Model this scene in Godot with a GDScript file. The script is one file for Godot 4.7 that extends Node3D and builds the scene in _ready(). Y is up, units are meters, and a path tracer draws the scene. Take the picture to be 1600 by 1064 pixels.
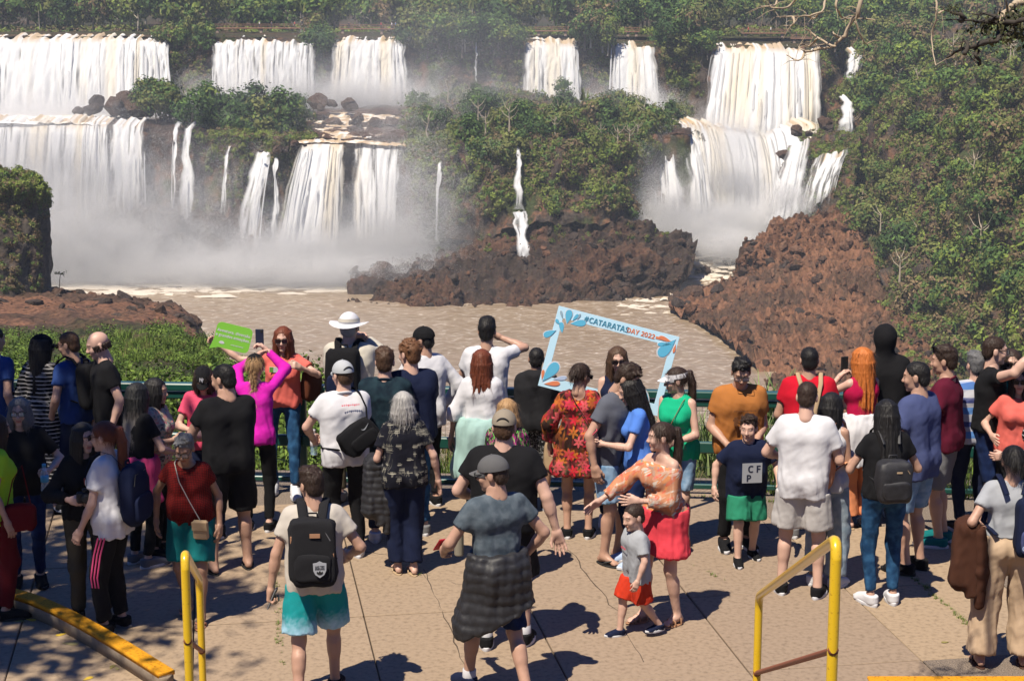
extends Node3D
# A crowd on a lookout terrace above a wide curtain of waterfalls.
# Metres, y up; the terrace is y = 0, the camera looks along -z, the river lies 60 m below.

var used := {}
var mats := {}
var cloth_tex := {}
var heads: Array = []
var hands := {}
var hair_mesh := {}
var glasses_mesh := {}
var shoe_mesh: Array = []
var strap_mesh: Array = []
var sole_mesh: ArrayMesh
var thin_sole: ArrayMesh
var lace_mesh: ArrayMesh
var cap_mesh: ArrayMesh
var brim_mesh: ArrayMesh
var visor_brim: ArrayMesh
var band_mesh: ArrayMesh
var bucket_mesh: ArrayMesh
var hat_band: ArrayMesh
var button_mesh: Mesh
var adjuster_mesh: ArrayMesh
var badge_mesh: ArrayMesh
var badge_half: ArrayMesh
var swoosh_mesh: ArrayMesh
var skin_mat: StandardMaterial3D
var lens_mat: StandardMaterial3D
var clear_mat: StandardMaterial3D
var screen_mat: StandardMaterial3D
var cloth_dip: StandardMaterial3D
var fall_mat: StandardMaterial3D
var wrinkle_tex: NoiseTexture2D
var skin_noise: FastNoiseLite
var fold_noise: FastNoiseLite
var ground_noise: FastNoiseLite
var crowd: Array = []
var built: Array = []
var people: Array = []

func _ready() -> void:
	# ---- camera, sky, sun, exposure
	var cam := Camera3D.new()
	cam.name = "viewpoint"
	cam.position = Vector3(0, 4.8, 0)
	cam.rotation_degrees = Vector3(-11.1, 0, 0)
	cam.fov = 21.52
	cam.near = 0.1
	cam.far = 2500.0
	add_child(cam)
	cam.current = true
	var we := WorldEnvironment.new()
	we.name = "environment"
	var env := Environment.new()
	env.background_mode = Environment.BG_SKY
	var sky := Sky.new()
	var sm := ProceduralSkyMaterial.new()
	sm.sky_top_color = Color(0.2, 0.38, 0.72)
	sm.sky_horizon_color = Color(0.62, 0.72, 0.84)
	sm.ground_horizon_color = Color(0.5, 0.52, 0.5)
	sm.ground_bottom_color = Color(0.2, 0.2, 0.17)
	sm.sky_energy_multiplier = 0.75
	sm.sun_angle_max = 1.0
	sky.sky_material = sm
	env.sky = sky
	env.tonemap_mode = Environment.TONE_MAPPER_LINEAR
	env.tonemap_exposure = 1.7
	env.sdfgi_enabled = true
	env.ssao_enabled = true
	env.ssil_enabled = true
	env.fog_enabled = true
	env.fog_density = 0.0002
	env.fog_light_color = Color(0.86, 0.9, 0.95)
	env.volumetric_fog_enabled = true
	env.volumetric_fog_density = 0.0
	we.environment = env
	add_child(we)
	var sun := DirectionalLight3D.new()
	sun.name = "sun"
	sun.light_energy = 1.55
	sun.light_color = Color(1.0, 0.955, 0.88)
	sun.light_angular_distance = 0.5
	sun.shadow_enabled = true
	add_child(sun)
	sun.look_at_from_position(Vector3.ZERO, Vector3(0.32, -1.0, -0.46))
	ground_noise = noise(1.0, 4, 12)
	screen_mat = mat(lin(0.01, 0.012, 0.016), 0.08, 0.6)
	make_textures()
	make_setting()
	make_terrace()
	make_templates()
	list_crowd()
	built.resize(crowd.size())
	var job := WorkerThreadPool.add_group_task(work, crowd.size())
	WorkerThreadPool.wait_for_group_task_completion(job)
	for i in crowd.size(): people.append(place_person(crowd[i], built[i]))
	make_belongings()

# ---------------------------------------------------------------- the gorge
func make_setting() -> void:
	var r := RandomNumberGenerator.new()
	r.seed = 77
	fall_mat = vmat(0.85, 0.2)
	fall_mat.transparency = BaseMaterial3D.TRANSPARENCY_ALPHA
	fall_mat.backlight_enabled = true
	fall_mat.backlight = Color(0.5, 0.5, 0.5)
	var rock := vmat(0.9, 0.3)
	rock.uv1_triplanar = true
	rock.uv1_world_triplanar = true
	rock.uv1_scale = Vector3.ONE * 0.12
	rock.albedo_texture = noise_tex(noise(0.02, 5, 3), [[0.2, Color(0.6, 0.6, 0.6)], [0.5, Color(0.9, 0.88, 0.86)], [0.8, Color(1, 1, 1)]], 512, 512)
	rock.normal_enabled = true
	rock.normal_texture = noise_tex(noise(0.03, 5, 5, FastNoiseLite.TYPE_CELLULAR), [], 512, 512, true, 10.0)
	rock.normal_scale = 1.2
	var leafy := vmat(0.75, 0.3)
	leafy.backlight_enabled = true
	leafy.backlight = Color(0.35, 0.4, 0.15)
	var bark := mat(lin(0.16, 0.13, 0.1), 0.9)
	var snagm := mat(lin(0.34, 0.29, 0.22), 0.9)
	var palebark := mat(lin(0.3, 0.27, 0.22), 0.9)

	# river
	var water := StandardMaterial3D.new()
	var wn := noise(0.014, 5, 8, FastNoiseLite.TYPE_SIMPLEX_SMOOTH, FastNoiseLite.FRACTAL_RIDGED)
	wn.domain_warp_enabled = true
	wn.domain_warp_amplitude = 25.0
	wn.domain_warp_frequency = 0.02
	water.albedo_texture = noise_tex(wn, [[0.0, lin(0.185, 0.132, 0.082)], [0.5, lin(0.215, 0.157, 0.1)], [0.72, lin(0.25, 0.19, 0.13)], [0.82, lin(0.33, 0.27, 0.2)], [0.9, lin(0.5, 0.45, 0.4)], [1.0, lin(0.62, 0.6, 0.58)]], 1024, 1024)
	water.uv1_triplanar = true
	water.uv1_world_triplanar = true
	water.uv1_scale = Vector3(0.013, 0.013, 0.03)
	water.vertex_color_use_as_albedo = true
	water.roughness = 0.36
	water.normal_enabled = true
	water.normal_texture = noise_tex(noise(0.03, 4, 18), [], 512, 512, true, 6.0)
	water.normal_scale = 0.4
	var wv := PackedVector3Array()
	var wi := PackedInt32Array()
	var wc := PackedColorArray()
	var nx := 150
	var nz := 150
	for j in nz + 1:
		for i in nx + 1:
			var p := Vector3(lerpf(-190, 190, i / float(nx)), -60.0, lerpf(-150, -450, j / float(nz)))
			p.y += 0.5 * ground_noise.get_noise_2d(p.x * 0.06, p.z * 0.12) + 0.25 * ground_noise.get_noise_2d(p.x * 0.25, p.z * 0.4)
			wv.append(p)
			wc.append(Color(1, 1, 1))
	for j in nz:
		for i in nx:
			var a := j * (nx + 1) + i
			wi.append_array(PackedInt32Array([a, a + nx + 1, a + 1, a + 1, a + nx + 1, a + nx + 2]))
	structure("river", from_arrays(wv, wi, wc), water)
	# churned white water where the falls land: foam heaps of their own
	var foam := vmat(0.8, 0.3)
	var heap := boulder_foam(3)
	var spots: Array = []
	for k in 900:
		var px := r.randf()
		var a: Vector3 = [Vector3(-109.1, -60.2, -408.0), Vector3(-54.7, -59.8, -409.0), Vector3(-29.3, -59.9, -406.0)][k % 3].lerp([Vector3(-54.7, -59.8, -409.0), Vector3(-35.1, -60.0, -405.0), Vector3(-97.9, -60.3, -392.0)][k % 3], px)
		a += Vector3(r.randfn() * 3, 0, absf(r.randfn()) * 7.0)
		a.y = -60.1
		spots.append(Transform3D(Basis.from_scale(Vector3(r.randf_range(2, 6), r.randf_range(0.3, 0.9), r.randf_range(1, 2.6))), a))
	for k in 700:
		var t := r.randf()
		var a: Vector3 = (Vector3(47.5, -53.8, -426.0) as Vector3).lerp(Vector3(48.5, -60.8, -400.0), t) + Vector3(r.randfn() * lerpf(7.0, 5.0, t), 0, r.randfn() * 3.0)
		a.y = lerpf(-52.5, -60.1, smoothstep(0.0, 1.0, t)) - 0.2
		spots.append(Transform3D(Basis.from_scale(Vector3(r.randf_range(1, 3.4), r.randf_range(0.4, 1.2), r.randf_range(1, 3))), a))
	for k in 260:
		var a: Vector3 = (Vector3(35.2, -60.0, -374.0) as Vector3).lerp(Vector3(21.7, -60.0, -374.0), r.randf()) + Vector3(r.randfn() * 2, 0, r.randfn() * 5.0)
		a.y = -60.25
		spots.append(Transform3D(Basis.from_scale(Vector3(r.randf_range(1, 3), r.randf_range(0.3, 0.6), r.randf_range(0.4, 1.0))), a))
	scatter("foam", "cream foam heaped where the falls meet the river", heap, foam, spots)

	# plateau and the upper wall
	var up_rows: Array = [
		[Vector3(-788.7, 3.1, -1500.0), Vector3(-420.6, 3.1, -1500.0), Vector3(0.0, 3.1, -1500.0), Vector3(420.6, 3.1, -1500.0), Vector3(788.7, 3.1, -1500.0)],
		[Vector3(-283.6, -7.5, -620.0), Vector3(-174.5, -7.0, -620.0), Vector3(0.0, -7.5, -620.0), Vector3(174.5, -7.9, -620.0), Vector3(283.6, -7.9, -620.0)],
		[Vector3(-205.3, -7.9, -530.0), Vector3(-130.6, -7.5, -530.0), Vector3(-37.5, -7.9, -532.0), Vector3(66.0, -9.5, -535.0), Vector3(188.5, -9.5, -535.0)],
		[Vector3(-187.9, -8.4, -508.0), Vector3(-125.3, -8.3, -508.0), Vector3(-35.9, -9.0, -510.0), Vector3(63.2, -11.0, -512.0), Vector3(162.5, -11.0, -512.0)]]
	structure("plateau", patch(up_rows, 90, 40, 0.6, noise(0.15, 3, 6), soil_color).mesh, rock)
	var wall_rows: Array = [
		[Vector3(-187.9, -8.4, -508.0), Vector3(-125.3, -8.3, -508.0), Vector3(-89.7, -8.8, -509.0), Vector3(-35.9, -9.0, -510.0), Vector3(18.0, -9.9, -511.0), Vector3(63.2, -11.0, -512.0), Vector3(101.3, -11.6, -513.0), Vector3(162.8, -11.1, -513.0)],
		[Vector3(-187.8, -12.3, -507.0), Vector3(-125.2, -12.3, -507.0), Vector3(-89.5, -13.2, -507.0), Vector3(-35.9, -13.2, -508.0), Vector3(18.0, -14.1, -509.0), Vector3(62.9, -15.5, -509.0), Vector3(100.9, -15.9, -510.0), Vector3(162.1, -15.9, -510.0)],
		[Vector3(-187.3, -21.0, -504.0), Vector3(-124.9, -21.0, -504.0), Vector3(-89.3, -19.3, -505.0), Vector3(-35.8, -18.4, -506.0), Vector3(17.9, -19.4, -507.0), Vector3(62.7, -22.9, -506.0), Vector3(100.4, -24.7, -506.0), Vector3(161.4, -24.7, -506.0)],
		[Vector3(-186.3, -32.2, -499.0), Vector3(-124.2, -32.2, -499.0), Vector3(-88.8, -28.7, -500.0), Vector3(-35.6, -26.2, -502.0), Vector3(17.9, -27.7, -503.0), Vector3(62.2, -33.1, -500.0), Vector3(99.3, -35.6, -498.0), Vector3(159.6, -35.6, -498.0)]]
	var wall := patch(wall_rows, 260, 50, 4.0, noise(0.09, 4, 2), cliff_color, Vector3(1.2, 0.6, 1.2))
	structure("cliff", wall.mesh, rock)
	# the step between the two tiers
	var step_rows: Array = [
		[Vector3(-187.3, -31.5, -502.0), Vector3(-142.7, -31.5, -502.0), Vector3(-98.1, -30.1, -502.0), Vector3(-62.6, -27.7, -504.0), Vector3(-26.9, -26.4, -505.0), Vector3(9.0, -27.4, -505.0), Vector3(50.0, -31.5, -502.0)],
		[Vector3(-175.4, -29.5, -470.0), Vector3(-133.7, -29.5, -470.0), Vector3(-91.1, -28.2, -466.0), Vector3(-58.4, -27.9, -470.0), Vector3(-25.3, -27.8, -474.0), Vector3(8.3, -27.5, -470.0), Vector3(46.8, -30.2, -470.0)],
		[Vector3(-164.2, -27.5, -440.0), Vector3(-125.1, -27.5, -440.0), Vector3(-85.3, -28.3, -436.0), Vector3(-54.3, -29.4, -436.0), Vector3(-23.4, -30.0, -438.0), Vector3(7.8, -29.0, -436.0), Vector3(43.8, -29.4, -440.0)],
		[Vector3(-159.4, -27.0, -427.0), Vector3(-121.5, -27.0, -427.0), Vector3(-83.6, -29.1, -427.0), Vector3(-53.3, -30.1, -428.0), Vector3(-22.9, -31.0, -428.0), Vector3(7.6, -29.9, -426.0), Vector3(42.9, -29.6, -430.0)]]
	var step := patch(step_rows, 200, 60, 1.2, noise(0.12, 4, 4), rock_color)
	structure("terrace_rock", step.mesh, rock)
	var low_rows: Array = [
		[Vector3(-159.4, -27.0, -427.0), Vector3(-121.5, -27.0, -427.0), Vector3(-83.6, -29.1, -427.0), Vector3(-53.3, -30.1, -428.0), Vector3(-22.9, -31.0, -428.0), Vector3(7.6, -29.9, -426.0), Vector3(42.9, -29.6, -430.0)],
		[Vector3(-159.2, -33.5, -425.0), Vector3(-121.3, -33.5, -425.0), Vector3(-83.4, -34.2, -425.0), Vector3(-53.2, -35.1, -426.0), Vector3(-22.8, -35.1, -426.0), Vector3(7.5, -34.7, -422.0), Vector3(42.8, -35.3, -428.0)],
		[Vector3(-158.5, -45.2, -421.0), Vector3(-120.8, -45.2, -421.0), Vector3(-82.9, -46.6, -420.0), Vector3(-53.0, -46.8, -422.0), Vector3(-22.5, -46.3, -418.0), Vector3(7.4, -44.1, -412.0), Vector3(42.6, -45.5, -424.0)],
		[Vector3(-156.7, -54.8, -414.0), Vector3(-119.4, -54.8, -414.0), Vector3(-81.6, -53.8, -412.0), Vector3(-52.5, -55.1, -416.0), Vector3(-22.2, -54.3, -410.0), Vector3(7.2, -51.6, -402.0), Vector3(42.3, -52.6, -420.0)],
		[Vector3(-152.7, -61.2, -402.0), Vector3(-116.3, -61.2, -402.0), Vector3(-80.0, -60.4, -402.0), Vector3(-51.3, -60.9, -405.0), Vector3(-21.6, -59.8, -398.0), Vector3(7.1, -59.3, -395.0), Vector3(40.9, -60.8, -404.0)]]
	structure("cliff", patch(low_rows, 240, 90, 3.6, noise(0.09, 4, 14), cliff_color, Vector3(1.2, 0.55, 1.2)).mesh, rock)
	# forested spur between the tiers
	var spur_rows: Array = [
		[Vector3(-31.9, -27.8, -500.0), Vector3(-7.1, -24.3, -500.0), Vector3(14.2, -26.1, -500.0), Vector3(35.4, -29.8, -498.0), Vector3(48.4, -31.9, -495.0)],
		[Vector3(-27.8, -29.3, -460.0), Vector3(-9.7, -26.5, -455.0), Vector3(9.6, -25.4, -450.0), Vector3(28.9, -29.5, -452.0), Vector3(40.0, -30.6, -450.0)],
		[Vector3(-24.2, -31.7, -425.0), Vector3(-8.9, -30.2, -418.0), Vector3(8.8, -30.1, -412.0), Vector3(25.1, -30.8, -415.0), Vector3(33.2, -31.1, -424.0)],
		[Vector3(-22.5, -41.8, -418.0), Vector3(-8.8, -39.5, -410.0), Vector3(8.7, -38.8, -404.0), Vector3(23.4, -39.2, -408.0), Vector3(31.9, -40.5, -420.0)],
		[Vector3(-22.2, -54.3, -410.0), Vector3(-8.7, -50.2, -402.0), Vector3(7.1, -46.6, -397.0), Vector3(23.0, -46.7, -400.0), Vector3(31.2, -48.8, -414.0)]]
	var spur := patch(spur_rows, 130, 90, 4.5, noise(0.08, 4, 24), cliff_color, Vector3(1.2, 0.7, 1.2))
	structure("headland", spur.mesh, rock)
	# rubble at its foot
	var apron_rows: Array = [
		[Vector3(-33.4, -59.3, -402.0), Vector3(-21.8, -56.3, -402.0), Vector3(-10.2, -53.7, -404.0), Vector3(7.2, -47.9, -402.0), Vector3(26.1, -47.5, -404.0), Vector3(41.5, -52.7, -404.0)],
		[Vector3(-34.9, -59.2, -396.0), Vector3(-22.8, -57.4, -394.0), Vector3(-10.0, -55.1, -394.0), Vector3(7.1, -51.7, -394.0), Vector3(25.6, -51.7, -394.0), Vector3(40.5, -54.5, -394.0)],
		[Vector3(-35.6, -58.7, -391.0), Vector3(-22.4, -57.4, -387.0), Vector3(-9.8, -55.7, -386.0), Vector3(7.0, -54.3, -386.0), Vector3(25.0, -53.7, -385.0), Vector3(39.1, -55.9, -387.0)],
		[Vector3(-35.5, -60.1, -384.0), Vector3(-21.6, -60.1, -373.0), Vector3(-9.4, -59.9, -372.0), Vector3(6.7, -59.9, -372.0), Vector3(19.1, -59.4, -377.0), Vector3(36.4, -59.2, -384.0)],
		[Vector3(-34.3, -63.4, -370.0), Vector3(-21.4, -63.0, -368.0), Vector3(-9.4, -63.0, -368.0), Vector3(6.7, -63.0, -368.0), Vector3(18.8, -63.4, -370.0), Vector3(35.4, -64.3, -375.0)]]
	var apron := patch(apron_rows, 170, 90, 3.6, noise(0.13, 5, 34, FastNoiseLite.TYPE_SIMPLEX_SMOOTH, FastNoiseLite.FRACTAL_RIDGED), rock_color)
	var apron_node := structure("rock_slope", apron.mesh, rock)
	var knoll_rows: Array = [
		[Vector3(-96.8, -41.6, -416.0), Vector3(-85.0, -43.8, -416.0), Vector3(-74.6, -46.1, -416.0), Vector3(-62.8, -49.1, -416.0)],
		[Vector3(-97.2, -46.8, -410.0), Vector3(-83.5, -47.3, -408.0), Vector3(-73.4, -50.3, -408.0), Vector3(-59.1, -53.5, -410.0)],
		[Vector3(-101.5, -55.5, -408.0), Vector3(-84.1, -53.8, -402.0), Vector3(-71.0, -54.6, -402.0), Vector3(-58.7, -56.8, -407.0)],
		[Vector3(-101.8, -60.4, -402.0), Vector3(-83.9, -60.1, -400.0), Vector3(-70.9, -60.1, -400.0), Vector3(-58.1, -60.4, -402.0)]]
	structure("rock_slope", patch(knoll_rows, 70, 50, 3.5, noise(0.12, 4, 44), rock_color).mesh, rock)
	# right bank: forest slope and the fan of broken rock below it
	var slope_rows: Array = [
		[Vector3(100.7, -5.9, -540.0), Vector3(112.9, -5.8, -535.0), Vector3(128.0, -4.6, -520.0), Vector3(144.1, -3.0, -500.0), Vector3(165.1, -1.3, -470.0)],
		[Vector3(94.4, -13.8, -500.0), Vector3(99.7, -15.1, -470.0), Vector3(108.7, -10.8, -440.0), Vector3(114.1, -5.8, -395.0), Vector3(123.1, -2.1, -350.0)],
		[Vector3(87.2, -29.2, -470.0), Vector3(91.7, -26.3, -430.0), Vector3(96.9, -20.6, -390.0), Vector3(98.8, -15.0, -340.0), Vector3(106.2, -10.6, -300.0)],
		[Vector3(79.9, -47.0, -430.0), Vector3(84.3, -41.0, -392.0), Vector3(87.2, -34.0, -348.0), Vector3(88.0, -26.5, -300.0), Vector3(92.9, -21.4, -260.0)],
		[Vector3(78.2, -49.7, -388.0), Vector3(81.0, -50.4, -356.0), Vector3(83.3, -45.6, -325.0), Vector3(81.4, -37.3, -275.0), Vector3(82.9, -29.2, -230.0)],
		[Vector3(71.3, -59.5, -320.0), Vector3(74.1, -57.5, -308.0), Vector3(75.8, -52.8, -285.0), Vector3(71.7, -43.4, -240.0), Vector3(72.8, -34.3, -200.0)],
		[Vector3(59.2, -63.2, -255.0), Vector3(62.7, -61.9, -250.0), Vector3(64.1, -57.9, -235.0), Vector3(63.5, -51.2, -210.0), Vector3(62.6, -39.3, -170.0)]]
	var slope := patch(slope_rows, 140, 160, 5.5, noise(0.07, 4, 54), cliff_color)
	structure("hillside", slope.mesh, rock)
	var scree_rows: Array = [
		[Vector3(55.7, -50.5, -402.0), Vector3(63.1, -46.8, -404.0), Vector3(72.6, -46.4, -404.0), Vector3(85.8, -48.1, -408.0), Vector3(96.3, -50.1, -412.0)],
		[Vector3(50.6, -55.4, -398.0), Vector3(59.9, -52.0, -396.0), Vector3(70.8, -51.1, -393.0), Vector3(83.9, -51.8, -388.0), Vector3(93.3, -53.1, -392.0)],
		[Vector3(49.7, -60.2, -395.0), Vector3(57.9, -56.7, -386.0), Vector3(67.9, -55.1, -376.0), Vector3(79.4, -54.8, -363.0), Vector3(88.7, -55.9, -366.0)],
		[Vector3(32.5, -60.3, -364.0), Vector3(49.6, -59.6, -360.0), Vector3(62.5, -57.8, -348.0), Vector3(74.8, -57.0, -335.0), Vector3(82.8, -57.6, -335.0)],
		[Vector3(37.5, -60.0, -338.0), Vector3(47.1, -59.3, -328.0), Vector3(59.8, -58.4, -322.0), Vector3(72.0, -57.7, -314.0), Vector3(78.9, -58.3, -314.0)],
		[Vector3(42.7, -59.9, -292.0), Vector3(49.1, -59.9, -292.0), Vector3(58.3, -59.4, -290.0), Vector3(67.4, -59.0, -288.0), Vector3(73.7, -59.0, -288.0)],
		[Vector3(39.3, -59.5, -248.0), Vector3(44.8, -59.5, -248.0), Vector3(52.5, -59.0, -246.0), Vector3(58.4, -58.5, -244.0), Vector3(62.9, -58.5, -244.0)]]
	var scree := patch(scree_rows, 140, 150, 3.6, noise(0.16, 5, 64, FastNoiseLite.TYPE_SIMPLEX_SMOOTH, FastNoiseLite.FRACTAL_RIDGED), scree_color)
	var scree_node := structure("rock_slope", scree.mesh, rock)
	# the right gorge: ledges behind the great cascade
	var gorge_rows: Array = [
		[Vector3(33.4, -30.9, -470.0), Vector3(43.5, -30.2, -470.0), Vector3(52.2, -30.6, -490.0), Vector3(68.9, -30.8, -497.0), Vector3(83.6, -31.0, -490.0), Vector3(90.1, -29.8, -465.0)],
		[Vector3(31.0, -30.1, -436.0), Vector3(38.6, -30.0, -434.0), Vector3(51.9, -33.4, -470.0), Vector3(66.7, -35.0, -480.0), Vector3(75.7, -33.0, -452.0), Vector3(83.5, -31.2, -430.0)],
		[Vector3(30.8, -35.6, -432.0), Vector3(38.3, -35.4, -429.0), Vector3(50.7, -38.1, -458.0), Vector3(64.9, -38.8, -466.0), Vector3(71.7, -35.6, -432.0), Vector3(81.7, -34.9, -424.0)],
		[Vector3(30.7, -44.5, -428.0), Vector3(38.0, -44.0, -424.0), Vector3(49.5, -46.5, -446.0), Vector3(62.9, -47.0, -450.0), Vector3(68.4, -42.0, -420.0), Vector3(79.3, -41.4, -414.0)],
		[Vector3(30.3, -54.9, -420.0), Vector3(37.5, -55.1, -416.0), Vector3(49.1, -57.0, -440.0), Vector3(61.5, -56.1, -438.0), Vector3(65.6, -51.0, -410.0), Vector3(78.4, -47.3, -408.0)]]
	var gorge := patch(gorge_rows, 90, 60, 2.5, noise(0.1, 4, 74), cliff_color)
	structure("cliff", gorge.mesh, rock)
	# rapids that run out of the gorge
	var rapid_rows: Array = [
		[Vector3(38.5, -53.1, -428.0), Vector3(49.3, -52.5, -428.0), Vector3(61.0, -52.0, -424.0)],
		[Vector3(42.4, -56.8, -412.0), Vector3(48.3, -56.0, -412.0), Vector3(54.2, -56.0, -412.0)],
		[Vector3(40.0, -60.4, -402.0), Vector3(45.1, -60.4, -402.0), Vector3(53.1, -60.4, -402.0)],
		[Vector3(31.1, -59.8, -373.0), Vector3(38.5, -59.8, -373.0), Vector3(46.0, -59.8, -373.0)]]
	structure("rapids", patch(rapid_rows, 60, 60, 0.8, noise(0.3, 4, 84), func(p: Vector3) -> Color: return Color(0.55, 0.44, 0.31).lerp(Color(0.8, 0.78, 0.74), smoothstep(-0.15, 0.3, ground_noise.get_noise_3dv(p * 0.35)))).mesh, fall_mat)
	# near left: basalt bluff and the bank below it
	var bluff_rows: Array = [
		[Vector3(-89.8, -20.9, -262.0), Vector3(-80.5, -20.9, -262.0), Vector3(-74.0, -21.4, -262.0), Vector3(-70.1, -22.5, -262.0), Vector3(-69.4, -24.6, -264.0), Vector3(-72.3, -25.9, -275.0)],
		[Vector3(-77.5, -17.8, -226.0), Vector3(-68.9, -17.9, -224.0), Vector3(-63.3, -18.3, -224.0), Vector3(-60.5, -19.1, -226.0), Vector3(-60.8, -21.2, -232.0), Vector3(-68.7, -24.6, -262.0)],
		[Vector3(-76.4, -21.6, -222.0), Vector3(-67.9, -21.3, -220.0), Vector3(-62.6, -21.4, -221.0), Vector3(-59.8, -22.0, -224.0), Vector3(-60.4, -23.5, -231.0), Vector3(-68.6, -27.2, -262.0)],
		[Vector3(-74.8, -27.1, -216.0), Vector3(-66.7, -27.0, -215.0), Vector3(-61.8, -27.2, -217.0), Vector3(-59.1, -27.8, -221.0), Vector3(-60.3, -29.2, -230.0), Vector3(-68.8, -33.9, -262.0)],
		[Vector3(-73.2, -33.9, -210.0), Vector3(-65.6, -33.9, -210.0), Vector3(-60.8, -34.3, -212.0), Vector3(-58.5, -35.2, -217.0), Vector3(-60.1, -37.2, -228.0), Vector3(-69.1, -43.5, -262.0)]]
	var bluff := patch(bluff_rows, 70, 70, 1.5, noise(0.2, 4, 94), func(p: Vector3) -> Color: return Color(0.055, 0.048, 0.042).lerp(Color(0.11, 0.08, 0.06), smoothstep(-0.1, 0.4, ground_noise.get_noise_3dv(p * Vector3(0.8, 0.1, 0.8)))), Vector3(1.6, 0.35, 1.6))
	structure("bluff", bluff.mesh, rock)
	var bank_rows: Array = [
		[Vector3(-105.4, -53.2, -262.0), Vector3(-76.6, -53.2, -262.0), Vector3(-62.2, -51.4, -258.0), Vector3(-50.2, -49.6, -250.0), Vector3(-41.3, -48.4, -240.0), Vector3(-33.2, -48.7, -226.0), Vector3(-24.3, -48.6, -200.0)],
		[Vector3(-95.5, -34.9, -240.0), Vector3(-68.9, -34.7, -238.0), Vector3(-58.1, -35.8, -236.0), Vector3(-49.2, -35.9, -232.0), Vector3(-42.5, -35.9, -226.0), Vector3(-36.9, -37.4, -212.0), Vector3(-31.7, -38.7, -190.0)],
		[Vector3(-75.8, -29.5, -190.0), Vector3(-55.2, -29.4, -190.0), Vector3(-46.4, -29.2, -188.0), Vector3(-39.1, -28.8, -184.0), Vector3(-32.6, -28.9, -176.0), Vector3(-28.0, -30.2, -165.0), Vector3(-23.7, -31.2, -150.0)],
		[Vector3(-52.0, -20.6, -130.0), Vector3(-37.8, -20.6, -130.0), Vector3(-31.7, -20.1, -128.0), Vector3(-25.1, -18.4, -120.0), Vector3(-19.8, -18.3, -112.0), Vector3(-15.75, -18.10, -100.00), Vector3(-12.59, -18.19, -90.00)],
		[Vector3(-28.14, -10.45, -70.00), Vector3(-20.46, -10.45, -70.00), Vector3(-15.68, -9.52, -66.00), Vector3(-12.01, -8.66, -62.00), Vector3(-8.92, -8.38, -58.00), Vector3(-6.30, -7.70, -52.00), Vector3(-4.58, -7.48, -46.00)],
		[Vector3(-12.96, -3.50, -32.00), Vector3(-9.43, -3.50, -32.00), Vector3(-7.65, -3.37, -32.00), Vector3(-5.89, -3.37, -32.00), Vector3(-4.48, -3.37, -32.00), Vector3(-3.09, -3.03, -30.00), Vector3(-1.92, -2.54, -26.00)],
		[Vector3(-7.16, -0.22, -17.60), Vector3(-5.21, -0.22, -17.60), Vector3(-4.23, -0.22, -17.60), Vector3(-3.26, -0.22, -17.60), Vector3(-2.48, -0.23, -17.60), Vector3(-1.82, -0.25, -17.60), Vector3(-1.04, -0.27, -17.60)]]
	var bank := patch(bank_rows, 110, 150, 1.2, noise(0.12, 4, 104), func(p: Vector3) -> Color: return soil_color(p) if p.z > -150.0 + 20.0 * ground_noise.get_noise_2d(p.x * 0.05, 3.0) else scree_color(p))
	var bank_node := structure("riverbank", bank.mesh, rock)
	var near_rows: Array = [
		[Vector3(2.12, -1.42, -24.00), Vector3(3.50, -1.59, -25.00), Vector3(5.06, -1.59, -25.00), Vector3(6.99, -1.59, -25.00), Vector3(9.56, -1.74, -26.00)],
		[Vector3(1.78, -0.84, -21.00), Vector3(3.01, -0.94, -21.50), Vector3(4.36, -0.94, -21.50), Vector3(6.02, -0.90, -21.50), Vector3(7.92, -0.86, -21.50)],
		[Vector3(-0.63, -0.12, -17.00), Vector3(2.36, -0.08, -16.80), Vector3(3.40, -0.07, -16.70), Vector3(4.67, -0.05, -16.60), Vector3(6.12, -0.05, -16.50)]]
	var near := patch(near_rows, 60, 40, 0.35, noise(0.8, 4, 114), soil_color)
	structure("riverbank", near.mesh, rock)

	# ---- falling water
	waterfall("broad white curtain of the upper falls at far left", [Vector3(-163.7, -8.7, -505.0), Vector3(-145.9, -8.7, -505.0), Vector3(-124.5, -8.4, -505.0), Vector3(-106.7, -8.7, -505.0), Vector3(-95.8, -9.8, -505.0)], [Vector3(-163.4, -32.7, -494.0), Vector3(-144.1, -32.3, -494.0), Vector3(-123.0, -32.0, -494.0), Vector3(-105.4, -30.9, -494.0), Vector3(-93.3, -22.4, -497.0)], 420, 1.5, {"cream": 0.45, "out": 3.0, "thin": -0.5})
	waterfall("misty lower curtain below the broad falls at far left", [Vector3(-139.6, -26.1, -427.0), Vector3(-121.4, -26.1, -427.0), Vector3(-103.0, -26.0, -426.0), Vector3(-95.4, -26.3, -426.0)], [Vector3(-137.0, -58.4, -408.0), Vector3(-117.9, -58.4, -408.0), Vector3(-100.5, -55.8, -410.0), Vector3(-92.4, -45.8, -414.0)], 260, 1.3, {"cream": 0.5, "out": 4.0, "thin": -0.28})
	waterfall("streaky lower fall beside the bushy rock island", [Vector3(-95.4, -26.3, -426.0), Vector3(-86.9, -26.9, -426.0)], [Vector3(-94.3, -45.8, -414.0), Vector3(-85.0, -44.9, -416.0)], 60, 0.8, {"out": 2.5, "thin": -0.1, "cream": 0.1})
	waterfall("thin ribbon of water left of the forested ledge", [Vector3(-80.0, -27.1, -425.0), Vector3(-79.0, -27.1, -425.0)], [Vector3(-79.6, -46.2, -417.0), Vector3(-78.7, -46.2, -417.0)], 20, 0.38, {"fan": 0.25, "out": 1.4, "cream": 0.0})
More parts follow.
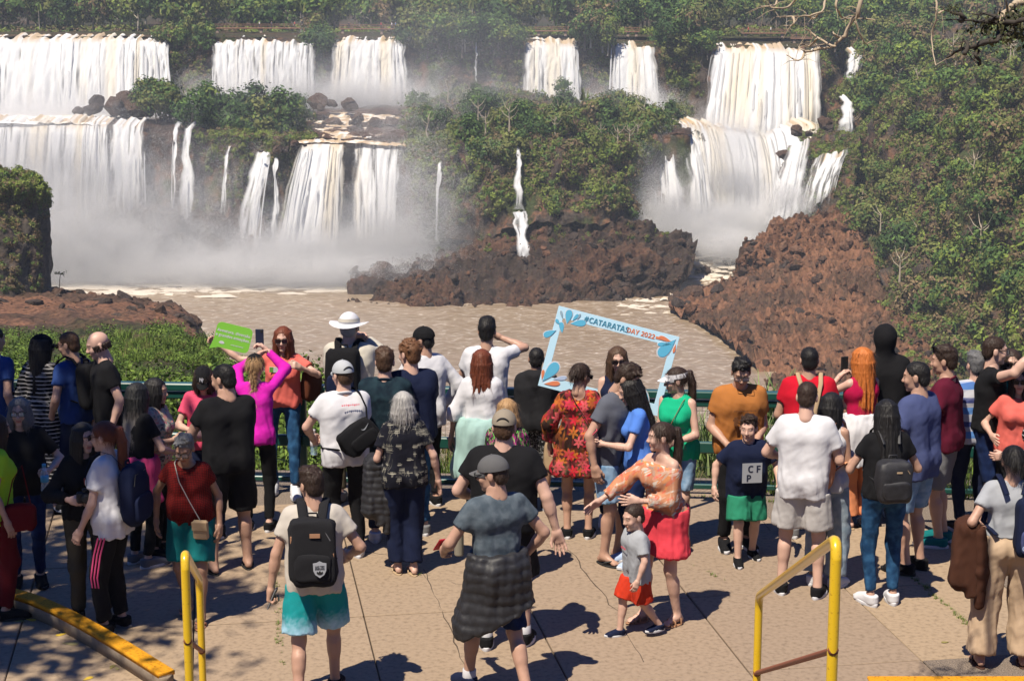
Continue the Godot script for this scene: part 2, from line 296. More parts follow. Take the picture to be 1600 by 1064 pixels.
	waterfall("narrow white fall dropping beside the forested ledge", [Vector3(-77.4, -27.1, -425.0), Vector3(-75.7, -27.4, -425.0)], [Vector3(-77.2, -48.7, -415.0), Vector3(-74.0, -48.7, -415.0)], 22, 0.6, {"out": 1.6, "cream": 0.05})
	waterfall("faint trickle under the hanging trees", [Vector3(-67.4, -31.4, -425.0), Vector3(-66.3, -31.4, -425.0)], [Vector3(-68.7, -46.3, -418.0), Vector3(-67.2, -46.3, -418.0)], 28, 0.38, {"fan": 0.25, "out": 1.2, "cream": 0.0})
	waterfall("upper fall below the first span of footbridge", [Vector3(-83.8, -9.8, -506.0), Vector3(-69.5, -9.4, -506.0), Vector3(-54.6, -9.8, -506.0)], [Vector3(-82.7, -26.8, -498.0), Vector3(-68.9, -27.7, -498.0), Vector3(-54.1, -26.8, -498.0)], 190, 1.0, {"cream": 0.1, "out": 2.2, "thin": -0.2})
	waterfall("wide white fall below the second span of footbridge", [Vector3(-49.9, -9.4, -506.0), Vector3(-39.2, -9.1, -506.0), Vector3(-29.6, -9.4, -506.0)], [Vector3(-51.0, -26.9, -499.0), Vector3(-39.0, -26.9, -499.0), Vector3(-28.7, -26.9, -499.0)], 200, 1.2, {"cream": 0.45, "out": 2.6, "thin": -0.5})
	waterfall("hair thin fall on the forested upper wall", [Vector3(-10.3, -9.8, -506.0), Vector3(-9.8, -9.8, -506.0)], [Vector3(-10.3, -20.9, -503.0), Vector3(-9.8, -20.9, -503.0)], 20, 0.30, {"fan": 0.25, "out": 0.8, "cream": 0.0})
	waterfall("square white fall behind the lone tree", [Vector3(3.2, -9.8, -507.0), Vector3(10.7, -9.5, -507.0), Vector3(18.6, -10.2, -507.0)], [Vector3(2.7, -28.6, -499.0), Vector3(10.6, -29.2, -499.0), Vector3(19.0, -29.5, -499.0)], 170, 1.0, {"cream": 0.4, "out": 2.2, "thin": -0.45})
	waterfall("white fall right of the lone tree", [Vector3(27.9, -10.5, -508.0), Vector3(40.1, -10.9, -508.0)], [Vector3(26.6, -30.6, -499.0), Vector3(41.5, -30.9, -499.0)], 140, 1.0, {"cream": 0.25, "out": 2.2, "thin": -0.45})
	waterfall("tall main cascade plunging into the right gorge", [Vector3(56.7, -11.3, -509.0), Vector3(71.8, -11.1, -509.0), Vector3(86.4, -12.0, -509.0)], [Vector3(49.9, -34.2, -480.0), Vector3(65.9, -36.2, -474.0), Vector3(84.1, -30.8, -488.0)], 360, 1.3, {"cream": 0.6, "out": 3.0, "thin": -0.7})
	waterfall("boiling white second drop of the main cascade", [Vector3(43.0, -28.6, -462.0), Vector3(52.2, -30.5, -474.0), Vector3(66.6, -31.6, -480.0), Vector3(81.2, -29.8, -474.0)], [Vector3(36.6, -53.5, -424.0), Vector3(46.4, -54.3, -430.0), Vector3(58.8, -53.7, -430.0), Vector3(63.9, -52.5, -428.0)], 520, 1.2, {"cream": 0.6, "out": 9.0, "thin": -0.8, "fan": 0.03})
	waterfall("pair of slim falls left of the main cascade", [Vector3(34.1, -29.8, -432.0), Vector3(38.7, -30.3, -431.0)], [Vector3(33.2, -48.8, -420.0), Vector3(40.9, -48.7, -419.0)], 60, 0.7, {"out": 2.0, "thin": -0.15, "cream": 0.05})
	waterfall("sheer fall spilling off the ledge by the main cascade", [Vector3(41.5, -30.7, -432.0), Vector3(46.0, -30.8, -433.0)], [Vector3(40.9, -49.3, -418.0), Vector3(47.9, -49.5, -419.0)], 70, 0.8, {"out": 2.0, "cream": 0.4})
	waterfall("sloping white fall on the right side of the gorge", [Vector3(65.9, -31.9, -428.0), Vector3(71.2, -31.8, -427.0)], [Vector3(58.3, -47.6, -410.0), Vector3(66.3, -47.3, -408.0)], 90, 0.8, {"out": 2.0, "thin": -0.35, "cream": 0.1})
	waterfall("broken strands of water on the mossy rock right of the gorge", [Vector3(71.1, -35.7, -424.0), Vector3(79.2, -33.2, -422.0)], [Vector3(66.5, -46.5, -410.0), Vector3(74.7, -41.3, -413.0)], 60, 0.5, {"fan": 0.05, "thin": 0.0, "out": 1.6, "cream": 0.0})
	waterfall("small fall at the right end of the upper rim", [Vector3(88.7, -11.6, -478.0), Vector3(92.8, -11.6, -478.0)], [Vector3(87.2, -19.1, -474.0), Vector3(90.8, -19.1, -474.0)], 40, 0.7, {"out": 1.4, "cream": 0.25})
	waterfall("small lower fall under the right end of the rim", [Vector3(83.2, -22.8, -452.0), Vector3(85.3, -22.8, -452.0)], [Vector3(80.1, -29.8, -446.0), Vector3(85.1, -29.8, -446.0)], 36, 0.7, {"out": 1.4, "cream": 0.0})
	waterfall("great cream coloured fall in the middle of the lower tier", [Vector3(-50.0, -30.8, -425.0), Vector3(-44.7, -30.5, -425.0), Vector3(-39.2, -30.8, -425.0)], [Vector3(-55.7, -59.2, -408.0), Vector3(-47.2, -59.2, -408.0), Vector3(-38.9, -59.2, -408.0)], 300, 1.1, {"cream": 0.7, "out": 5.0, "thin": -0.7, "fan": 0.02})
	waterfall("white fall fanning out left of the great cream fall", [Vector3(-60.9, -33.5, -425.0), Vector3(-57.0, -32.9, -425.0)], [Vector3(-63.8, -52.3, -412.0), Vector3(-58.5, -54.4, -411.0)], 60, 0.7, {"out": 2.0, "cream": 0.15})
	waterfall("slender fall between the two lower falls", [Vector3(-56.5, -33.5, -425.0), Vector3(-55.6, -33.5, -425.0)], [Vector3(-55.9, -51.7, -413.0), Vector3(-54.1, -51.7, -413.0)], 48, 0.45, {"fan": 0.25, "out": 1.6, "cream": 0.0})
	waterfall("veil of fine water right of the great cream fall", [Vector3(-37.6, -31.1, -426.0), Vector3(-31.9, -31.1, -426.0), Vector3(-25.2, -31.4, -426.0)], [Vector3(-36.9, -55.6, -409.0), Vector3(-31.0, -55.6, -409.0), Vector3(-26.0, -54.3, -410.0)], 110, 0.75, {"out": 2.6, "thin": -0.12, "cream": 0.1})
	waterfall("thin split fall on the wall left of the headland", [Vector3(-16.7, -31.7, -418.0), Vector3(-16.1, -31.7, -418.0)], [Vector3(-18.0, -51.9, -404.0), Vector3(-16.9, -51.9, -404.0)], 36, 0.41, {"fan": 0.25, "out": 1.5, "cream": 0.0})
	waterfall("slim two-step fall on the forested headland", [Vector3(1.0, -30.9, -406.0), Vector3(1.7, -30.9, -406.0)], [Vector3(0.3, -44.2, -401.0), Vector3(2.7, -44.2, -401.0)], 15, 0.34, {"fan": 0.12, "out": 1.2, "cream": 0.0})
	waterfall("lower step of the slim fall on the headland", [Vector3(0.0, -44.2, -401.0), Vector3(3.2, -44.2, -401.0)], [Vector3(1.1, -52.9, -389.0), Vector3(3.9, -52.9, -389.0)], 13, 0.34, {"fan": 0.15, "out": 1.6, "cream": 0.0})
	# water on the step, running to the lower lip
	var run_rows: Array = [[Vector3(-60.1, -27.2, -470.0), Vector3(-47.1, -27.1, -474.0), Vector3(-30.3, -27.8, -474.0)], [Vector3(-55.0, -29.2, -448.0), Vector3(-44.8, -29.0, -450.0), Vector3(-25.6, -30.0, -450.0)], [Vector3(-54.1, -30.1, -434.0), Vector3(-41.7, -30.0, -434.0), Vector3(-24.7, -30.9, -434.0)], [Vector3(-52.1, -31.0, -424.0), Vector3(-40.8, -30.8, -424.0), Vector3(-24.2, -31.6, -424.0)]]
	structure("rapids", patch(run_rows, 70, 50, 0.6, noise(0.3, 4, 124), func(p: Vector3) -> Color: return Color(0.42, 0.31, 0.2).lerp(Color(0.75, 0.7, 0.62), smoothstep(-0.05, 0.3, ground_noise.get_noise_3dv(p * 0.3)))).mesh, fall_mat)
	var shelf_rows: Array = [[Vector3(-183.5, -28.7, -492.0), Vector3(-139.8, -28.7, -492.0), Vector3(-97.5, -28.6, -490.0)], [Vector3(-167.9, -26.8, -450.0), Vector3(-127.9, -26.8, -450.0), Vector3(-100.7, -27.1, -450.0)], [Vector3(-158.6, -26.2, -425.0), Vector3(-120.9, -26.2, -425.0), Vector3(-95.9, -26.5, -425.0)]]
	structure("rapids", patch(shelf_rows, 60, 30, 1.0, noise(0.3, 4, 134), func(p: Vector3) -> Color: return Color(0.62, 0.58, 0.5).lerp(Color(0.8, 0.79, 0.77), smoothstep(-0.2, 0.2, ground_noise.get_noise_3dv(p * 0.2)))).mesh, fall_mat)

	# ---- spray
	for m in [[Vector3(-103.7, -52.1, -400.0), 66, 44, 30, 0.045], [Vector3(-113.6, -41.1, -412.0), 56, 50, 20, 0.03], [Vector3(-92.9, -56.3, -396.0), 76, 24, 30, 0.05], [Vector3(-67.2, -56.3, -396.0), 70, 20, 26, 0.03], [Vector3(-47.4, -54.0, -398.0), 40, 26, 24, 0.06], [Vector3(-43.8, -56.1, -391.0), 66, 13, 26, 0.06], [Vector3(-28.8, -52.8, -400.0), 34, 32, 20, 0.055], [Vector3(-23.1, -46.5, -402.0), 38, 50, 18, 0.02], [Vector3(-80.2, -47.8, -406.0), 70, 44, 14, 0.018], [Vector3(-96.6, -45.1, -408.0), 60, 60, 14, 0.02], [Vector3(-64.9, -54.3, -400.0), 110, 40, 16, 0.012],
		[Vector3(49.8, -49.3, -420.0), 30, 22, 24, 0.09], [Vector3(42.4, -50.6, -414.0), 30, 20, 22, 0.075], [Vector3(56.5, -46.5, -432.0), 20, 34, 18, 0.05], [Vector3(50.0, -53.2, -408.0), 24, 11, 18, 0.05], [Vector3(34.8, -48.6, -412.0), 22, 34, 14, 0.03], [Vector3(54.4, -36.8, -462.0), 24, 28, 18, 0.03], [Vector3(53.6, -44.3, -440.0), 34, 50, 20, 0.02],
		[Vector3(-41.8, -23.0, -492.0), 90, 22, 16, 0.03], [Vector3(-66.0, -22.9, -490.0), 54, 26, 16, 0.03], [Vector3(22.6, -26.3, -490.0), 46, 22, 16, 0.035], [Vector3(-16.7, -22.6, -470.0), 90, 66, 44, 0.006], [Vector3(-25.1, -33.3, -440.0), 100, 70, 34, 0.008], [Vector3(-118.6, -28.4, -470.0), 86, 24, 26, 0.03]]:
		mist(m[0], Vector3(m[1], m[2], m[3]), m[4] * 0.36, r)
	var dropm := mat(lin(0.93, 0.93, 0.94), 0.9, 0.2)
	var veil: Array = []
	for m in [[Vector3(-107.2, -52.4, -402.0), 46, 30, 18, 7000], [Vector3(-115.1, -41.1, -412.0), 50, 40, 10, 4200], [Vector3(-91.9, -54.0, -398.0), 46, 20, 14, 3400], [Vector3(-71.5, -56.6, -396.0), 46, 9, 16, 2500], [Vector3(-47.4, -54.7, -398.0), 30, 12, 12, 3000], [Vector3(-42.5, -56.7, -392.0), 50, 7, 12, 3000], [Vector3(-28.1, -53.5, -400.0), 24, 18, 9, 2200], [Vector3(-24.7, -46.1, -404.0), 26, 40, 10, 1500], [Vector3(-82.1, -48.1, -408.0), 50, 34, 8, 1800],
		[Vector3(50.6, -50.5, -420.0), 26, 9, 12, 4200], [Vector3(42.4, -50.6, -414.0), 24, 9, 12, 2200], [Vector3(52.0, -44.3, -440.0), 14, 30, 8, 1600], [Vector3(57.4, -35.4, -474.0), 24, 16, 6, 1600], [Vector3(50.0, -53.2, -408.0), 18, 7, 10, 1200], [Vector3(34.9, -48.0, -413.0), 16, 24, 8, 1200], [Vector3(62.8, -45.6, -412.0), 12, 14, 6, 1200],
		[Vector3(-39.5, -24.0, -495.0), 40, 10, 8, 2000], [Vector3(-67.4, -24.0, -494.0), 46, 12, 8, 1900], [Vector3(10.5, -27.8, -494.0), 26, 10, 6, 900], [Vector3(33.3, -28.3, -494.0), 26, 12, 6, 1900], [Vector3(-119.1, -29.3, -472.0), 80, 10, 14, 5500], [Vector3(-25.1, -34.8, -440.0), 70, 46, 20, 1200]]:
		for k in int(m[4] * 0.95):
			var q := Vector3(r.randfn() * m[1], r.randfn() * m[2], r.randfn() * m[3]) * 0.25
			if q.y + m[0].y < -59.9: q.y = -59.9 - m[0].y + absf(r.randfn()) * 1.5
			veil.append(Transform3D(Basis(Vector3.UP, r.randf() * TAU) * r.randf_range(0.6, 1.2), m[0] + q))
	scatter("spray", "white spray drifting up from the foot of the falls", wisp(), dropm, veil)

	# ---- boulders
	var stones: Array = []
	for k in 6: stones.append(boulder_mesh(40 + k))
	var stone_mats: Array = []
	for c in [Color(0.08, 0.05, 0.036), Color(0.052, 0.039, 0.033), Color(0.135, 0.07, 0.043), Color(0.17, 0.095, 0.062), Color(0.068, 0.052, 0.043)]:
		var m := rock.duplicate()
		m.albedo_color = c.linear_to_srgb()
		stone_mats.append(m)
	for job in [[scree, scree_node, 260, 1800, 1.2, 3.4, 0.06, 0.98], [apron, apron_node, 190, 1200, 1.0, 2.6, 0.06, 0.9], [bank, bank_node, 120, 900, 0.5, 2.4, 0.1, 0.33]]:
		var small: Array = []
		for k in job[2] + job[3]:
			var q := on_patch(job[0], r.randf_range(0.02, 0.98), r.randf_range(job[6], job[7]))
			var big: bool = k < job[2]
			var s := r.randf_range(job[4], job[5]) if big else r.randf_range(job[4] * 0.3, job[4])
			var b := turn_to(q[1] + Vector3(r.randfn(), r.randfn(), r.randfn()) * 0.3, r.randf() * TAU, Vector3(s * r.randf_range(0.8, 1.4), s * r.randf_range(0.5, 0.9), s))
			if big:
				var o := part("boulder", stones[k % 6], stone_mats[([0, 2, 1, 3, 0, 2, 3] if job[0] == scree else [0, 1, 4, 0, 1, 4, 2])[k % 7]], job[1])
				o.transform = Transform3D(b, q[0])
			else:
				small.append(Transform3D(b, q[0]))
		scatter("rubble", "", stones[2], stone_mats[2 if job[0] == scree else 0], small, job[1])
	var mid := [[Vector3(56.1, -56.3, -409.0), 4.0], [Vector3(49.4, -56.8, -409.0), 2.5], [Vector3(44.3, -58.0, -405.0), 3.2], [Vector3(47.5, -60.1, -402.0), 2.8], [Vector3(34.5, -60.5, -352.0), 3.0], [Vector3(48.5, -56.6, -410.0), 2.0], [Vector3(35.3, -59.7, -372.0), 7.5], [Vector3(38.6, -59.2, -374.0), 7.0], [Vector3(41.4, -59.6, -368.0), 6.0], [Vector3(43.1, -60.2, -360.0), 6.0], [Vector3(47.2, -59.7, -372.0), 6.0], [Vector3(36.5, -60.0, -366.0), 4.0], [Vector3(-50.8, -23.9, -470.0), 7.0], [Vector3(-42.5, -25.0, -470.0), 6.0], [Vector3(-45.3, -28.1, -455.0), 5.0], [Vector3(-38.8, -27.3, -455.0), 4.2], [Vector3(-51.2, -28.5, -450.0), 4.0], [Vector3(-34.5, -28.2, -452.0), 4.5], [Vector3(-48.2, -26.8, -460.0), 4.0], [Vector3(-54.6, -28.2, -445.0), 4.5], [Vector3(-30.5, -27.9, -452.0), 5.0], [Vector3(-51.4, -31.1, -424.0), 3.0], [Vector3(-55.2, -32.2, -424.0), 3.6], [Vector3(-101.2, -24.9, -460.0), 8.5], [Vector3(-99.1, -23.1, -466.0), 9.0], [Vector3(-95.1, -25.1, -458.0), 9.0], [Vector3(34.2, -29.2, -470.0), 7.0], [Vector3(72.0, -30.5, -455.0), 5.0], [Vector3(66.7, -34.8, -440.0), 4.0], [Vector3(80.5, -29.4, -462.0), 6.0], [Vector3(-32.3, -57.2, -389.0), 5.0], [Vector3(-28.2, -56.4, -390.0), 7.0], [Vector3(-19.4, -57.5, -384.0), 10.0]]
	for n in mid.size() * 3:
		var e: Array = mid[n / 3]
		var k: float = e[1] * (0.8 if n % 3 == 0 else r.randf_range(0.3, 0.55))
		var p: Vector3 = e[0] + (Vector3.ZERO if n % 3 == 0 else Vector3(r.randfn(), -0.1, absf(r.randfn())) * e[1] * 0.55)
		var o := part("boulder", stones[n % 6], stone_mats[[0, 1, 4][n % 3]])
		o.transform = Transform3D(turn_to(Vector3(r.randfn() * 0.3, 1, r.randfn() * 0.3), r.randf() * TAU, Vector3(k * 1.25, k * 0.8, k)), p)
		var spot := "at the edge of the brown river" if p.z > -395.0 and p.x < 60.0 else ("in the rapids of the right gorge" if p.x > 35.0 else ("beside the broad left falls" if p.x < -72.0 else "on the ledge above the great cream fall"))
		tag(o, "%s dark boulder %s" % ["large" if n % 3 == 0 else "small", spot], "boulder", "boulders in the water")

	# ---- forest
	var deep := Color(0.034, 0.066, 0.02)
	var midg := Color(0.068, 0.118, 0.028)
	var olive := Color(0.112, 0.122, 0.036)
	var lime := Color(0.13, 0.17, 0.032)
	var dry := Color(0.14, 0.1, 0.055)
	var kinds := [["deep green", [deep, midg, deep]], ["mid green", [midg, deep, midg, lime]], ["olive", [olive, midg, olive]], ["yellow-green", [lime, midg, olive]], ["dry brown", [dry, olive, dry, midg]]]
	var crowns: Array = []
	for k in kinds.size():
		crowns.append([crown_mesh(200 + k, Vector3(9.5, 8.5, 9.5), 30, 34, 0.95, kinds[k][1]), crown_mesh(230 + k, Vector3(7.0, 9.5, 7.0), 28, 34, 0.9, kinds[k][1]), crown_mesh(260 + k, Vector3(11.0, 6.5, 11.0), 30, 34, 0.95, kinds[k][1])])
	var trunks: Array = [trunk_mesh(1, 7.0, 0.26, 6, 3.4), trunk_mesh(2, 8.5, 0.22, 5, 3.0), trunk_mesh(3, 8.0, 0.26, 7, 4.2)]
	var plant := func(at: Vector3, s: float, kind: int, shape: int, where: String, group: String):
		var o := thing("rainforest_tree", "%s rainforest tree %s" % [kinds[kind][0], where], "tree", at, r.randf() * TAU, group)
		o.scale = Vector3(s, s * r.randf_range(0.9, 1.15), s)
		part("trunk", trunks[shape], palebark if r.randf() < 0.3 else bark, o)
		var c := part("crown", crowns[kind][shape], leafy, o)
		c.position.y = [6.0, 6.6, 7.2][shape]
	var pick := func() -> int: return [0, 1, 1, 2, 2, 3, 4, 0][r.randi() % 8]
	for row in [[-548.0, 9.0], [-574.0, 9.5], [-606.0, 10.0]]:
		var x := -190.0
		while x < 195.0:
			var z: float = row[0] + r.randfn() * 5.0
			plant.call(Vector3(x + r.randfn() * 2.0, -8.8, z), r.randf_range(1.0, 1.45), pick.call(), r.randi() % 3, "in the belt of forest %s" % ("above the broad left falls" if x < -60.0 else ("above the middle falls" if x < 50.0 else "above the main cascade")), "forest above the falls")
			x += row[1] * r.randf_range(0.7, 1.25)
	for gap in [[-97.3, -85.9, 9], [-56.0, -51.9, 4], [-29.3, 2.7, 24], [19.7, 27.4, 7], [42.4, 54.9, 11], [88.7, 95.5, 6], [100.9, 124.3, 16]]:
		for k in gap[2]:
			var gx := lerpf(gap[0], gap[1], (k + r.randf() * 0.8) / gap[2])
			plant.call(Vector3(gx, -10.5 - r.randf() * 5.0, -505.0 - r.randf() * 8.0), r.randf_range(0.6, 0.95), pick.call(), r.randi() % 3, "on the cliff between the upper falls", "trees between the upper falls")
	for k in 62:
		var q := on_patch(spur, r.randf_range(0.03, 0.97), r.randf_range(0.05, 0.62))
		plant.call(q[0] + Vector3(0, -2.5, 0), r.randf_range(0.5, 0.85), pick.call(), r.randi() % 3, "on the headland between the falls", "trees on the headland")
	for k in 26:
		var p: Vector3 = (Vector3(-77.2, -31.8, -438.0) as Vector3).lerp(Vector3(-54.1, -32.6, -440.0), r.randf()) + Vector3(0, 0.0, r.randf_range(-22, 6))
		plant.call(p + Vector3(0, r.randf_range(-3.0, 3.0), 0), r.randf_range(0.75, 1.15), [0, 0, 1, 2][k % 4], r.randi() % 3, "on the island ledge between the two tiers", "trees on the island ledge")
	for k in 9:
		plant.call((Vector3(-92.4, -27.9, -452.0) as Vector3).lerp(Vector3(-84.8, -27.9, -452.0), r.randf()) + Vector3(0, r.randf_range(-1, 3), r.randf_range(-8, 6)), r.randf_range(0.6, 0.9), [0, 1, 2][k % 3], r.randi() % 3, "on the small rock island beside the broad falls", "trees on the rock island")
	for k in 92:
		var hv := r.randf_range(0.14, 0.78)
		var q := on_patch(slope, r.randf_range(0.04, 0.85), hv)
		plant.call(q[0] + Vector3(0, -2.0, 0), r.randf_range(0.5, 0.95), [1, 2, 2, 4, 3, 0, 4, 1][r.randi() % 8], r.randi() % 3, "%s the steep right hillside" % ("near the top of" if hv < 0.35 else ("halfway up" if hv < 0.58 else "at the foot of")), "trees on the right hillside")
	# palms and bare snags that stand out of the canopy
	var frond := blade_clump(410, 15, 3.4, 0.34, [midg, olive, lime])
	for e in [[Vector3(-62.7, -7.0, -540.0), 13.0], [Vector3(-23.4, -7.3, -520.0), 11.0], [Vector3(-18.1, -9.0, -515.0), 10.0], [Vector3(-11.8, -5.9, -540.0), 12.0], [Vector3(18.0, -25.7, -452.0), 8.0], [Vector3(21.4, -26.8, -446.0), 7.0], [Vector3(-7.7, -27.7, -450.0), 7.5], [Vector3(58.5, -6.0, -545.0), 12.0], [Vector3(94.8, -19.3, -470.0), 8.0], [Vector3(96.9, -18.8, -468.0), 7.0], [Vector3(81.7, -6.6, -540.0), 12.0], [Vector3(-141.9, -6.7, -545.0), 12.0], [Vector3(9.4, -28.6, -440.0), 7.5]]:
		var o := thing("palm_tree", "slender palm with a pale trunk rising out of the forest", "palm", e[0] + Vector3(0, -e[1] * 0.55, 0), r.randf() * TAU, "palms in the forest")
		part("trunk", tube([Vector3(0, -1, 0), Vector3(0.15, e[1] * 0.5, 0), Vector3(0, e[1], 0)], [0.2, 0.16, 0.12], 7), palebark, o)
		var c := part("crown", frond, leafy, o)
		c.position.y = e[1] - 0.4
	for k in 44:
		var q := on_patch(slope if k < 26 else spur, r.randf_range(0.05, 0.85), r.randf_range(0.12, 0.75) if k < 26 else r.randf_range(0.1, 0.6))
		var o := thing("bare_snag", "pale leafless tree among the greenery %s" % ("of the right hillside" if k < 26 else "of the headland"), "tree", q[0] + Vector3(0, 1.0, 0), r.randf() * TAU, "leafless trees on the slopes")
		o.scale = Vector3.ONE * r.randf_range(0.45, 0.8)
		part("trunk", trunks[k % 3], snagm, o)
	plant.call(Vector3(13.9, -26.2, -488.0), 0.62, 1, 1, "standing alone in front of the square white fall", "")
	# low bushes and creepers that clothe the rock
	var bush := crown_mesh(300, Vector3(4.2, 3.0, 4.2), 12, 22, 0.62, [midg, deep, olive, lime])
	var bush2 := crown_mesh(301, Vector3(4.2, 3.0, 4.2), 12, 22, 0.62, [olive, dry, midg])
	var sets: Array = [[], []]
	for k in 2600:
		var su := r.randf()
		var sv := r.randf_range(0.1, 1.0)
		if su < 0.2 and sv > 0.52 and k % 5: continue
		var q := on_patch(slope, su, sv)
		sets[1 if k % 3 else 0].append(Transform3D(turn_to(q[1], r.randf() * TAU, Vector3.ONE * r.randf_range(0.5, 1.2)), q[0]))
	for k in 900:
		var q := on_patch(spur, r.randf(), r.randf_range(0.0, 0.9) if k % 3 else r.randf_range(0.0, 0.6))
		sets[k % 2].append(Transform3D(turn_to(q[1], r.randf() * TAU, Vector3.ONE * r.randf_range(0.5, 1.1)), q[0]))
	for k in 1300:
		var u := r.randf()
		var q := on_patch(wall, u, r.randf_range(0.0, 0.95))
		var open := false
		for g in [[-199.2, -97.1], [-84.9, -55.4], [-51.2, -29.3], [2.7, 19.2], [27.2, 42.4], [53.4, 87.6], [93.8, 99.6]]:
			if q[0].x > g[0] - 0.5 and q[0].x < g[1] + 0.5: open = true
		if open: continue
		sets[k % 2].append(Transform3D(turn_to(q[1] + Vector3.UP * 0.4, r.randf() * TAU, Vector3.ONE * r.randf_range(0.5, 1.1)), q[0]))
	for k in 900:
		sets[k % 2].append(Transform3D(Basis(Vector3.UP, r.randf() * TAU) * r.randf_range(0.7, 1.5), Vector3(r.randf_range(-190, 195), -8.2, r.randf_range(-580, -536))))
	for k in 260:
		var q := on_patch(gorge, r.randf_range(0.72, 1.0), r.randf_range(0.0, 1.0))
		sets[k % 2].append(Transform3D(turn_to(q[1], r.randf() * TAU, Vector3.ONE * r.randf_range(0.3, 0.7)), q[0]))
	for k in 260:
		var q := on_patch(scree, r.randf_range(0.66, 0.9), r.randf_range(0.0, 0.9))
		sets[k % 2].append(Transform3D(turn_to(q[1], r.randf() * TAU, Vector3.ONE * r.randf_range(0.3, 0.8)), q[0]))
	for k in 90:
		var q := on_patch(apron, r.randf_range(0.3, 0.9), r.randf_range(0.0, 0.25))
		sets[k % 2].append(Transform3D(turn_to(q[1], r.randf() * TAU, Vector3.ONE * r.randf_range(0.2, 0.45)), q[0]))
	for k in 130:
		var q := on_patch(step, r.randf_range(0.4, 0.53), r.randf_range(0.45, 1.0))
		sets[k % 2].append(Transform3D(turn_to(q[1], r.randf() * TAU, Vector3.ONE * r.randf_range(0.5, 0.9)), q[0]))
	for k in 420:
		var q := on_patch(bluff, r.randf_range(0.0, 0.66) if k % 4 else r.randf_range(0.0, 0.8), r.randf_range(0.0, 0.95) if k % 2 else r.randf_range(0.1, 0.45))
		sets[k % 2].append(Transform3D(turn_to(q[1], r.randf() * TAU, Vector3.ONE * r.randf_range(0.2, 0.5)), q[0]))
	for k in 160:
		var q := on_patch(low_cover(low_rows), r.randf_range(0.36, 0.5), r.randf_range(0.0, 0.55))
		sets[k % 2].append(Transform3D(turn_to(q[1], r.randf() * TAU, Vector3.ONE * r.randf_range(0.3, 0.7)), q[0]))
	scatter("undergrowth", "green creepers and low bushes covering the cliffs and slopes", bush, leafy, sets[0])
	scatter("undergrowth", "olive and dry creepers and low bushes covering the cliffs and slopes", bush2, leafy, sets[1])

	# ---- the green bank just behind the rail, left, and the plants at the right
	var g1 := Color(0.085, 0.135, 0.024)
	var g2 := Color(0.13, 0.19, 0.035)
	var g3 := Color(0.05, 0.085, 0.018)
	var shrub_mesh: Array = []
	for k in 4: shrub_mesh.append(crown_mesh(320 + k, Vector3(1.5, 0.9, 1.5), 30, 40, 0.075, [g1, g2, g3, g1]))
	var stem := trunk_mesh(9, 0.7, 0.02, 6, 0.5)
	var tall: Array = [[], []]
	var tuft: Array = [blade_clump(330, 46, 0.75, 0.016, [g1, g2, Color(0.17, 0.16, 0.06), Color(0.16, 0.12, 0.06)]), blade_clump(331, 40, 1.0, 0.024, [g2, g1, g3])]
	for k in 6400:
		var w := r.randf_range(0.55, 0.97)
		var bu := r.randf()
		if ground_noise.get_noise_2d(bu * 5.0, w * 9.0) < 0.02: continue
		var q := on_patch(bank, bu, w)
		var s := lerpf(0.6, 0.24, smoothstep(0.55, 0.85, w)) * r.randf_range(0.6, 1.4)
		tall[k % 2].append(Transform3D(turn_to(q[1] * 0.5 + Vector3.UP, r.randf() * TAU, Vector3.ONE * s), q[0] + Vector3(r.randfn(), 0, r.randfn()) * 0.4))
	var low: Array = []
	for k in 230:
		var w := r.randf_range(0.52, 0.84)
		var q := on_patch(bank, r.randf_range(0.0, 0.95), w)
		low.append(Transform3D(Basis(Vector3.UP, r.randf() * TAU) * (lerpf(1.7, 0.45, smoothstep(0.5, 0.8, w)) * r.randf_range(0.6, 1.2)), q[0] + Vector3(0, 0.1, 0)))
	scatter("ground_cover", "low leafy growth on the near left bank", shrub_mesh[1], leafy, low)
	for k in 500:
		var q := on_patch(near, r.randf(), r.randf())
		tall[k % 2].append(Transform3D(turn_to(Vector3.UP, r.randf() * TAU, Vector3.ONE * r.randf_range(0.25, 0.5)), q[0] + Vector3(r.randfn(), 0, r.randfn()) * 0.2))
	for k in 2: scatter("grass", "tall bright green grass on the bank below the rail", tuft[k], leafy, tall[k])
	for k in 46:
		var q := on_patch(bank, r.randf_range(0.0, 0.92), r.randf_range(0.7, 0.9))
		var o := thing("shrub", "leafy bright green shrub on the bank behind the left rail", "shrub", q[0] + Vector3(0, 0.1, 0), r.randf() * TAU, "shrubs behind the left rail")
		o.scale = Vector3.ONE * r.randf_range(0.6, 1.1)
		part("stem", stem, bark, o)
		var c := part("foliage", shrub_mesh[k % 4], leafy, o)
		c.position.y = 0.55
	for e in [[Vector3(-2.56, -0.38, -20.00), 0.9], [Vector3(-2.26, -0.36, -20.50), 0.8], [Vector3(-2.25, -0.25, -18.80), 0.6], [Vector3(-2.78, -0.56, -21.00), 0.9], [Vector3(-2.00, -0.22, -18.40), 0.5], [Vector3(-2.71, -0.65, -22.00), 0.8], [Vector3(-4.06, -0.54, -20.00), 0.7]]:
		var o := thing("shrub", "leafy bright green shrub on the bank behind the left rail", "shrub", e[0] + Vector3(0, -0.5 * e[1], 0), r.randf() * TAU, "shrubs behind the left rail")
		o.scale = Vector3.ONE * e[1]
		part("stem", stem, bark, o)
		var c := part("foliage", shrub_mesh[r.randi() % 4], leafy, o)
		c.position.y = 0.55
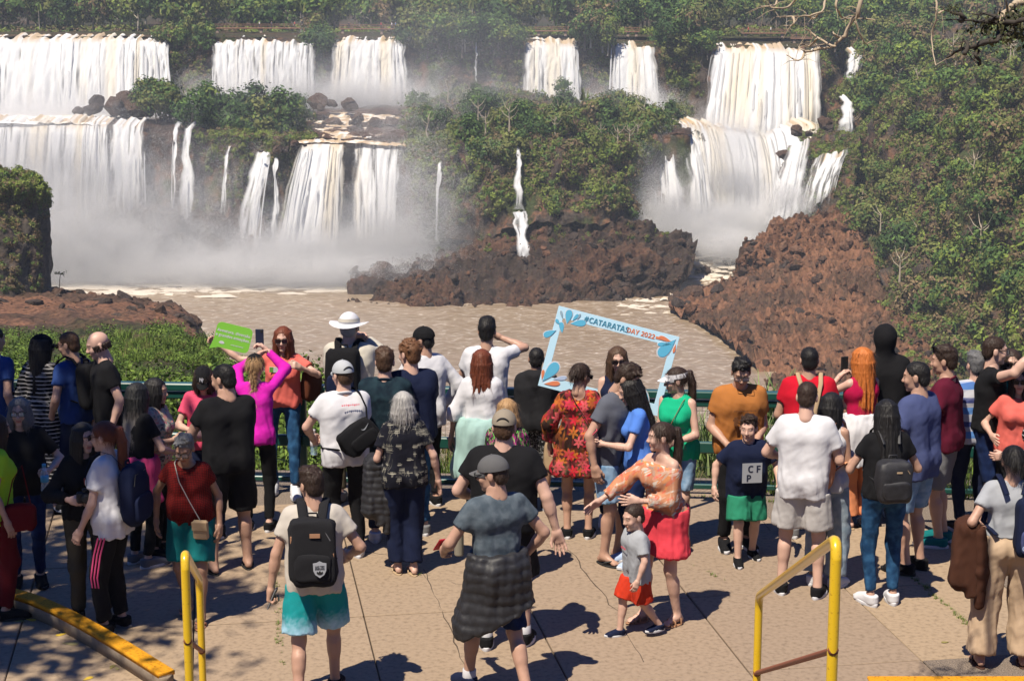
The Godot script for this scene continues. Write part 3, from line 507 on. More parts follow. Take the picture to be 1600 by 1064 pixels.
	for e in [[Vector3(3.30, -0.16, -22.00), 0.8], [Vector3(2.86, -0.08, -20.00), 0.6], [Vector3(2.11, 0.08, -18.20), 0.45], [Vector3(2.94, -0.13, -19.00), 0.6], [Vector3(2.20, -0.08, -20.00), 0.5], [Vector3(4.78, -0.14, -18.50), 0.6], [Vector3(5.77, -0.49, -22.00), 0.7]]:
		var o := thing("spiky_plant", "spiky leaved plant growing just behind the right rail", "plant", e[0] + Vector3(0, -0.55 * e[1], 0), r.randf() * TAU, "spiky plants behind the right rail")
		part("leaves", blade_clump(r.randi() % 1000, 40, 0.9 * e[1], 0.03 * e[1], [Color(0.1, 0.15, 0.05), Color(0.16, 0.2, 0.08)]), leafy, o)
	# a thin sapling on the near bank
	var sap := thing("sapling", "thin bare stemmed sapling at the edge of the left riverbank", "sapling", Vector3(-60.0, -34.2, -234.0))
	part("stem", tube([Vector3(0, -0.5, 0), Vector3(0.1, 1.2, 0), Vector3(0.3, 2.2, 0)], [0.06, 0.05, 0.02], 6), bark, sap)
	var sc := part("crown", crown_mesh(350, Vector3(1.6, 0.5, 1.0), 6, 12, 0.2, [midg, deep]), leafy, sap)
	sc.position = Vector3(0.2, 2.2, 0)

	# ---- footbridges on the rim, with the people on them
	var steel := mat(lin(0.2, 0.1, 0.06), 0.8)
	var concrete := mat(lin(0.3, 0.22, 0.17), 0.9)
	for e in [[Vector3(-86.3, -6.3, -526.0), Vector3(-58.9, -6.3, -526.0), "over the first upper fall"], [Vector3(-50.0, -6.5, -526.0), Vector3(-31.1, -6.5, -526.0), "over the second upper fall"], [Vector3(6.7, -7.1, -526.0), Vector3(16.5, -7.1, -526.0), "over the square white fall"], [Vector3(32.6, -7.3, -526.0), Vector3(37.0, -7.3, -526.0), "peeping out right of the lone tree"], [Vector3(66.9, -7.8, -528.0), Vector3(79.6, -7.8, -528.0), "at the left of the main cascade"], [Vector3(79.9, -9.1, -520.0), Vector3(101.1, -9.1, -520.0), "at the right of the main cascade"]]:
		var a: Vector3 = e[0]
		var b: Vector3 = e[1]
		var L := a.distance_to(b)
		var o := thing("footbridge", "rust brown footbridge span %s" % e[2], "footbridge", (a + b) * 0.5)
		part("deck", box_mesh(Vector3(L, 0.35, 1.8), 0.05), steel, o)
		for s in [-1.0, 1.0]:
			var hr := part("handrail", box_mesh(Vector3(L, 0.12, 0.1)), steel, o)
			hr.position = Vector3(0, 1.15, s * 0.85)
			var hm := part("mid_rail", box_mesh(Vector3(L, 0.08, 0.08)), steel, o)
			hm.position = Vector3(0, 0.65, s * 0.85)
		for k in maxi(2, int(L / 6.0)) + 1:
			var t := float(k) / maxi(2, int(L / 6.0))
			var ps := part("post", box_mesh(Vector3(0.15, 1.1, 0.15)), steel, o)
			ps.position = Vector3((t - 0.5) * (L - 0.4), 0.7, 0.85)
			if k % 2 == 0:
				var pr := part("pier", box_mesh(Vector3(0.8, 3.6, 1.2), 0.1), concrete, o)
				pr.position = Vector3((t - 0.5) * (L - 2.0), -1.9, 0)
	var far := net([cap(Vector3(0, 0.1, 0), Vector3(0, 0.85, 0), 0.11, 0.14, 0.1), cap(Vector3(0, 0.9, 0), Vector3(0, 1.4, 0), 0.16, 0.19, 0.1), cap(Vector3(0, 1.6, 0), Vector3(0, 1.66, 0), 0.1, 0.1, 0.04)], 0.06)
	for e in [[Vector3(-73.1, -6.3, -526.0), 0], [Vector3(-69.6, -6.3, -526.0), 1], [Vector3(-37.9, -6.5, -526.0), 2], [Vector3(-34.8, -6.5, -526.0), 0], [Vector3(-33.7, -6.5, -526.0), 3], [Vector3(-47.2, -6.5, -526.0), 1], [Vector3(68.5, -7.8, -526.0), 2], [Vector3(75.0, -7.8, -526.0), 0], [Vector3(95.6, -9.1, -520.0), 3], [Vector3(98.4, -9.1, -520.0), 2], [Vector3(103.5, -9.1, -520.0), 0], [Vector3(81.5, -9.1, -520.0), 1], [Vector3(-62.9, -6.3, -526.0), 2]]:
		var col := PackedColorArray()
		var shirt: Color = [Color(0.7, 0.7, 0.7), Color(0.1, 0.1, 0.14), Color(0.5, 0.06, 0.08), Color(0.15, 0.25, 0.5)][e[1]]
		for q: Vector3 in far.v: col.append(Color(0.03, 0.035, 0.06) if q.y < 0.9 else (shirt if q.y < 1.48 else Color(0.3, 0.18, 0.12)))
		var o := part("person", net_mesh(far, col), vmat(0.9))
		o.position = e[0] + Vector3(0, 0.18, 0)
		tag(o, "tiny visitor in a %s top on the far footbridge" % ["white", "dark", "red", "blue"][e[1]], "person", "visitors on the far footbridge")
	# a picnic roof among the trees on the hillside
	var hut := thing("shelter", "small tile roofed shelter among the trees on the right hillside", "shelter", Vector3(83.5, -41.7, -318.0))
	hut.scale = Vector3.ONE * 0.75
	var roof := SurfaceTool.new()
	roof.begin(Mesh.PRIMITIVE_TRIANGLES)
	for s in 4:
		var a := PI / 2 * s + PI / 4
		var p := Vector3(cos(a) * 2.6, 0, sin(a) * 2.6)
		var q := Vector3(cos(a + PI / 2) * 2.6, 0, sin(a + PI / 2) * 2.6)
		face(roof, [p, q, Vector3(0, 1.3, 0)], (p + q).normalized() + Vector3.UP)
	var rf := part("roof", roof.commit(), mat(lin(0.2, 0.09, 0.045), 0.9), hut)
	rf.position.y = 2.4
	for s in 4:
		var a := PI / 2 * s + PI / 4
		var po := part("post", box_mesh(Vector3(0.15, 3.4, 0.15)), bark, hut)
		po.position = Vector3(cos(a) * 2.3, 0.75, sin(a) * 2.3)

# a loose wisp of droplets
func wisp() -> ArrayMesh:
	var r := RandomNumberGenerator.new()
	r.seed = 19
	var v := PackedVector3Array()
	var idx := PackedInt32Array()
	for k in 230:
		var c := Vector3(r.randfn(), r.randfn(), r.randfn()) * 1.3
		var b := Basis(Vector3(r.randfn(), r.randfn(), r.randfn()).normalized(), r.randf() * TAU) * r.randf_range(0.011, 0.022)
		var o := v.size()
		for q in [Vector3(1, 1, 1), Vector3(-1, -1, 1), Vector3(-1, 1, -1), Vector3(1, -1, -1)]: v.append(c + b * q)
		idx.append_array(PackedInt32Array([o, o + 1, o + 2, o, o + 3, o + 1, o, o + 2, o + 3, o + 1, o + 3, o + 2]))
	return from_arrays(v, idx)

func low_cover(rows: Array) -> Dictionary:
	if not mats.has("low"):
		mats["low"] = patch(rows, 120, 45, 3.6, noise(0.09, 4, 14), cliff_color, Vector3(1.2, 0.55, 1.2))
	return mats["low"]

func boulder_foam(sd: int) -> ArrayMesh:
	var d := pillow(Vector3(1, 1, 1), 1.0, 10)
	ruffle(d, noise(1.6, 3, sd), 0.35)
	var col := PackedColorArray()
	for p: Vector3 in d.v: col.append(Color(0.5, 0.45, 0.38))
	return net_mesh(d, col)

# ---------------------------------------------------------------- the terrace
func make_terrace() -> void:
	var r := RandomNumberGenerator.new()
	r.seed = 31
	var base := mat(lin(0.1, 0.085, 0.06), 0.95)
	var conc: Array = []
	var grain := noise_tex(noise(0.03, 6, 41), [[0.12, Color(0.84, 0.83, 0.82)], [0.35, Color(0.95, 0.948, 0.945)], [0.65, Color(1, 1, 1)]], 1024, 1024)
	var spots := noise_tex(noise(0.022, 2, 43, FastNoiseLite.TYPE_CELLULAR), [[0.0, Color(0.55, 0.5, 0.45, 0.9)], [0.035, Color(0.7, 0.66, 0.6, 0.5)], [0.07, Color(1, 1, 1, 0.0)], [1.0, Color(1, 1, 1, 0.0)]], 1024, 1024)
	var cbump := noise_tex(noise(0.12, 4, 44), [], 512, 512, true, 5.0)
	for k in 5:
		var m := StandardMaterial3D.new()
		var t: float = [1.0, 0.93, 1.05, 0.97, 0.88][k]
		m.albedo_color = lin(0.266 * t, 0.196 * t, 0.132 * t * [1.0, 1.03, 0.97, 1.0, 1.04][k])
		m.albedo_texture = grain
		m.roughness = 0.92
		m.uv1_triplanar = true
		m.uv1_world_triplanar = true
		m.uv1_scale = Vector3.ONE * 0.55
		m.uv1_offset = Vector3(k * 0.31, 0, k * 0.17)
		m.detail_enabled = true
		m.detail_albedo = spots
		m.detail_blend_mode = BaseMaterial3D.BLEND_MODE_MUL
		m.detail_uv_layer = BaseMaterial3D.DETAIL_UV_1
		m.normal_enabled = true
		m.normal_texture = cbump
		m.normal_scale = 0.06
		conc.append(m)
	var rough := StandardMaterial3D.new()
	rough.albedo_texture = noise_tex(noise(0.2, 3, 51), [[0.25, lin(0.085, 0.065, 0.05)], [0.5, lin(0.165, 0.13, 0.1)], [0.8, lin(0.25, 0.2, 0.16)]], 512, 512)
	rough.uv1_triplanar = true
	rough.uv1_world_triplanar = true
	rough.uv1_scale = Vector3.ONE * 0.8
	rough.normal_enabled = true
	rough.normal_texture = cbump
	rough.normal_scale = 1.0
	rough.roughness = 0.95
	var ground := structure("terrace", box_mesh(Vector3(30, 3.0, 18.4)), base)
	ground.position = Vector3(0, -1.545, -8.2)
	var turn := Basis(Vector3.UP, deg_to_rad(9.5))
	var sl: Array = []
	for k in 3: sl.append(slab_mesh(r, Vector2(1.3, 1.595)))
	for i in range(-9, 9):
		for j in range(5, 12):
			var c := turn * Vector3(i * 1.31 + 0.4, -0.02, -j * 1.605 + 0.35)
			var d := 17.15 - c.x * 0.07 + c.z
			if d < 0.75 or c.z > -8.2 or absf(c.x) > 9.0: continue
			var o := part("paving_slab", sl[(i + j * 2 + 40) % 3], rough if c.x + (c.z + 13.0) * 0.45 > 3.55 else conc[(i * 3 + j * 5 + 60) % 5], ground)
			o.transform = ground.transform.affine_inverse() * Transform3D(turn * Basis(Vector3.UP, PI * (i % 2)) * Basis(Vector3.RIGHT, r.randf_range(-0.0012, 0.0012)), c + Vector3(0, r.randf_range(-0.003, 0.003), 0))
	# the strip of rough concrete under the rail
	var strip := part("edge_strip", box_mesh(Vector3(24, 0.14, 1.5), 0.02), rough, ground)
	strip.transform = ground.transform.affine_inverse() * Transform3D(Basis(Vector3.UP, -0.07), Vector3(0, -0.079, -16.75))
	# dirt-filled cracks that wander over the slabs
	var grime := mat(lin(0.07, 0.05, 0.034), 0.95)
	for e in [[Vector3(-0.755, 0.000, -14.441), Vector3(-0.493, 0.000, -13.123), Vector3(-0.306, 0.000, -11.895)], [Vector3(0.402, 0.000, -15.434), Vector3(0.727, 0.000, -13.870), Vector3(0.976, 0.000, -12.321)], [Vector3(1.128, 0.000, -15.150), Vector3(1.394, 0.000, -14.357), Vector3(1.827, 0.000, -12.778), Vector3(2.069, 0.000, -11.895)], [Vector3(-1.366, 0.000, -14.967), Vector3(-0.877, 0.000, -14.700), Vector3(-0.716, 0.000, -14.191), Vector3(-0.209, 0.000, -13.980)], [Vector3(2.591, 0.000, -18.515), Vector3(2.237, 0.000, -16.786), Vector3(2.309, 0.000, -15.530)]]:
		var pts: Array = []
		var wid: Array = []
		for k in 21:
			var f: float = k / 20.0 * (e.size() - 1)
			var i0 := mini(int(f), e.size() - 2)
			pts.append((e[i0] as Vector3).lerp(e[i0 + 1], f - i0) + Vector3(r.randfn() * 0.014, 0.0045, r.randfn() * 0.014))
			wid.append(r.randf_range(0.002, 0.006))
		var cr := part("crack", tube(pts, wid, 4, 0.25), grime, ground)
		cr.transform = ground.transform.affine_inverse()
	# weeds and fallen leaves
	var weed := blade_clump(77, 12, 0.035, 0.003, [Color(0.1, 0.15, 0.03), Color(0.16, 0.18, 0.04)])
	var leafm := vmat(0.7)
	var lf: Array = []
	for e in [[Vector3(-2.040, 0.000, -14.788), Vector3(-1.665, 0.000, -12.259), 60], [Vector3(3.341, 0.000, -14.191), Vector3(3.545, 0.000, -12.914), 80], [Vector3(1.128, 0.000, -15.150), Vector3(1.793, 0.000, -14.109), 14], [Vector3(1.605, 0.000, -16.674), Vector3(2.622, 0.000, -16.454), 60], [Vector3(-0.981, 0.000, -14.612), Vector3(-0.747, 0.000, -14.273), 8]]:
		for k in e[2]:
			lf.append(Transform3D(Basis(Vector3.UP, r.randf() * TAU) * r.randf_range(0.4, 1.3), (e[0] as Vector3).lerp(e[1], r.randf()) + Vector3(r.randfn() * 0.015, -0.005, r.randfn() * 0.02)))
	scatter("weeds", "tiny green weeds growing in the joints of the paving", weed, leafm, lf)
	for e in [[Vector3(-3.802, 0.000, -13.166), 0.1, 0], [Vector3(-3.731, 0.000, -13.195), 0.09, 1], [Vector3(-3.413, 0.000, -12.873), 0.09, 1], [Vector3(-3.304, 0.000, -12.684), 0.13, 2], [Vector3(-2.885, 0.000, -12.209), 0.08, 0], [Vector3(-2.843, 0.000, -12.184), 0.06, 2], [Vector3(-3.009, 0.000, -11.990), 0.09, 1], [Vector3(-1.281, 0.000, -15.300), 0.07, 2], [Vector3(3.244, 0.000, -12.711), 0.06, 0]]:
		var q: Vector3 = e[0]
		var o := part("fallen_leaf", leaf_mesh(e[1]), mat([lin(0.2, 0.17, 0.05), lin(0.5, 0.34, 0.03), lin(0.28, 0.24, 0.1)][e[2]], 0.7))
		o.transform = Transform3D(Basis(Vector3.UP, r.randf() * TAU), q + Vector3(0, 0.008, 0))
		tag(o, "%s fallen leaf lying on the paving" % ["olive", "yellow", "pale tan"][e[2]], "leaf", "fallen leaves on the paving")
	# kerb with a yellow top
	var yellow := mat(lin(0.52, 0.235, 0.008), 0.75, 0.35)
	yellow.albedo_texture = noise_tex(noise(0.05, 5, 61), [[0.2, Color(0.72, 0.68, 0.6)], [0.35, Color(0.97, 0.97, 0.97)], [1.0, Color(1, 1, 1)]], 512, 512)
	yellow.uv1_triplanar = true
	yellow.uv1_world_triplanar = true
	yellow.uv1_scale = Vector3.ONE * 1.2
	var kc := mat(lin(0.24, 0.19, 0.14), 0.95)
	kc.albedo_texture = grain
	kc.uv1_triplanar = true
	kc.uv1_scale = Vector3.ONE * 0.8
	var kerb := thing("kerb", "curved kerb with a worn yellow painted top at the lower left", "kerb")
	var line: Array = [Vector3(-6.2, 0, -14.55), Vector3(-5.0, 0, -14.05), Vector3(-4.03, 0, -13.47), Vector3(-3.65, 0, -13.17), Vector3(-3.25, 0, -12.74), Vector3(-2.87, 0, -12.28), Vector3(-2.46, 0, -11.76)]
	var fine: Array = []
	for k in 25:
		var f := k / 24.0 * (line.size() - 1)
		var i0 := mini(int(f), line.size() - 2)
		fine.append((line[i0] as Vector3).cubic_interpolate(line[i0 + 1], line[maxi(i0 - 1, 0)], line[mini(i0 + 2, line.size() - 1)], f - i0))
	for lay in [[0.0, 0.11, 0.118, kc, "side"], [0.1, 0.14, 0.128, yellow, "painted_top"]]:
		var rings: Array = []
		for k in fine.size():
			var dd: Vector3 = (fine[mini(k + 1, fine.size() - 1)] - fine[maxi(k - 1, 0)]).normalized()
			var nn := Vector3(dd.z, 0, -dd.x)
			var w: float = lay[2]
			var b := 0.012
			rings.append([fine[k] + Vector3.UP * lay[0], fine[k] + Vector3.UP * (lay[1] - b), fine[k] + nn * b + Vector3.UP * lay[1], fine[k] + nn * (w - b) + Vector3.UP * lay[1], fine[k] + nn * w + Vector3.UP * (lay[1] - b), fine[k] + nn * w + Vector3.UP * lay[0]])
		part(lay[4], skin_rings(rings, true, true, true), lay[3], kerb)
	# steps that come down to the terrace in front
	var steps := thing("steps", "concrete steps with a yellow painted edge at the foot that lead down to the terrace", "steps")
	for k in 12:
		var st := part("step", box_mesh(Vector3(9.0, 0.15 * (k + 1), 0.5), 0.008), conc[k % 5], steps)
		st.position = Vector3(3.1, 0.075 * (k + 1) - 0.003, -11.25 + k * 0.5)
	var ns := part("painted_edge", box_mesh(Vector3(5.2, 0.02, 0.09), 0.006), yellow, steps)
	ns.position = Vector3(5.12, 0.012, -11.96)
	# rail along the drop
	var green := mat(lin(0.006, 0.055, 0.043), 0.35, 0.5)
	green.clearcoat_enabled = true
	green.clearcoat = 0.4
	green.clearcoat_roughness = 0.2
	var wire := mat(lin(0.02, 0.035, 0.03), 0.6)
	var rail := thing("railing", "dark green metal railing with wire mesh along the edge of the terrace", "railing", Vector3(0, 0, -16.86), -0.07)
	for seg in [[-9.0, -4.6], [-4.6, -2.06], [-2.06, -0.42], [-0.42, 2.62], [2.62, 5.2], [5.2, 9.0]]:
		var L: float = seg[1] - seg[0] - 0.01
		var c: float = (seg[0] + seg[1]) * 0.5
		for e in [[0.99, 0.075, 0.1, "top_rail"], [0.905, 0.07, 0.05, "upper_bar"], [0.47, 0.11, 0.06, "mid_rail"]]:
			var o := part(e[3], box_mesh(Vector3(L, e[1], e[2]), 0.012), green, rail)
			o.position = Vector3(c, e[0], 0)
		var bt := part("bottom_rail", box_mesh(Vector3(L, 0.05, 0.04), 0.008), green, rail)
		bt.position = Vector3(c, 0.08, 0)
		var sm := SurfaceTool.new()
		sm.begin(Mesh.PRIMITIVE_TRIANGLES)
		var n := int(L / 0.05)
		for k in n: add_box(sm, Transform3D(Basis(), Vector3(c - L / 2 + (k + 0.5) * L / n, 0.48, -0.035)), Vector3(0.003, 0.82, 0.003))
		for k in 6: add_box(sm, Transform3D(Basis(), Vector3(c, 0.12 + k * 0.14, -0.0385)), Vector3(L, 0.003, 0.003))
		var wm := part("wire_mesh", sm.commit(), wire, rail)
		wm.set_meta("kind", "stuff")
		var po := part("post", box_mesh(Vector3(0.07, 1.0, 0.07), 0.01), green, rail)
		po.position = Vector3(seg[0], 0.45, -0.06)
	# yellow handrails beside the steps
	var paint_y := mat(lin(0.56, 0.36, 0.01), 0.3, 0.5)
	paint_y.clearcoat_enabled = true
	paint_y.clearcoat = 0.5
	paint_y.clearcoat_roughness = 0.15
	paint_y.albedo_texture = noise_tex(noise(0.06, 4, 71), [[0.0, Color(0.5, 0.36, 0.22)], [0.14, Color(0.62, 0.5, 0.4)], [0.2, Color(1, 1, 1)], [1, Color(1, 1, 1)]], 256, 256)
	paint_y.uv1_triplanar = true
	paint_y.uv1_scale = Vector3.ONE * 3.0
	var rust := mat(lin(0.2, 0.06, 0.025), 0.7)
	for e in [[Vector3(1.38, 2.51, -7.3), Vector3(1.52, 1.14, -10.5), "yellow tube handrail with a rusty middle bar beside the right steps", -0.35], [Vector3(-1.775, 1.8, -9.3), Vector3(-2.085, 0.94, -11.4), "yellow tube handrail seen edge-on at the left", -0.5]]:
		var a: Vector3 = e[0]
		var b: Vector3 = e[1]
		var o := thing("handrail", e[2], "handrail")
		var dirn := (b - a).normalized()
		var pts: Array = [Vector3(a.x, maxf(0.0, a.y - 1.1), a.z), Vector3(a.x, a.y - 0.09, a.z)]
		for k in 5:
			var t := k / 4.0
			pts.append((Vector3(a.x, a.y - 0.09, a.z)).lerp(a, t).lerp(a.lerp(a + dirn * 0.09, t), t))
		pts.append(b - dirn * 0.09)
		for k in 4:
			var t := (k + 1) / 4.0
			pts.append((b - dirn * 0.09).lerp(b, t).lerp(b.lerp(b + Vector3.DOWN * 0.09, t), t))
		pts.append(Vector3(b.x, 0.0, b.z))
		var rr: Array = []
		for p in pts: rr.append(0.0245)
		part("tube", tube(pts, rr, 16), paint_y, o)
		part("middle_bar", tube([a + Vector3(0, -0.5, 0), b + Vector3(0, -0.5, 0)], [0.015, 0.015], 10), rust, o)
		for q in [a, b]:
			var fl := part("collar", tube([q + Vector3(0, -0.5 , 0) + dirn * 0.02, q + Vector3(0, -0.5, 0) - dirn * 0.02], [0.024, 0.024], 10), rust, o)
	# overhanging trees: shade at the left, bare twigs at the upper right
	var bark := mat(lin(0.17, 0.13, 0.1), 0.9)
	var leafy := vmat(0.7, 0.35)
	leafy.backlight_enabled = true
	leafy.backlight = Color(0.35, 0.4, 0.15)
	var shade := thing("shade_tree", "shade tree with a wide crown over the left of the terrace", "tree", Vector3(-9.8, 0, -11.0))
	part("trunk", tube([Vector3(0, -0.2, 0), Vector3(0.3, 2.5, 0.1), Vector3(0.9, 5.5, 0.3), Vector3(2.2, 8.0, 0.4)], [0.34, 0.26, 0.2, 0.1], 12), bark, shade)
	for k in 26:
		var qx := lerpf(0.2, 4.2, (k % 6 + r.randf()) / 6.0)
		var q := Vector3(qx, r.randf_range(7.6, 10.2), lerpf(-2.4 if qx < 2.8 else -0.2, 3.4, (k / 6 + r.randf()) / 5.0))
		part("limb", tube([Vector3(0.9, 5.5, 0.3), q.lerp(Vector3(0.9, 5.5, 0.3), 0.5) + Vector3(0, 0.4, 0), q], [0.1, 0.06, 0.02], 7), bark, shade)
		var c := part("foliage", crown_mesh(500 + k, Vector3(1.9, 1.1, 1.9), 12, 26, 0.17, [Color(0.05, 0.1, 0.02), Color(0.07, 0.13, 0.03)], 0.1), leafy, shade)
		c.position = q
	var twigm := mat(lin(0.34, 0.27, 0.19), 0.9)
	var bare := thing("bare_tree", "leafless pale branches hanging into the top of the view", "tree", Vector3(4.2, 0, -9.6))
	part("trunk", tube([Vector3(0, 0, 0), Vector3(0.1, 3.2, 0), Vector3(0.0, 6.0, -0.2)], [0.16, 0.13, 0.09], 10), twigm, bare)
	twig_fan(bare, twigm, r)
	var dk := mat(lin(0.035, 0.028, 0.022), 0.9)
	var dark := thing("gnarled_tree", "dark crooked branches reaching in at the upper right corner", "tree", Vector3(5.6, 0, -11.0))
	part("trunk", tube([Vector3(0, 0, 0), Vector3(0.1, 2.5, 0), Vector3(-0.1, 6.0, -0.2)], [0.2, 0.17, 0.12], 10), dk, dark)
	dark_fan(dark, dk, twigm, r)

func leaf_mesh(s: float) -> ArrayMesh:
	var o := teardrop(s * 0.7, s, 0.0, Vector2(0, -s / 2))
	var m := plate(o, 0.002)
	var st := SurfaceTool.new()
	st.begin(Mesh.PRIMITIVE_TRIANGLES)
	st.append_from(m, 0, Transform3D(Basis(Vector3.RIGHT, PI / 2), Vector3.ZERO))
	return st.commit()

func slab_mesh(r: RandomNumberGenerator, s: Vector2) -> ArrayMesh:
	var st := SurfaceTool.new()
	st.begin(Mesh.PRIMITIVE_TRIANGLES)
	add_box(st, Transform3D(Basis(), Vector3.ZERO), Vector3(s.x, 0.05, s.y), 0.006)
	return st.commit()

# a branch through points of the terrace's space, in the tree's own axes
func branch(o: Node3D, m: Material, pts: Array, jit: float, r0: float, r1: float, r: RandomNumberGenerator) -> void:
	var w: Array = []
	var rr: Array = []
	var c: Array = []
	for p in pts: c.append(p - o.position + Vector3(0, 0, r.randf_range(-jit, jit)))
	var n := (pts.size() - 1) * 4
	for k in n + 1:
		var i0 := mini(k / 4, pts.size() - 2)
		var p: Vector3 = c[i0].cubic_interpolate(c[i0 + 1], c[maxi(i0 - 1, 0)], c[mini(i0 + 2, c.size() - 1)], k / 4.0 - i0)
		w.append(p + Vector3(r.randfn(), r.randfn(), 0) * r0 * 0.25)
		rr.append(lerpf(r0, r1, float(k) / n) * r.randf_range(0.85, 1.15))
	part("branch", tube(w, rr, 7), m, o)
	# side twigs
	for k in pts.size():
		var a: Vector3 = w[r.randi_range(n / 3, n)]
		var d := Vector3(r.randfn(), r.randfn() - 0.2, r.randfn() * 0.6).normalized() * r.randf_range(0.04, 0.14)
		part("twig", tube([a, a + d * 0.5 + Vector3(0, 0.01, 0), a + d], [r1 * 0.9, r1 * 0.6, r1 * 0.3], 5), m, o)

func twig_fan(o: Node3D, m: Material, r: RandomNumberGenerator) -> void:
	branch(o, m, [Vector3(1.90, 5.62, -10.00), Vector3(1.92, 4.95, -10.00), Vector3(1.91, 4.72, -10.00), Vector3(1.88, 4.64, -10.00), Vector3(1.82, 4.54, -10.00), Vector3(1.77, 4.49, -10.00), Vector3(1.68, 4.48, -10.00)], 0.05, 0.02, 0.004, r)
	for b in [[Vector3(1.91, 4.81, -10.00), Vector3(1.75, 4.75, -10.00), Vector3(1.70, 4.69, -10.00), Vector3(1.62, 4.66, -10.00), Vector3(1.55, 4.65, -10.00), Vector3(1.45, 4.65, -10.00)], [Vector3(1.82, 4.84, -10.00), Vector3(1.77, 4.72, -10.00), Vector3(1.82, 4.65, -10.00), Vector3(1.88, 4.64, -10.00), Vector3(1.99, 4.64, -10.00)], [Vector3(1.88, 4.63, -10.00), Vector3(1.92, 4.55, -10.00), Vector3(1.97, 4.49, -10.00)], [Vector3(1.77, 4.49, -10.00), Vector3(1.71, 4.53, -10.00), Vector3(1.66, 4.57, -10.00), Vector3(1.63, 4.58, -10.00)], [Vector3(1.71, 4.48, -10.00), Vector3(1.63, 4.46, -10.00), Vector3(1.59, 4.47, -10.00), Vector3(1.57, 4.49, -10.00)], [Vector3(1.63, 4.46, -10.00), Vector3(1.58, 4.41, -10.00), Vector3(1.54, 4.44, -10.00)], [Vector3(1.58, 4.81, -10.00), Vector3(1.53, 4.71, -10.00), Vector3(1.45, 4.70, -10.00), Vector3(1.39, 4.71, -10.00)], [Vector3(1.62, 4.66, -10.00), Vector3(1.67, 4.64, -10.00), Vector3(1.70, 4.68, -10.00)], [Vector3(1.55, 4.65, -10.00), Vector3(1.54, 4.61, -10.00), Vector3(1.51, 4.60, -10.00)], [Vector3(1.48, 4.77, -10.00), Vector3(1.47, 4.72, -10.00), Vector3(1.40, 4.71, -10.00), Vector3(1.36, 4.71, -10.00)], [Vector3(1.69, 4.53, -10.00), Vector3(1.66, 4.49, -10.00), Vector3(1.61, 4.50, -10.00)], [Vector3(1.82, 4.54, -10.00), Vector3(1.78, 4.55, -10.00), Vector3(1.77, 4.57, -10.00)], [Vector3(2.33, 4.88, -10.00), Vector3(2.34, 4.67, -10.00), Vector3(2.33, 4.53, -10.00), Vector3(2.32, 4.39, -10.00)], [Vector3(2.34, 4.67, -10.00), Vector3(2.37, 4.69, -10.00)]]:
		branch(o, m, b, 0.15, 0.008, 0.0025, r)

func dark_fan(o: Node3D, m: Material, pale: Material, r: RandomNumberGenerator) -> void:
	branch(o, pale, [Vector3(3.39, 4.77, -11.50), Vector3(3.23, 4.72, -11.50), Vector3(3.17, 4.69, -11.50), Vector3(3.12, 4.64, -11.50), Vector3(3.10, 4.63, -11.50)], 0.05, 0.03, 0.012, r)
	for b in [[Vector3(3.40, 4.57, -11.50), Vector3(3.23, 4.64, -11.50), Vector3(3.13, 4.60, -11.50), Vector3(3.04, 4.59, -11.50), Vector3(2.95, 4.60, -11.50), Vector3(2.87, 4.61, -11.50), Vector3(2.77, 4.60, -11.50)], [Vector3(3.23, 4.64, -11.50), Vector3(3.12, 4.55, -11.50), Vector3(3.02, 4.49, -11.50), Vector3(2.93, 4.44, -11.50), Vector3(2.85, 4.40, -11.50), Vector3(2.80, 4.35, -11.50), Vector3(2.72, 4.33, -11.50)], [Vector3(3.02, 4.49, -11.50), Vector3(2.96, 4.44, -11.50), Vector3(2.96, 4.38, -11.50), Vector3(2.99, 4.33, -11.50), Vector3(2.96, 4.36, -11.50)], [Vector3(3.32, 4.49, -11.50), Vector3(3.20, 4.51, -11.50), Vector3(3.08, 4.50, -11.50), Vector3(3.00, 4.47, -11.50)], [Vector3(2.87, 4.61, -11.50), Vector3(2.83, 4.64, -11.50), Vector3(2.78, 4.66, -11.50), Vector3(2.76, 4.69, -11.50)], [Vector3(3.04, 4.59, -11.50), Vector3(3.01, 4.63, -11.50), Vector3(2.95, 4.65, -11.50)], [Vector3(2.85, 4.40, -11.50), Vector3(2.88, 4.45, -11.50), Vector3(2.86, 4.49, -11.50)], [Vector3(3.13, 4.60, -11.50), Vector3(3.20, 4.57, -11.50), Vector3(3.24, 4.53, -11.50)]]:
		branch(o, m, b, 0.25, 0.02, 0.004, r)
	var tufts := crown_mesh(610, Vector3(0.5, 0.25, 0.4), 12, 16, 0.035, [Color(0.025, 0.03, 0.012), Color(0.05, 0.05, 0.02)], 0.1)
	var lm := vmat(0.8)
	for e in [[Vector3(3.18, 4.57, -11.50), 0.9], [Vector3(3.08, 4.54, -11.50), 0.9], [Vector3(3.23, 4.61, -11.50), 0.9], [Vector3(2.79, 4.67, -11.50), 0.35]]:
		var c := part("foliage", tufts, lm, o)
		c.position = e[0] - o.position
		c.scale = Vector3.ONE * e[1]

# ---------------------------------------------------------------- small helpers
func numbered(called: String) -> String:
	var n: int = used.get(called, -1) + 1
	used[called] = n
	return called if n == 0 else "%s_%03d" % [called, n]

func tag(o: Node, label: String, category := "", group := "", kind := "") -> Node:
	if label: o.set_meta("label", label)
	if category: o.set_meta("category", category)
	if group: o.set_meta("group", group)
	if kind: o.set_meta("kind", kind)
	return o

func thing(called: String, label: String, category: String, at := Vector3.ZERO, turn := 0.0, group := "") -> Node3D:
	var o := Node3D.new()
	o.name = numbered(called)
	add_child(o)
	o.position = at
	o.rotation.y = turn
	tag(o, label, category, group)
	return o

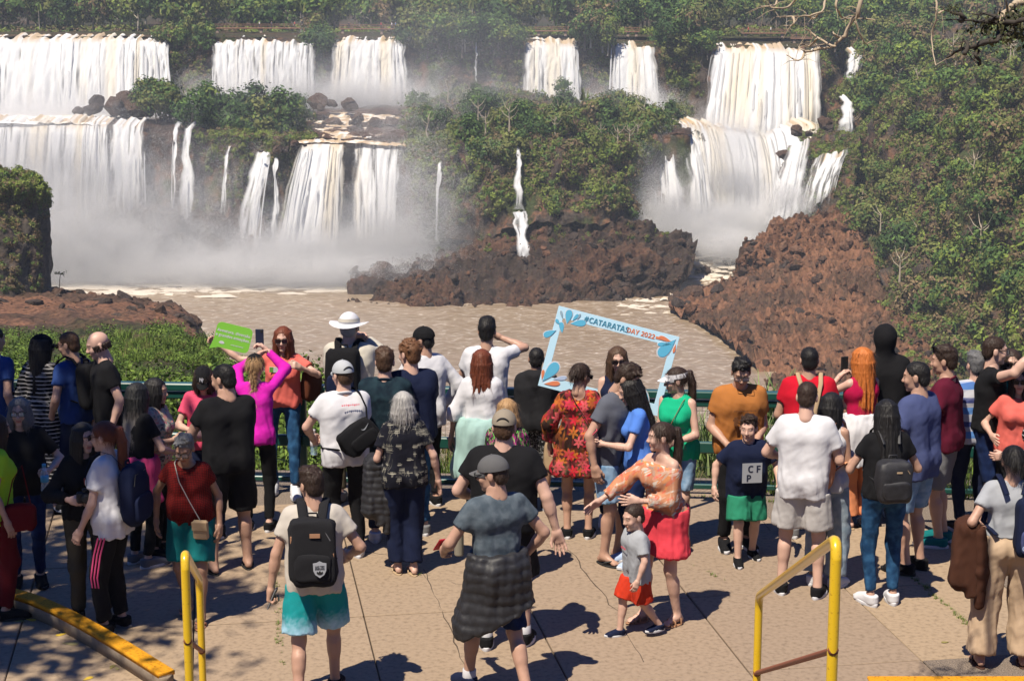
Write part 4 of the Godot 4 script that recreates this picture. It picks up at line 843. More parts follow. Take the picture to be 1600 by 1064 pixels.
func part(called: String, mesh: Mesh, mat: Material, parent: Node = null) -> MeshInstance3D:
	var o := MeshInstance3D.new()
	o.mesh = mesh
	o.material_override = mat
	if parent:
		o.name = called
		parent.add_child(o, true)
	else:
		o.name = numbered(called)
		add_child(o)
	return o

func structure(called: String, mesh: Mesh, mat: Material) -> MeshInstance3D:
	var o := part(called, mesh, mat)
	o.set_meta("kind", "structure")
	return o

func lin(r: float, g: float, b: float) -> Color:
	return Color(r, g, b).linear_to_srgb()

func mat(c: Color, rough := 0.8, spec := 0.5) -> StandardMaterial3D:
	var m := StandardMaterial3D.new()
	m.albedo_color = c
	m.roughness = rough
	m.metallic_specular = spec
	return m

func vmat(rough := 0.8, spec := 0.4) -> StandardMaterial3D:
	var m := mat(Color.WHITE, rough, spec)
	m.vertex_color_use_as_albedo = true
	return m

func noise(freq: float, octaves := 4, sd := 1, type := FastNoiseLite.TYPE_SIMPLEX_SMOOTH, fractal := FastNoiseLite.FRACTAL_FBM) -> FastNoiseLite:
	var n := FastNoiseLite.new()
	n.noise_type = type
	n.seed = sd
	n.frequency = freq
	n.fractal_type = fractal
	n.fractal_octaves = octaves
	return n

func noise_tex(n: FastNoiseLite, ramp: Array, w := 512, h := 512, as_normal := false, bump := 4.0) -> NoiseTexture2D:
	var t := NoiseTexture2D.new()
	t.width = w
	t.height = h
	t.seamless = true
	t.noise = n
	t.as_normal_map = as_normal
	t.bump_strength = bump
	if ramp.size():
		var g := Gradient.new()
		var off := PackedFloat32Array()
		var col := PackedColorArray()
		for r in ramp:
			off.append(r[0]); col.append(r[1])
		g.offsets = off
		g.colors = col
		t.color_ramp = g
	return t

func box_mesh(size: Vector3, bevel := 0.0) -> ArrayMesh:
	var st := SurfaceTool.new()
	st.begin(Mesh.PRIMITIVE_TRIANGLES)
	add_box(st, Transform3D(Basis(), Vector3.ZERO), size, bevel)
	return st.commit()

# a box with chamfered edges, flat shaded
func add_box(st: SurfaceTool, xf: Transform3D, size: Vector3, bevel := 0.0, col := Color.WHITE) -> void:
	var h := size * 0.5
	var b: float = minf(bevel, minf(h.x, minf(h.y, h.z)) * 0.9)
	if b <= 0.0:
		for ax in 3:
			for s in [-1.0, 1.0]:
				var u := (ax + 1) % 3
				var v := (ax + 2) % 3
				var q: Array = []
				for c in [[-1, -1], [1, -1], [1, 1], [-1, 1]]:
					var p := Vector3.ZERO
					p[ax] = s * h[ax]; p[u] = c[0] * h[u]; p[v] = c[1] * h[v]
					q.append(xf * p)
				var n := Vector3.ZERO
				n[ax] = s
				face(st, q, xf.basis * n, col)
		return
	for ax in 3:
		var u := (ax + 1) % 3
		var v := (ax + 2) % 3
		for s in [-1.0, 1.0]:
			var q: Array = []
			for c in [[-1, -1], [1, -1], [1, 1], [-1, 1]]:
				var p := Vector3.ZERO
				p[ax] = s * h[ax]; p[u] = c[0] * (h[u] - b); p[v] = c[1] * (h[v] - b)
				q.append(xf * p)
			var n := Vector3.ZERO
			n[ax] = s
			face(st, q, xf.basis * n, col)
			for t in [-1.0, 1.0]:
				var e: Array = []
				for c in [[0, -1], [0, 1], [1, 1], [1, -1]]:
					var p := Vector3.ZERO
					p[v] = c[1] * (h[v] - b)
					if c[0] == 0:
						p[ax] = s * h[ax]; p[u] = t * (h[u] - b)
					else:
						p[ax] = s * (h[ax] - b); p[u] = t * h[u]
					e.append(xf * p)
				var m := Vector3.ZERO
				m[ax] = s; m[u] = t
				face(st, e, xf.basis * m, col)
	for sx in [-1.0, 1.0]:
		for sy in [-1.0, 1.0]:
			for sz in [-1.0, 1.0]:
				var s3 := Vector3(sx, sy, sz)
				var q: Array = [xf * (s3 * Vector3(h.x, h.y - b, h.z - b)), xf * (s3 * Vector3(h.x - b, h.y, h.z - b)), xf * (s3 * Vector3(h.x - b, h.y - b, h.z))]
				face(st, q, xf.basis * s3, col)

func face(st: SurfaceTool, q: Array, n: Vector3, col := Color.WHITE) -> void:
	var nn := n.normalized()
	var gn: Vector3 = (q[1] - q[0]).cross(q[2] - q[0])
	var order: Array = [0, 1, 2, 0, 2, 3] if q.size() == 4 else [0, 1, 2]
	if gn.dot(nn) > 0.0:
		order.reverse()
	for i in order:
		st.set_normal(nn)
		st.set_color(col)
		st.add_vertex(q[i])

# a mesh from raw arrays; normals from the faces, smooth
func from_arrays(v: PackedVector3Array, idx: PackedInt32Array, col := PackedColorArray(), uv := PackedVector2Array(), nrm := PackedVector3Array()) -> ArrayMesh:
	var a: Array = []
	a.resize(Mesh.ARRAY_MAX)
	if nrm.is_empty(): nrm = smooth_normals(v, idx)
	a[Mesh.ARRAY_VERTEX] = v
	a[Mesh.ARRAY_NORMAL] = nrm
	a[Mesh.ARRAY_INDEX] = idx
	if col.size(): a[Mesh.ARRAY_COLOR] = col
	if uv.size(): a[Mesh.ARRAY_TEX_UV] = uv
	var m := ArrayMesh.new()
	m.add_surface_from_arrays(Mesh.PRIMITIVE_TRIANGLES, a)
	return m

func smooth_normals(v: PackedVector3Array, idx: PackedInt32Array) -> PackedVector3Array:
	var n := PackedVector3Array()
	n.resize(v.size())
	for i in range(0, idx.size(), 3):
		var a := idx[i]
		var b := idx[i + 1]
		var c := idx[i + 2]
		var f := (v[c] - v[a]).cross(v[b] - v[a])
		n[a] += f; n[b] += f; n[c] += f
	for i in n.size():
		n[i] = n[i].normalized()
	return n

# a tube through points with radii; flat caps
func tube(pts: Array, radii: Array, sides := 10, squash := 1.0) -> ArrayMesh:
	var v := PackedVector3Array()
	var idx := PackedInt32Array()
	var up := Vector3.UP
	var d0: Vector3 = (pts[1] - pts[0]).normalized()
	if absf(d0.dot(up)) > 0.9: up = Vector3.RIGHT
	var side := d0.cross(up).normalized()
	for i in pts.size():
		var d: Vector3 = (pts[mini(i + 1, pts.size() - 1)] - pts[maxi(i - 1, 0)]).normalized()
		side = (side - d * side.dot(d)).normalized()
		var o := d.cross(side)
		for k in sides:
			var t := TAU * k / sides
			v.append(pts[i] + (side * cos(t) + o * sin(t) * squash) * radii[i])
	for i in pts.size() - 1:
		for k in sides:
			var a := i * sides + k
			var b := i * sides + (k + 1) % sides
			idx.append_array(PackedInt32Array([a, b, a + sides, b, b + sides, a + sides]))
	for e in 2:
		var c := v.size()
		var base: int = 0 if e == 0 else (pts.size() - 1) * sides
		v.append(pts[0] if e == 0 else pts[pts.size() - 1])
		for k in sides:
			var a := base + k
			var b := base + (k + 1) % sides
			idx.append_array(PackedInt32Array([c, b, a]) if e == 0 else PackedInt32Array([c, a, b]))
	return from_arrays(v, idx)

# a flat outline given some thickness along z, with walls
func plate(outline: PackedVector2Array, thick: float) -> ArrayMesh:
	var st := SurfaceTool.new()
	st.begin(Mesh.PRIMITIVE_TRIANGLES)
	var tri := Geometry2D.triangulate_polygon(outline)
	for z in [-0.5, 0.5]:
		for i in range(0, tri.size(), 3):
			var q: Array = []
			for k in 3:
				var p := outline[tri[i + k]]
				q.append(Vector3(p.x, p.y, z * thick))
			face(st, q, Vector3(0, 0, z))
	var n := outline.size()
	var cw := 1.0 if Geometry2D.is_polygon_clockwise(outline) else -1.0
	for i in n:
		var a := outline[i]
		var b := outline[(i + 1) % n]
		var t := (b - a).normalized()
		face(st, [Vector3(a.x, a.y, -thick / 2), Vector3(b.x, b.y, -thick / 2), Vector3(b.x, b.y, thick / 2), Vector3(a.x, a.y, thick / 2)], Vector3(-t.y, t.x, 0) * cw)
	return st.commit()

# rows of rings (each ring the same count of points), open or closed
func skin_rings(rings: Array, closed := true, cap0 := false, cap1 := false, cols := PackedColorArray()) -> ArrayMesh:
	var v := PackedVector3Array()
	var idx := PackedInt32Array()
	var n: int = rings[0].size()
	for r in rings:
		v.append_array(PackedVector3Array(r))
	for i in rings.size() - 1:
		for k in (n if closed else n - 1):
			var a := i * n + k
			var b := i * n + (k + 1) % n
			idx.append_array(PackedInt32Array([a, b, a + n, b, b + n, a + n]))
	for e in [[cap0, 0], [cap1, rings.size() - 1]]:
		if e[0]:
			var c := Vector3.ZERO
			for p in rings[e[1]]: c += p
			v.append(c / n)
			if cols.size(): cols.append(cols[e[1] * n])
			var ci := v.size() - 1
			for k in n:
				idx.append_array(PackedInt32Array([ci, e[1] * n + k, e[1] * n + (k + 1) % n]))
	return from_arrays(v, idx, cols)

func teardrop(w: float, l: float, turn: float, at: Vector2, bend := 0.0) -> PackedVector2Array:
	var o := PackedVector2Array()
	for i in 20:
		var t := TAU * i / 20.0
		var y := 0.5 - 0.5 * cos(t)
		var x := sin(t) * pow(sin(t * 0.5), 1.3) * 0.5
		var p := Vector2(x * w + bend * y * y, y * l)
		o.append(p.rotated(turn) + at)
	return o

func letters(text: String, size: float, depth: float, parent: Node, xf: Transform3D, m: Material, fnt: Font) -> MeshInstance3D:
	var t := TextMesh.new()
	t.font = fnt
	t.text = text
	t.font_size = 64
	t.pixel_size = size / 64.0
	t.depth = depth
	t.curve_step = 2.0
	var o := part("lettering", t, m, parent)
	o.transform = xf
	return o

# ---------------------------------------------------------------- blended bodies: distance fields meshed as surface nets
# a piece: [a, b, radius a, radius b, blend, cut plane or null, carve?, squash frame or null]
func cap(a: Vector3, b: Vector3, ra: float, rb: float, k := 0.03, cut: Variant = null) -> Array:
	return [a, b, ra, rb, k, cut, false, null]

func carve(a: Vector3, b: Vector3, ra: float, rb: float) -> Array:
	return [a, b, ra, rb, 0.0, null, true, null]

# an ellipsoid with half sizes s
func ell(c: Vector3, s: Vector3, k := 0.02, b := Basis(), neg := false) -> Array:
	return [c, c, 1.0, 1.0, k, null, neg, Transform3D(b * Basis.from_scale(s), c)]

# returns {v, i} (packed); planes cut the whole
func net(prims: Array, c: float, planes: Array = []) -> Dictionary:
	var lo := Vector3(1e9, 1e9, 1e9)
	var hi := -lo
	var boxes: Array = []
	for p in prims:
		var l: Vector3
		var h: Vector3
		if p[7] != null:
			var fr: Transform3D = p[7]
			var e := Vector3(Vector3(fr.basis.x.x, fr.basis.y.x, fr.basis.z.x).length(), Vector3(fr.basis.x.y, fr.basis.y.y, fr.basis.z.y).length(), Vector3(fr.basis.x.z, fr.basis.y.z, fr.basis.z.z).length())
			l = fr.origin - e
			h = fr.origin + e
		else:
			var ra := Vector3.ONE * float(p[2])
			var rb := Vector3.ONE * float(p[3])
			l = (p[0] - ra).min(p[1] - rb)
			h = (p[0] + ra).max(p[1] + rb)
		var pad := Vector3.ONE * (float(p[4]) * 0.6 + c * 1.9)
		l -= pad
		h += pad
		boxes.append([l, h])
		if not p[6]:
			lo = lo.min(l)
			hi = hi.max(h)
	lo -= Vector3.ONE * c
	var nx := int((hi.x - lo.x) / c) + 2
	var ny := int((hi.y - lo.y) / c) + 2
	var nz := int((hi.z - lo.z) / c) + 2
	var sy := nx
	var sz := nx * ny
	var f := PackedFloat32Array()
	f.resize(nx * ny * nz)
	f.fill(9.0)
	for pi in prims.size():
		var p: Array = prims[pi]
		var bl: Vector3 = (boxes[pi][0] - lo) / c
		var bh: Vector3 = (boxes[pi][1] - lo) / c
		var x0 := maxi(0, int(bl.x)); var x1 := mini(nx - 1, int(bh.x) + 1)
		var y0 := maxi(0, int(bl.y)); var y1 := mini(ny - 1, int(bh.y) + 1)
		var z0 := maxi(0, int(bl.z)); var z1 := mini(nz - 1, int(bh.z) + 1)
		var a: Vector3 = p[0]
		var ba: Vector3 = p[1] - a
		var bb := ba.length_squared()
		var ib := 1.0 / bb if bb > 1e-9 else 0.0
		var ra: float = p[2]
		var dr: float = float(p[3]) - ra
		var k: float = p[4]
		var cut: Variant = p[5]
		var neg: bool = p[6]
		var framed: bool = p[7] != null
		var inv := Transform3D()
		var mn := 1.0
		if framed:
			inv = (p[7] as Transform3D).affine_inverse()
			var fb: Basis = (p[7] as Transform3D).basis
			mn = minf(fb.x.length(), minf(fb.y.length(), fb.z.length()))
		var has_cut := cut != null
		var pl := Plane()
		if has_cut: pl = cut
		for z in range(z0, z1 + 1):
			for y in range(y0, y1 + 1):
				var q := Vector3(lo.x + x0 * c, lo.y + y * c, lo.z + z * c)
				var at := z * sz + y * sy + x0
				for x in range(x0, x1 + 1):
					var d: float
					if framed:
						var u := inv * q
						var ul := u.length()
						d = (ul - 1.0) * ul / maxf((u * inv.basis).length(), 1e-6) if ul > 0.02 else -mn
					else:
						var pa := q - a
						var t := clampf(pa.dot(ba) * ib, 0.0, 1.0)
						d = (pa - ba * t).length() - ra - dr * t
					if has_cut:
						d = maxf(d, pl.distance_to(q))
					var o := f[at]
					if neg:
						if -d > o: f[at] = -d
					elif o > 8.0:
						f[at] = d
					else:
						var g := absf(o - d)
						if g < k:
							var w := k - g
							f[at] = minf(o, d) - w * w / (4.0 * k)
						elif d < o:
							f[at] = d
					q.x += c
					at += 1
	if planes.size():
		var i2 := 0
		for z in nz:
			for y in ny:
				for x in nx:
					if f[i2] < c * 2.0:
						var q := lo + Vector3(x, y, z) * c
						for pl2: Plane in planes:
							var d2 := pl2.distance_to(q)
							if d2 > f[i2]: f[i2] = d2
					i2 += 1
	# cells the surface crosses
	var lim := c * 1.8
	var vid := PackedInt32Array()
	vid.resize(f.size())
	vid.fill(-1)
	var v := PackedVector3Array()
	var cells := PackedInt32Array()
	var off := PackedInt32Array([0, 1, sy, sy + 1, sz, sz + 1, sz + sy, sz + sy + 1])
	var total := nx * ny * (nz - 1) - nx - 1
	for i in total:
		var f0 := f[i]
		if f0 > lim or f0 < -lim: continue
		var in_count := 0
		for o in off:
			if f[i + o] < 0.0: in_count += 1
		if in_count == 0 or in_count == 8: continue
		var x := i % nx
		if x == nx - 1: continue
		var y := (i / nx) % ny
		if y == ny - 1: continue
		var sum := Vector3.ZERO
		var cnt := 0
		var e0 := f0
		var e1 := f[i + 1]
		var e2 := f[i + sy]
		var e3 := f[i + sy + 1]
		var e4 := f[i + sz]
		var e5 := f[i + sz + 1]
		var e6 := f[i + sz + sy]
		var e7 := f[i + sz + sy + 1]
		if (e0 < 0.0) != (e1 < 0.0): sum += Vector3(e0 / (e0 - e1), 0, 0); cnt += 1
		if (e2 < 0.0) != (e3 < 0.0): sum += Vector3(e2 / (e2 - e3), 1, 0); cnt += 1
		if (e4 < 0.0) != (e5 < 0.0): sum += Vector3(e4 / (e4 - e5), 0, 1); cnt += 1
		if (e6 < 0.0) != (e7 < 0.0): sum += Vector3(e6 / (e6 - e7), 1, 1); cnt += 1
		if (e0 < 0.0) != (e2 < 0.0): sum += Vector3(0, e0 / (e0 - e2), 0); cnt += 1
		if (e1 < 0.0) != (e3 < 0.0): sum += Vector3(1, e1 / (e1 - e3), 0); cnt += 1
		if (e4 < 0.0) != (e6 < 0.0): sum += Vector3(0, e4 / (e4 - e6), 1); cnt += 1
		if (e5 < 0.0) != (e7 < 0.0): sum += Vector3(1, e5 / (e5 - e7), 1); cnt += 1
		if (e0 < 0.0) != (e4 < 0.0): sum += Vector3(0, 0, e0 / (e0 - e4)); cnt += 1
		if (e1 < 0.0) != (e5 < 0.0): sum += Vector3(1, 0, e1 / (e1 - e5)); cnt += 1
		if (e2 < 0.0) != (e6 < 0.0): sum += Vector3(0, 1, e2 / (e2 - e6)); cnt += 1
		if (e3 < 0.0) != (e7 < 0.0): sum += Vector3(1, 1, e3 / (e3 - e7)); cnt += 1
		vid[i] = v.size()
		cells.append(i)
		v.append(lo + (Vector3(x, y, i / sz) + sum / cnt) * c)
	var idx := PackedInt32Array()
	for i in cells:
		var s0 := f[i] < 0.0
		for ax in 3:
			var st: int = [1, sy, sz][ax]
			if (f[i + st] < 0.0) == s0: continue
			var su: int = [sy, sz, 1][ax]
			var sv: int = [sz, 1, sy][ax]
			if i - su - sv < 0: continue
			var q0 := vid[i]
			var q1 := vid[i - su]
			var q2 := vid[i - su - sv]
			var q3 := vid[i - sv]
			if q1 < 0 or q2 < 0 or q3 < 0: continue
			if s0:
				idx.append(q0); idx.append(q2); idx.append(q1); idx.append(q0); idx.append(q3); idx.append(q2)
			else:
				idx.append(q0); idx.append(q1); idx.append(q2); idx.append(q0); idx.append(q2); idx.append(q3)
	return {"v": v, "i": idx}

func ruffle(d: Dictionary, n: FastNoiseLite, amp: float, stretch := Vector3.ONE, off := Vector3.ZERO) -> Dictionary:
	var v: PackedVector3Array = d.v
	var nr := smooth_normals(v, d.i)
	for i in v.size():
		var p := v[i] * stretch + off
		v[i] += nr[i] * amp * n.get_noise_3dv(p)
	d.v = v
	return d

func net_mesh(d: Dictionary, cols := PackedColorArray()) -> ArrayMesh:
	return from_arrays(d.v, d.i, cols)

# adds one meshed piece, moved, to another
func join(to: Dictionary, d: Dictionary, xf: Transform3D, tint := Color.WHITE) -> void:
	var base: int = to.v.size()
	var v: PackedVector3Array = to.v
	var idx: PackedInt32Array = to.i
	var col: PackedColorArray = to.c
	v.append_array(xf * (d.v as PackedVector3Array))
	if d.has("c"):
		for c: Color in d.c: col.append(c * tint)
	else:
		for n in d.v.size(): col.append(tint)
	if xf.basis.determinant() < 0.0:
		for k in range(0, d.i.size(), 3):
			idx.append(base + d.i[k]); idx.append(base + d.i[k + 2]); idx.append(base + d.i[k + 1])
	else:
		for k: int in d.i: idx.append(base + k)
	to.v = v
	to.i = idx
	to.c = col

# ---------------------------------------------------------------- people
func make_head(female: bool) -> Dictionary:
	var jw := 0.041 if female else 0.047
	var p: Array = [
		ell(Vector3(0, 0.035, 0.012), Vector3(0.075, 0.083, 0.096), 0.02),
		ell(Vector3(0, -0.02, -0.026), Vector3(0.062, 0.085, 0.066), 0.03),
		ell(Vector3(0, -0.076, -0.03), Vector3(jw, 0.036, 0.05), 0.03),
		cap(Vector3(-0.008, -0.103, -0.07), Vector3(0.008, -0.103, -0.07), 0.016, 0.016, 0.02),
		cap(Vector3(0, 0.008, -0.088), Vector3(0, -0.03, -0.108), 0.008, 0.012, 0.014),
		cap(Vector3(-0.009, -0.034, -0.1), Vector3(0.009, -0.034, -0.1), 0.008, 0.008, 0.01),
		cap(Vector3(-0.034, 0.024, -0.08), Vector3(0.034, 0.024, -0.08), 0.012, 0.012, 0.02),
		cap(Vector3(-0.016, -0.06, -0.088), Vector3(0.016, -0.06, -0.088), 0.006, 0.006, 0.008),
		cap(Vector3(-0.013, -0.071, -0.086), Vector3(0.013, -0.071, -0.086), 0.007, 0.007, 0.008),
		cap(Vector3(0, -0.05, 0.02), Vector3(0, -0.17, 0.03), 0.045 if female else 0.054, 0.047 if female else 0.058, 0.03),
	]
	for s in [-1.0, 1.0]:
		p.append(ell(Vector3(s * 0.036, -0.03, -0.066), Vector3(0.026, 0.026, 0.022), 0.02))
		p.append(ell(Vector3(s * 0.031, 0.006, -0.078), Vector3(0.014, 0.011, 0.013), 0.006))
		p.append(ell(Vector3(s * 0.077, -0.006, 0.012), Vector3(0.011, 0.033, 0.021), 0.008))
	var d := net(p, 0.0052)
	var col := PackedColorArray()
	for v: Vector3 in d.v:
		var c := Color(1, 1, 1)
		var ax := Vector3(absf(v.x), v.y, v.z)
		if v.z < -0.07:
			var e := Vector2(ax.x - 0.031, (v.y - 0.007) * 1.5).length()
			if e < 0.006: c = Color(0.1, 0.09, 0.09)
			elif e < 0.0125: c = Color(1.5, 1.75, 1.95)
			elif absf(v.y - 0.03 + absf(ax.x - 0.035) * 0.25) < 0.0055 and ax.x > 0.014 and ax.x < 0.056: c = Color(0.28, 0.24, 0.22)
			elif v.z < -0.076 and absf(v.y + 0.066) < 0.0115 and ax.x < 0.024: c = Color(0.82, 0.5, 0.5) if female else Color(0.88, 0.68, 0.66)
		col.append(c)
	d.c = col
	return d

func make_hand(curl: Array, spread := 0.1) -> Dictionary:
	var p: Array = []
	var xs: Array = [0.03, 0.011, -0.008, -0.026]
	var ln: Array = [0.92, 1.05, 0.98, 0.78]
	p.append(cap(Vector3(0, 0.03, 0), Vector3(0, -0.02, 0), 0.026, 0.026, 0.02))
	for i in 4:
		var kn := Vector3(xs[i], -0.085 + absf(i - 1.2) * 0.004, 0)
		p.append(cap(Vector3(xs[i] * 0.65, -0.015, -0.002), kn, 0.017, 0.0125, 0.02))
		var a := kn
		var ang := 0.0
		var sw: float = xs[i] / 0.03 * spread
		for s in 3:
			ang += deg_to_rad(curl[s])
			var dr := Vector3(sin(sw), -cos(ang) * cos(sw), -sin(ang))
			var b: Vector3 = a + dr * [0.044, 0.027, 0.021][s] * ln[i]
			p.append(cap(a, b, 0.0098 - s * 0.0008, 0.0092 - s * 0.0012, 0.006))
			a = b
	p.append(cap(Vector3(0.012, -0.02, -0.004), Vector3(0.04, -0.05, -0.014), 0.019, 0.0135, 0.016))
	p.append(cap(Vector3(0.04, -0.05, -0.014), Vector3(0.053, -0.078, -0.026), 0.0118, 0.0105, 0.006))
	p.append(cap(Vector3(0.053, -0.078, -0.026), Vector3(0.05, -0.1, -0.036), 0.0102, 0.0088, 0.005))
	return net(p, 0.0046)

func lock_chain(p: Array, pts: Array, r0: float, r1: float, k := 0.008) -> void:
	for i in pts.size() - 1:
		var t0 := float(i) / (pts.size() - 1)
		var t1 := float(i + 1) / (pts.size() - 1)
		p.append(cap(pts[i], pts[i + 1], lerpf(r0, r1, t0 * t0), lerpf(r0, r1, t1 * t1), k))

func make_hair(style: String) -> Dictionary:
	var r := RandomNumberGenerator.new()
	r.seed = hash(style)
	var p: Array = []
	var line := Plane(Vector3(0, -0.55, -0.83).normalized(), Vector3(0, -0.55, -0.83).normalized().dot(Vector3(0, 0.078, -0.072)))
	var cell := 0.0065
	var rf := 0.004
	var st := Vector3(1, 0.25, 1)
	var skull := ell(Vector3(0, 0.042, 0.018), Vector3(0.083, 0.088, 0.103), 0.02)
	if style == "short" or style == "crop" or style == "flat" or style == "curly" or style == "fade":
		skull[5] = line
		if style == "crop" or style == "fade": skull = ell(Vector3(0, 0.04, 0.015), Vector3(0.079, 0.084, 0.1), 0.02)
		skull[5] = line
		p.append(skull)
		p.append(ell(Vector3(0, -0.03, 0.06), Vector3(0.066, 0.055, 0.05), 0.03))
		if style == "short":
			for i in 26:
				var a := r.randf_range(-2.6, 2.6)
				var b := r.randf_range(0.2, 1.2)
				var q := Vector3(sin(a) * sin(b) * 0.08, 0.042 + cos(b) * 0.085, 0.018 - cos(a) * sin(b) * 0.1)
				p.append(cap(q, q + Vector3(r.randf_range(-0.03, 0.03), 0.008, -0.03 + r.randf_range(-0.02, 0.02)), 0.017, 0.008, 0.012))
		elif style == "flat":
			p.append(ell(Vector3(0, 0.1, 0.0), Vector3(0.074, 0.05, 0.09), 0.02))
		elif style == "curly":
			for i in 60:
				var a := r.randf_range(-2.7, 2.7)
				var b := r.randf_range(0.15, 1.75)
				var q := Vector3(sin(a) * sin(b) * 0.083, 0.042 + cos(b) * 0.088, 0.018 - cos(a) * sin(b) * 0.102)
				if line.distance_to(q) < 0.0:
					p.append(cap(q, q + Vector3(r.randf_range(-0.012, 0.012), 0.004, r.randf_range(-0.012, 0.012)), 0.014, 0.01, 0.004))
			st = Vector3.ONE
	elif style == "bald":
		cell = 0.0055
		rf = 0.002
		for s in 17:
			var a := lerpf(-2.35, 2.35, s / 16.0) + PI
			var q := Vector3(sin(a) * 0.077, 0.002, 0.016 - cos(a) * 0.094)
			p.append(cap(q, q + Vector3(0, -0.045, 0.0), 0.013, 0.009, 0.01))
	else:
		var cut := Plane(Vector3(0, -0.4, -0.92).normalized(), Vector3(0, -0.4, -0.92).normalized().dot(Vector3(0, 0.08, -0.073)))
		skull = ell(Vector3(0, 0.04, 0.018), Vector3(0.084, 0.087, 0.104), 0.02)
		skull[5] = cut
		p.append(skull)
		if style.begins_with("long") or style == "bob" or style == "mid":
			var ln: float = {"long": 0.43, "longer": 0.52, "mid": 0.27, "bob": 0.13, "long_side": 0.4}[style]
			var n := 15 if style == "bob" else 19
			for row in 2:
				for i in n:
					var a := lerpf(-2.5, 2.5, (i + 0.5 * row) / (n - 1.0)) + PI
					var fr := cos(a)
					var rad := 0.088 - row * 0.01
					var x := sin(a)
					var l := ln * r.randf_range(0.86, 1.04)
					if style == "long_side": x *= 1.0
					var top := Vector3(x * 0.068, 0.065, 0.018 - fr * 0.08)
					var m1 := Vector3(x * rad, -0.02, 0.018 - fr * (rad + 0.013))
					var m2 := Vector3(x * (rad + 0.006), -0.11, 0.022 - fr * (rad + 0.004))
					var fin := Vector3(x * (rad + 0.015) + r.randf_range(-0.015, 0.015), -0.03 - l, 0.03 - fr * (rad + 0.0) + r.randf_range(-0.012, 0.012))
					if style == "bob":
						m2 = Vector3(x * (rad + 0.016), -0.075, 0.02 - fr * (rad + 0.012))
						fin = Vector3(x * (rad + 0.004), -0.03 - l, 0.022 - fr * (rad + 0.0))
					lock_chain(p, [top, m1, m2, m2.lerp(fin, 0.55) + Vector3(r.randf_range(-0.008, 0.008), 0, r.randf_range(-0.006, 0.006)), fin], 0.02, 0.009)
		if style == "pony" or style == "pony_long" or style == "braid":
			p.append(ell(Vector3(0, 0.02, 0.07), Vector3(0.062, 0.06, 0.05), 0.03))
			if style == "braid":
				var c := Vector3(0, -0.02, 0.105)
				for i in 16:
					p.append(ell(c + Vector3(0.014 * (1 if i % 2 else -1), 0, 0), Vector3(0.02, 0.017, 0.018), 0.004))
					c += Vector3(0, -0.021, 0.0 if i > 5 else -0.006)
			else:
				var l := 0.34 if style == "pony" else 0.46
				for i in 9:
					var a := TAU * i / 9.0
					var e := Vector3(cos(a) * 0.018, 0, sin(a) * 0.014)
					lock_chain(p, [Vector3(0, 0.05, 0.105) + e * 0.4, Vector3(0, 0.055, 0.14) + e, Vector3(0, -0.05, 0.155) + e * 1.7, Vector3(0.0, -0.05 - l * 0.55, 0.13) + e * 1.9, Vector3(0.0, -0.03 - l * r.randf_range(0.9, 1.05), 0.115) + e * 0.8], 0.018, 0.006)
		if style == "bun":
			p.append(ell(Vector3(0, 0.01, 0.115), Vector3(0.045, 0.045, 0.035), 0.012))
			for i in 8:
				var a := TAU * i / 8.0
				p.append(cap(Vector3(cos(a) * 0.03, 0.01 + sin(a) * 0.03, 0.125), Vector3(cos(a + 0.9) * 0.03, 0.01 + sin(a + 0.9) * 0.03, 0.128), 0.014, 0.014, 0.004))
	var d := net(p, cell)
	ruffle(d, noise(75.0, 2, 9), rf, st)
	# single strands that lie over the mass and stray from it
	var v: PackedVector3Array = d.v
	var idx: PackedInt32Array = d.i
	var nr := smooth_normals(v, idx)
	var count := v.size()
	var short := style in ["short", "crop", "flat", "curly", "fade", "bald"]
	for k in (500 if style == "bald" else 1500):
		var i := r.randi() % count
		var n := nr[i]
		var dn := Vector3(r.randfn() * 0.15, -1.0, r.randfn() * 0.15) if not short else Vector3(r.randfn(), r.randfn() - 0.4, r.randfn())
		dn = (dn - n * dn.dot(n) * 0.92).normalized()
		var l := r.randf_range(0.012, 0.024) if short else r.randf_range(0.04, 0.11)
		if style == "crop" or style == "fade" or style == "bald": l *= 0.5
		var side := dn.cross(n).normalized() * r.randf_range(0.0009, 0.0017)
		var lift := absf(r.randfn()) * (0.004 if short else 0.006)
		var b := v.size()
		for q in 3:
			var t := q / 2.0
			var c := v[i] + dn * l * t + n * (0.0015 + lift * t)
			v.append(c - side * (1.0 - t * 0.7)); v.append(c + side * (1.0 - t * 0.7))
		idx.append_array(PackedInt32Array([b, b + 1, b + 2, b + 1, b + 3, b + 2, b + 2, b + 3, b + 4, b + 3, b + 5, b + 4]))
	d.v = v
	d.i = idx
	return d

# a shoe: ankle at the origin, toe towards -z, ground at -0.08
func make_shoe(high := false) -> Dictionary:
	var pl := [Plane(Vector3.DOWN, 0.064), Plane(Vector3.UP, 0.045 if high else 0.012)]
	return net([
		cap(Vector3(0, -0.04, 0.035), Vector3(0, 0.03, 0.028), 0.041, 0.043, 0.03),
		cap(Vector3(0, -0.04, -0.02), Vector3(0, -0.052, -0.12), 0.046, 0.042, 0.04),
		cap(Vector3(0, 0.0, -0.005), Vector3(0, -0.04, -0.09), 0.04, 0.032, 0.03),
		cap(Vector3(-0.012, -0.06, -0.12), Vector3(0.012, -0.06, -0.145), 0.034, 0.03, 0.02),
	], 0.0072, pl)

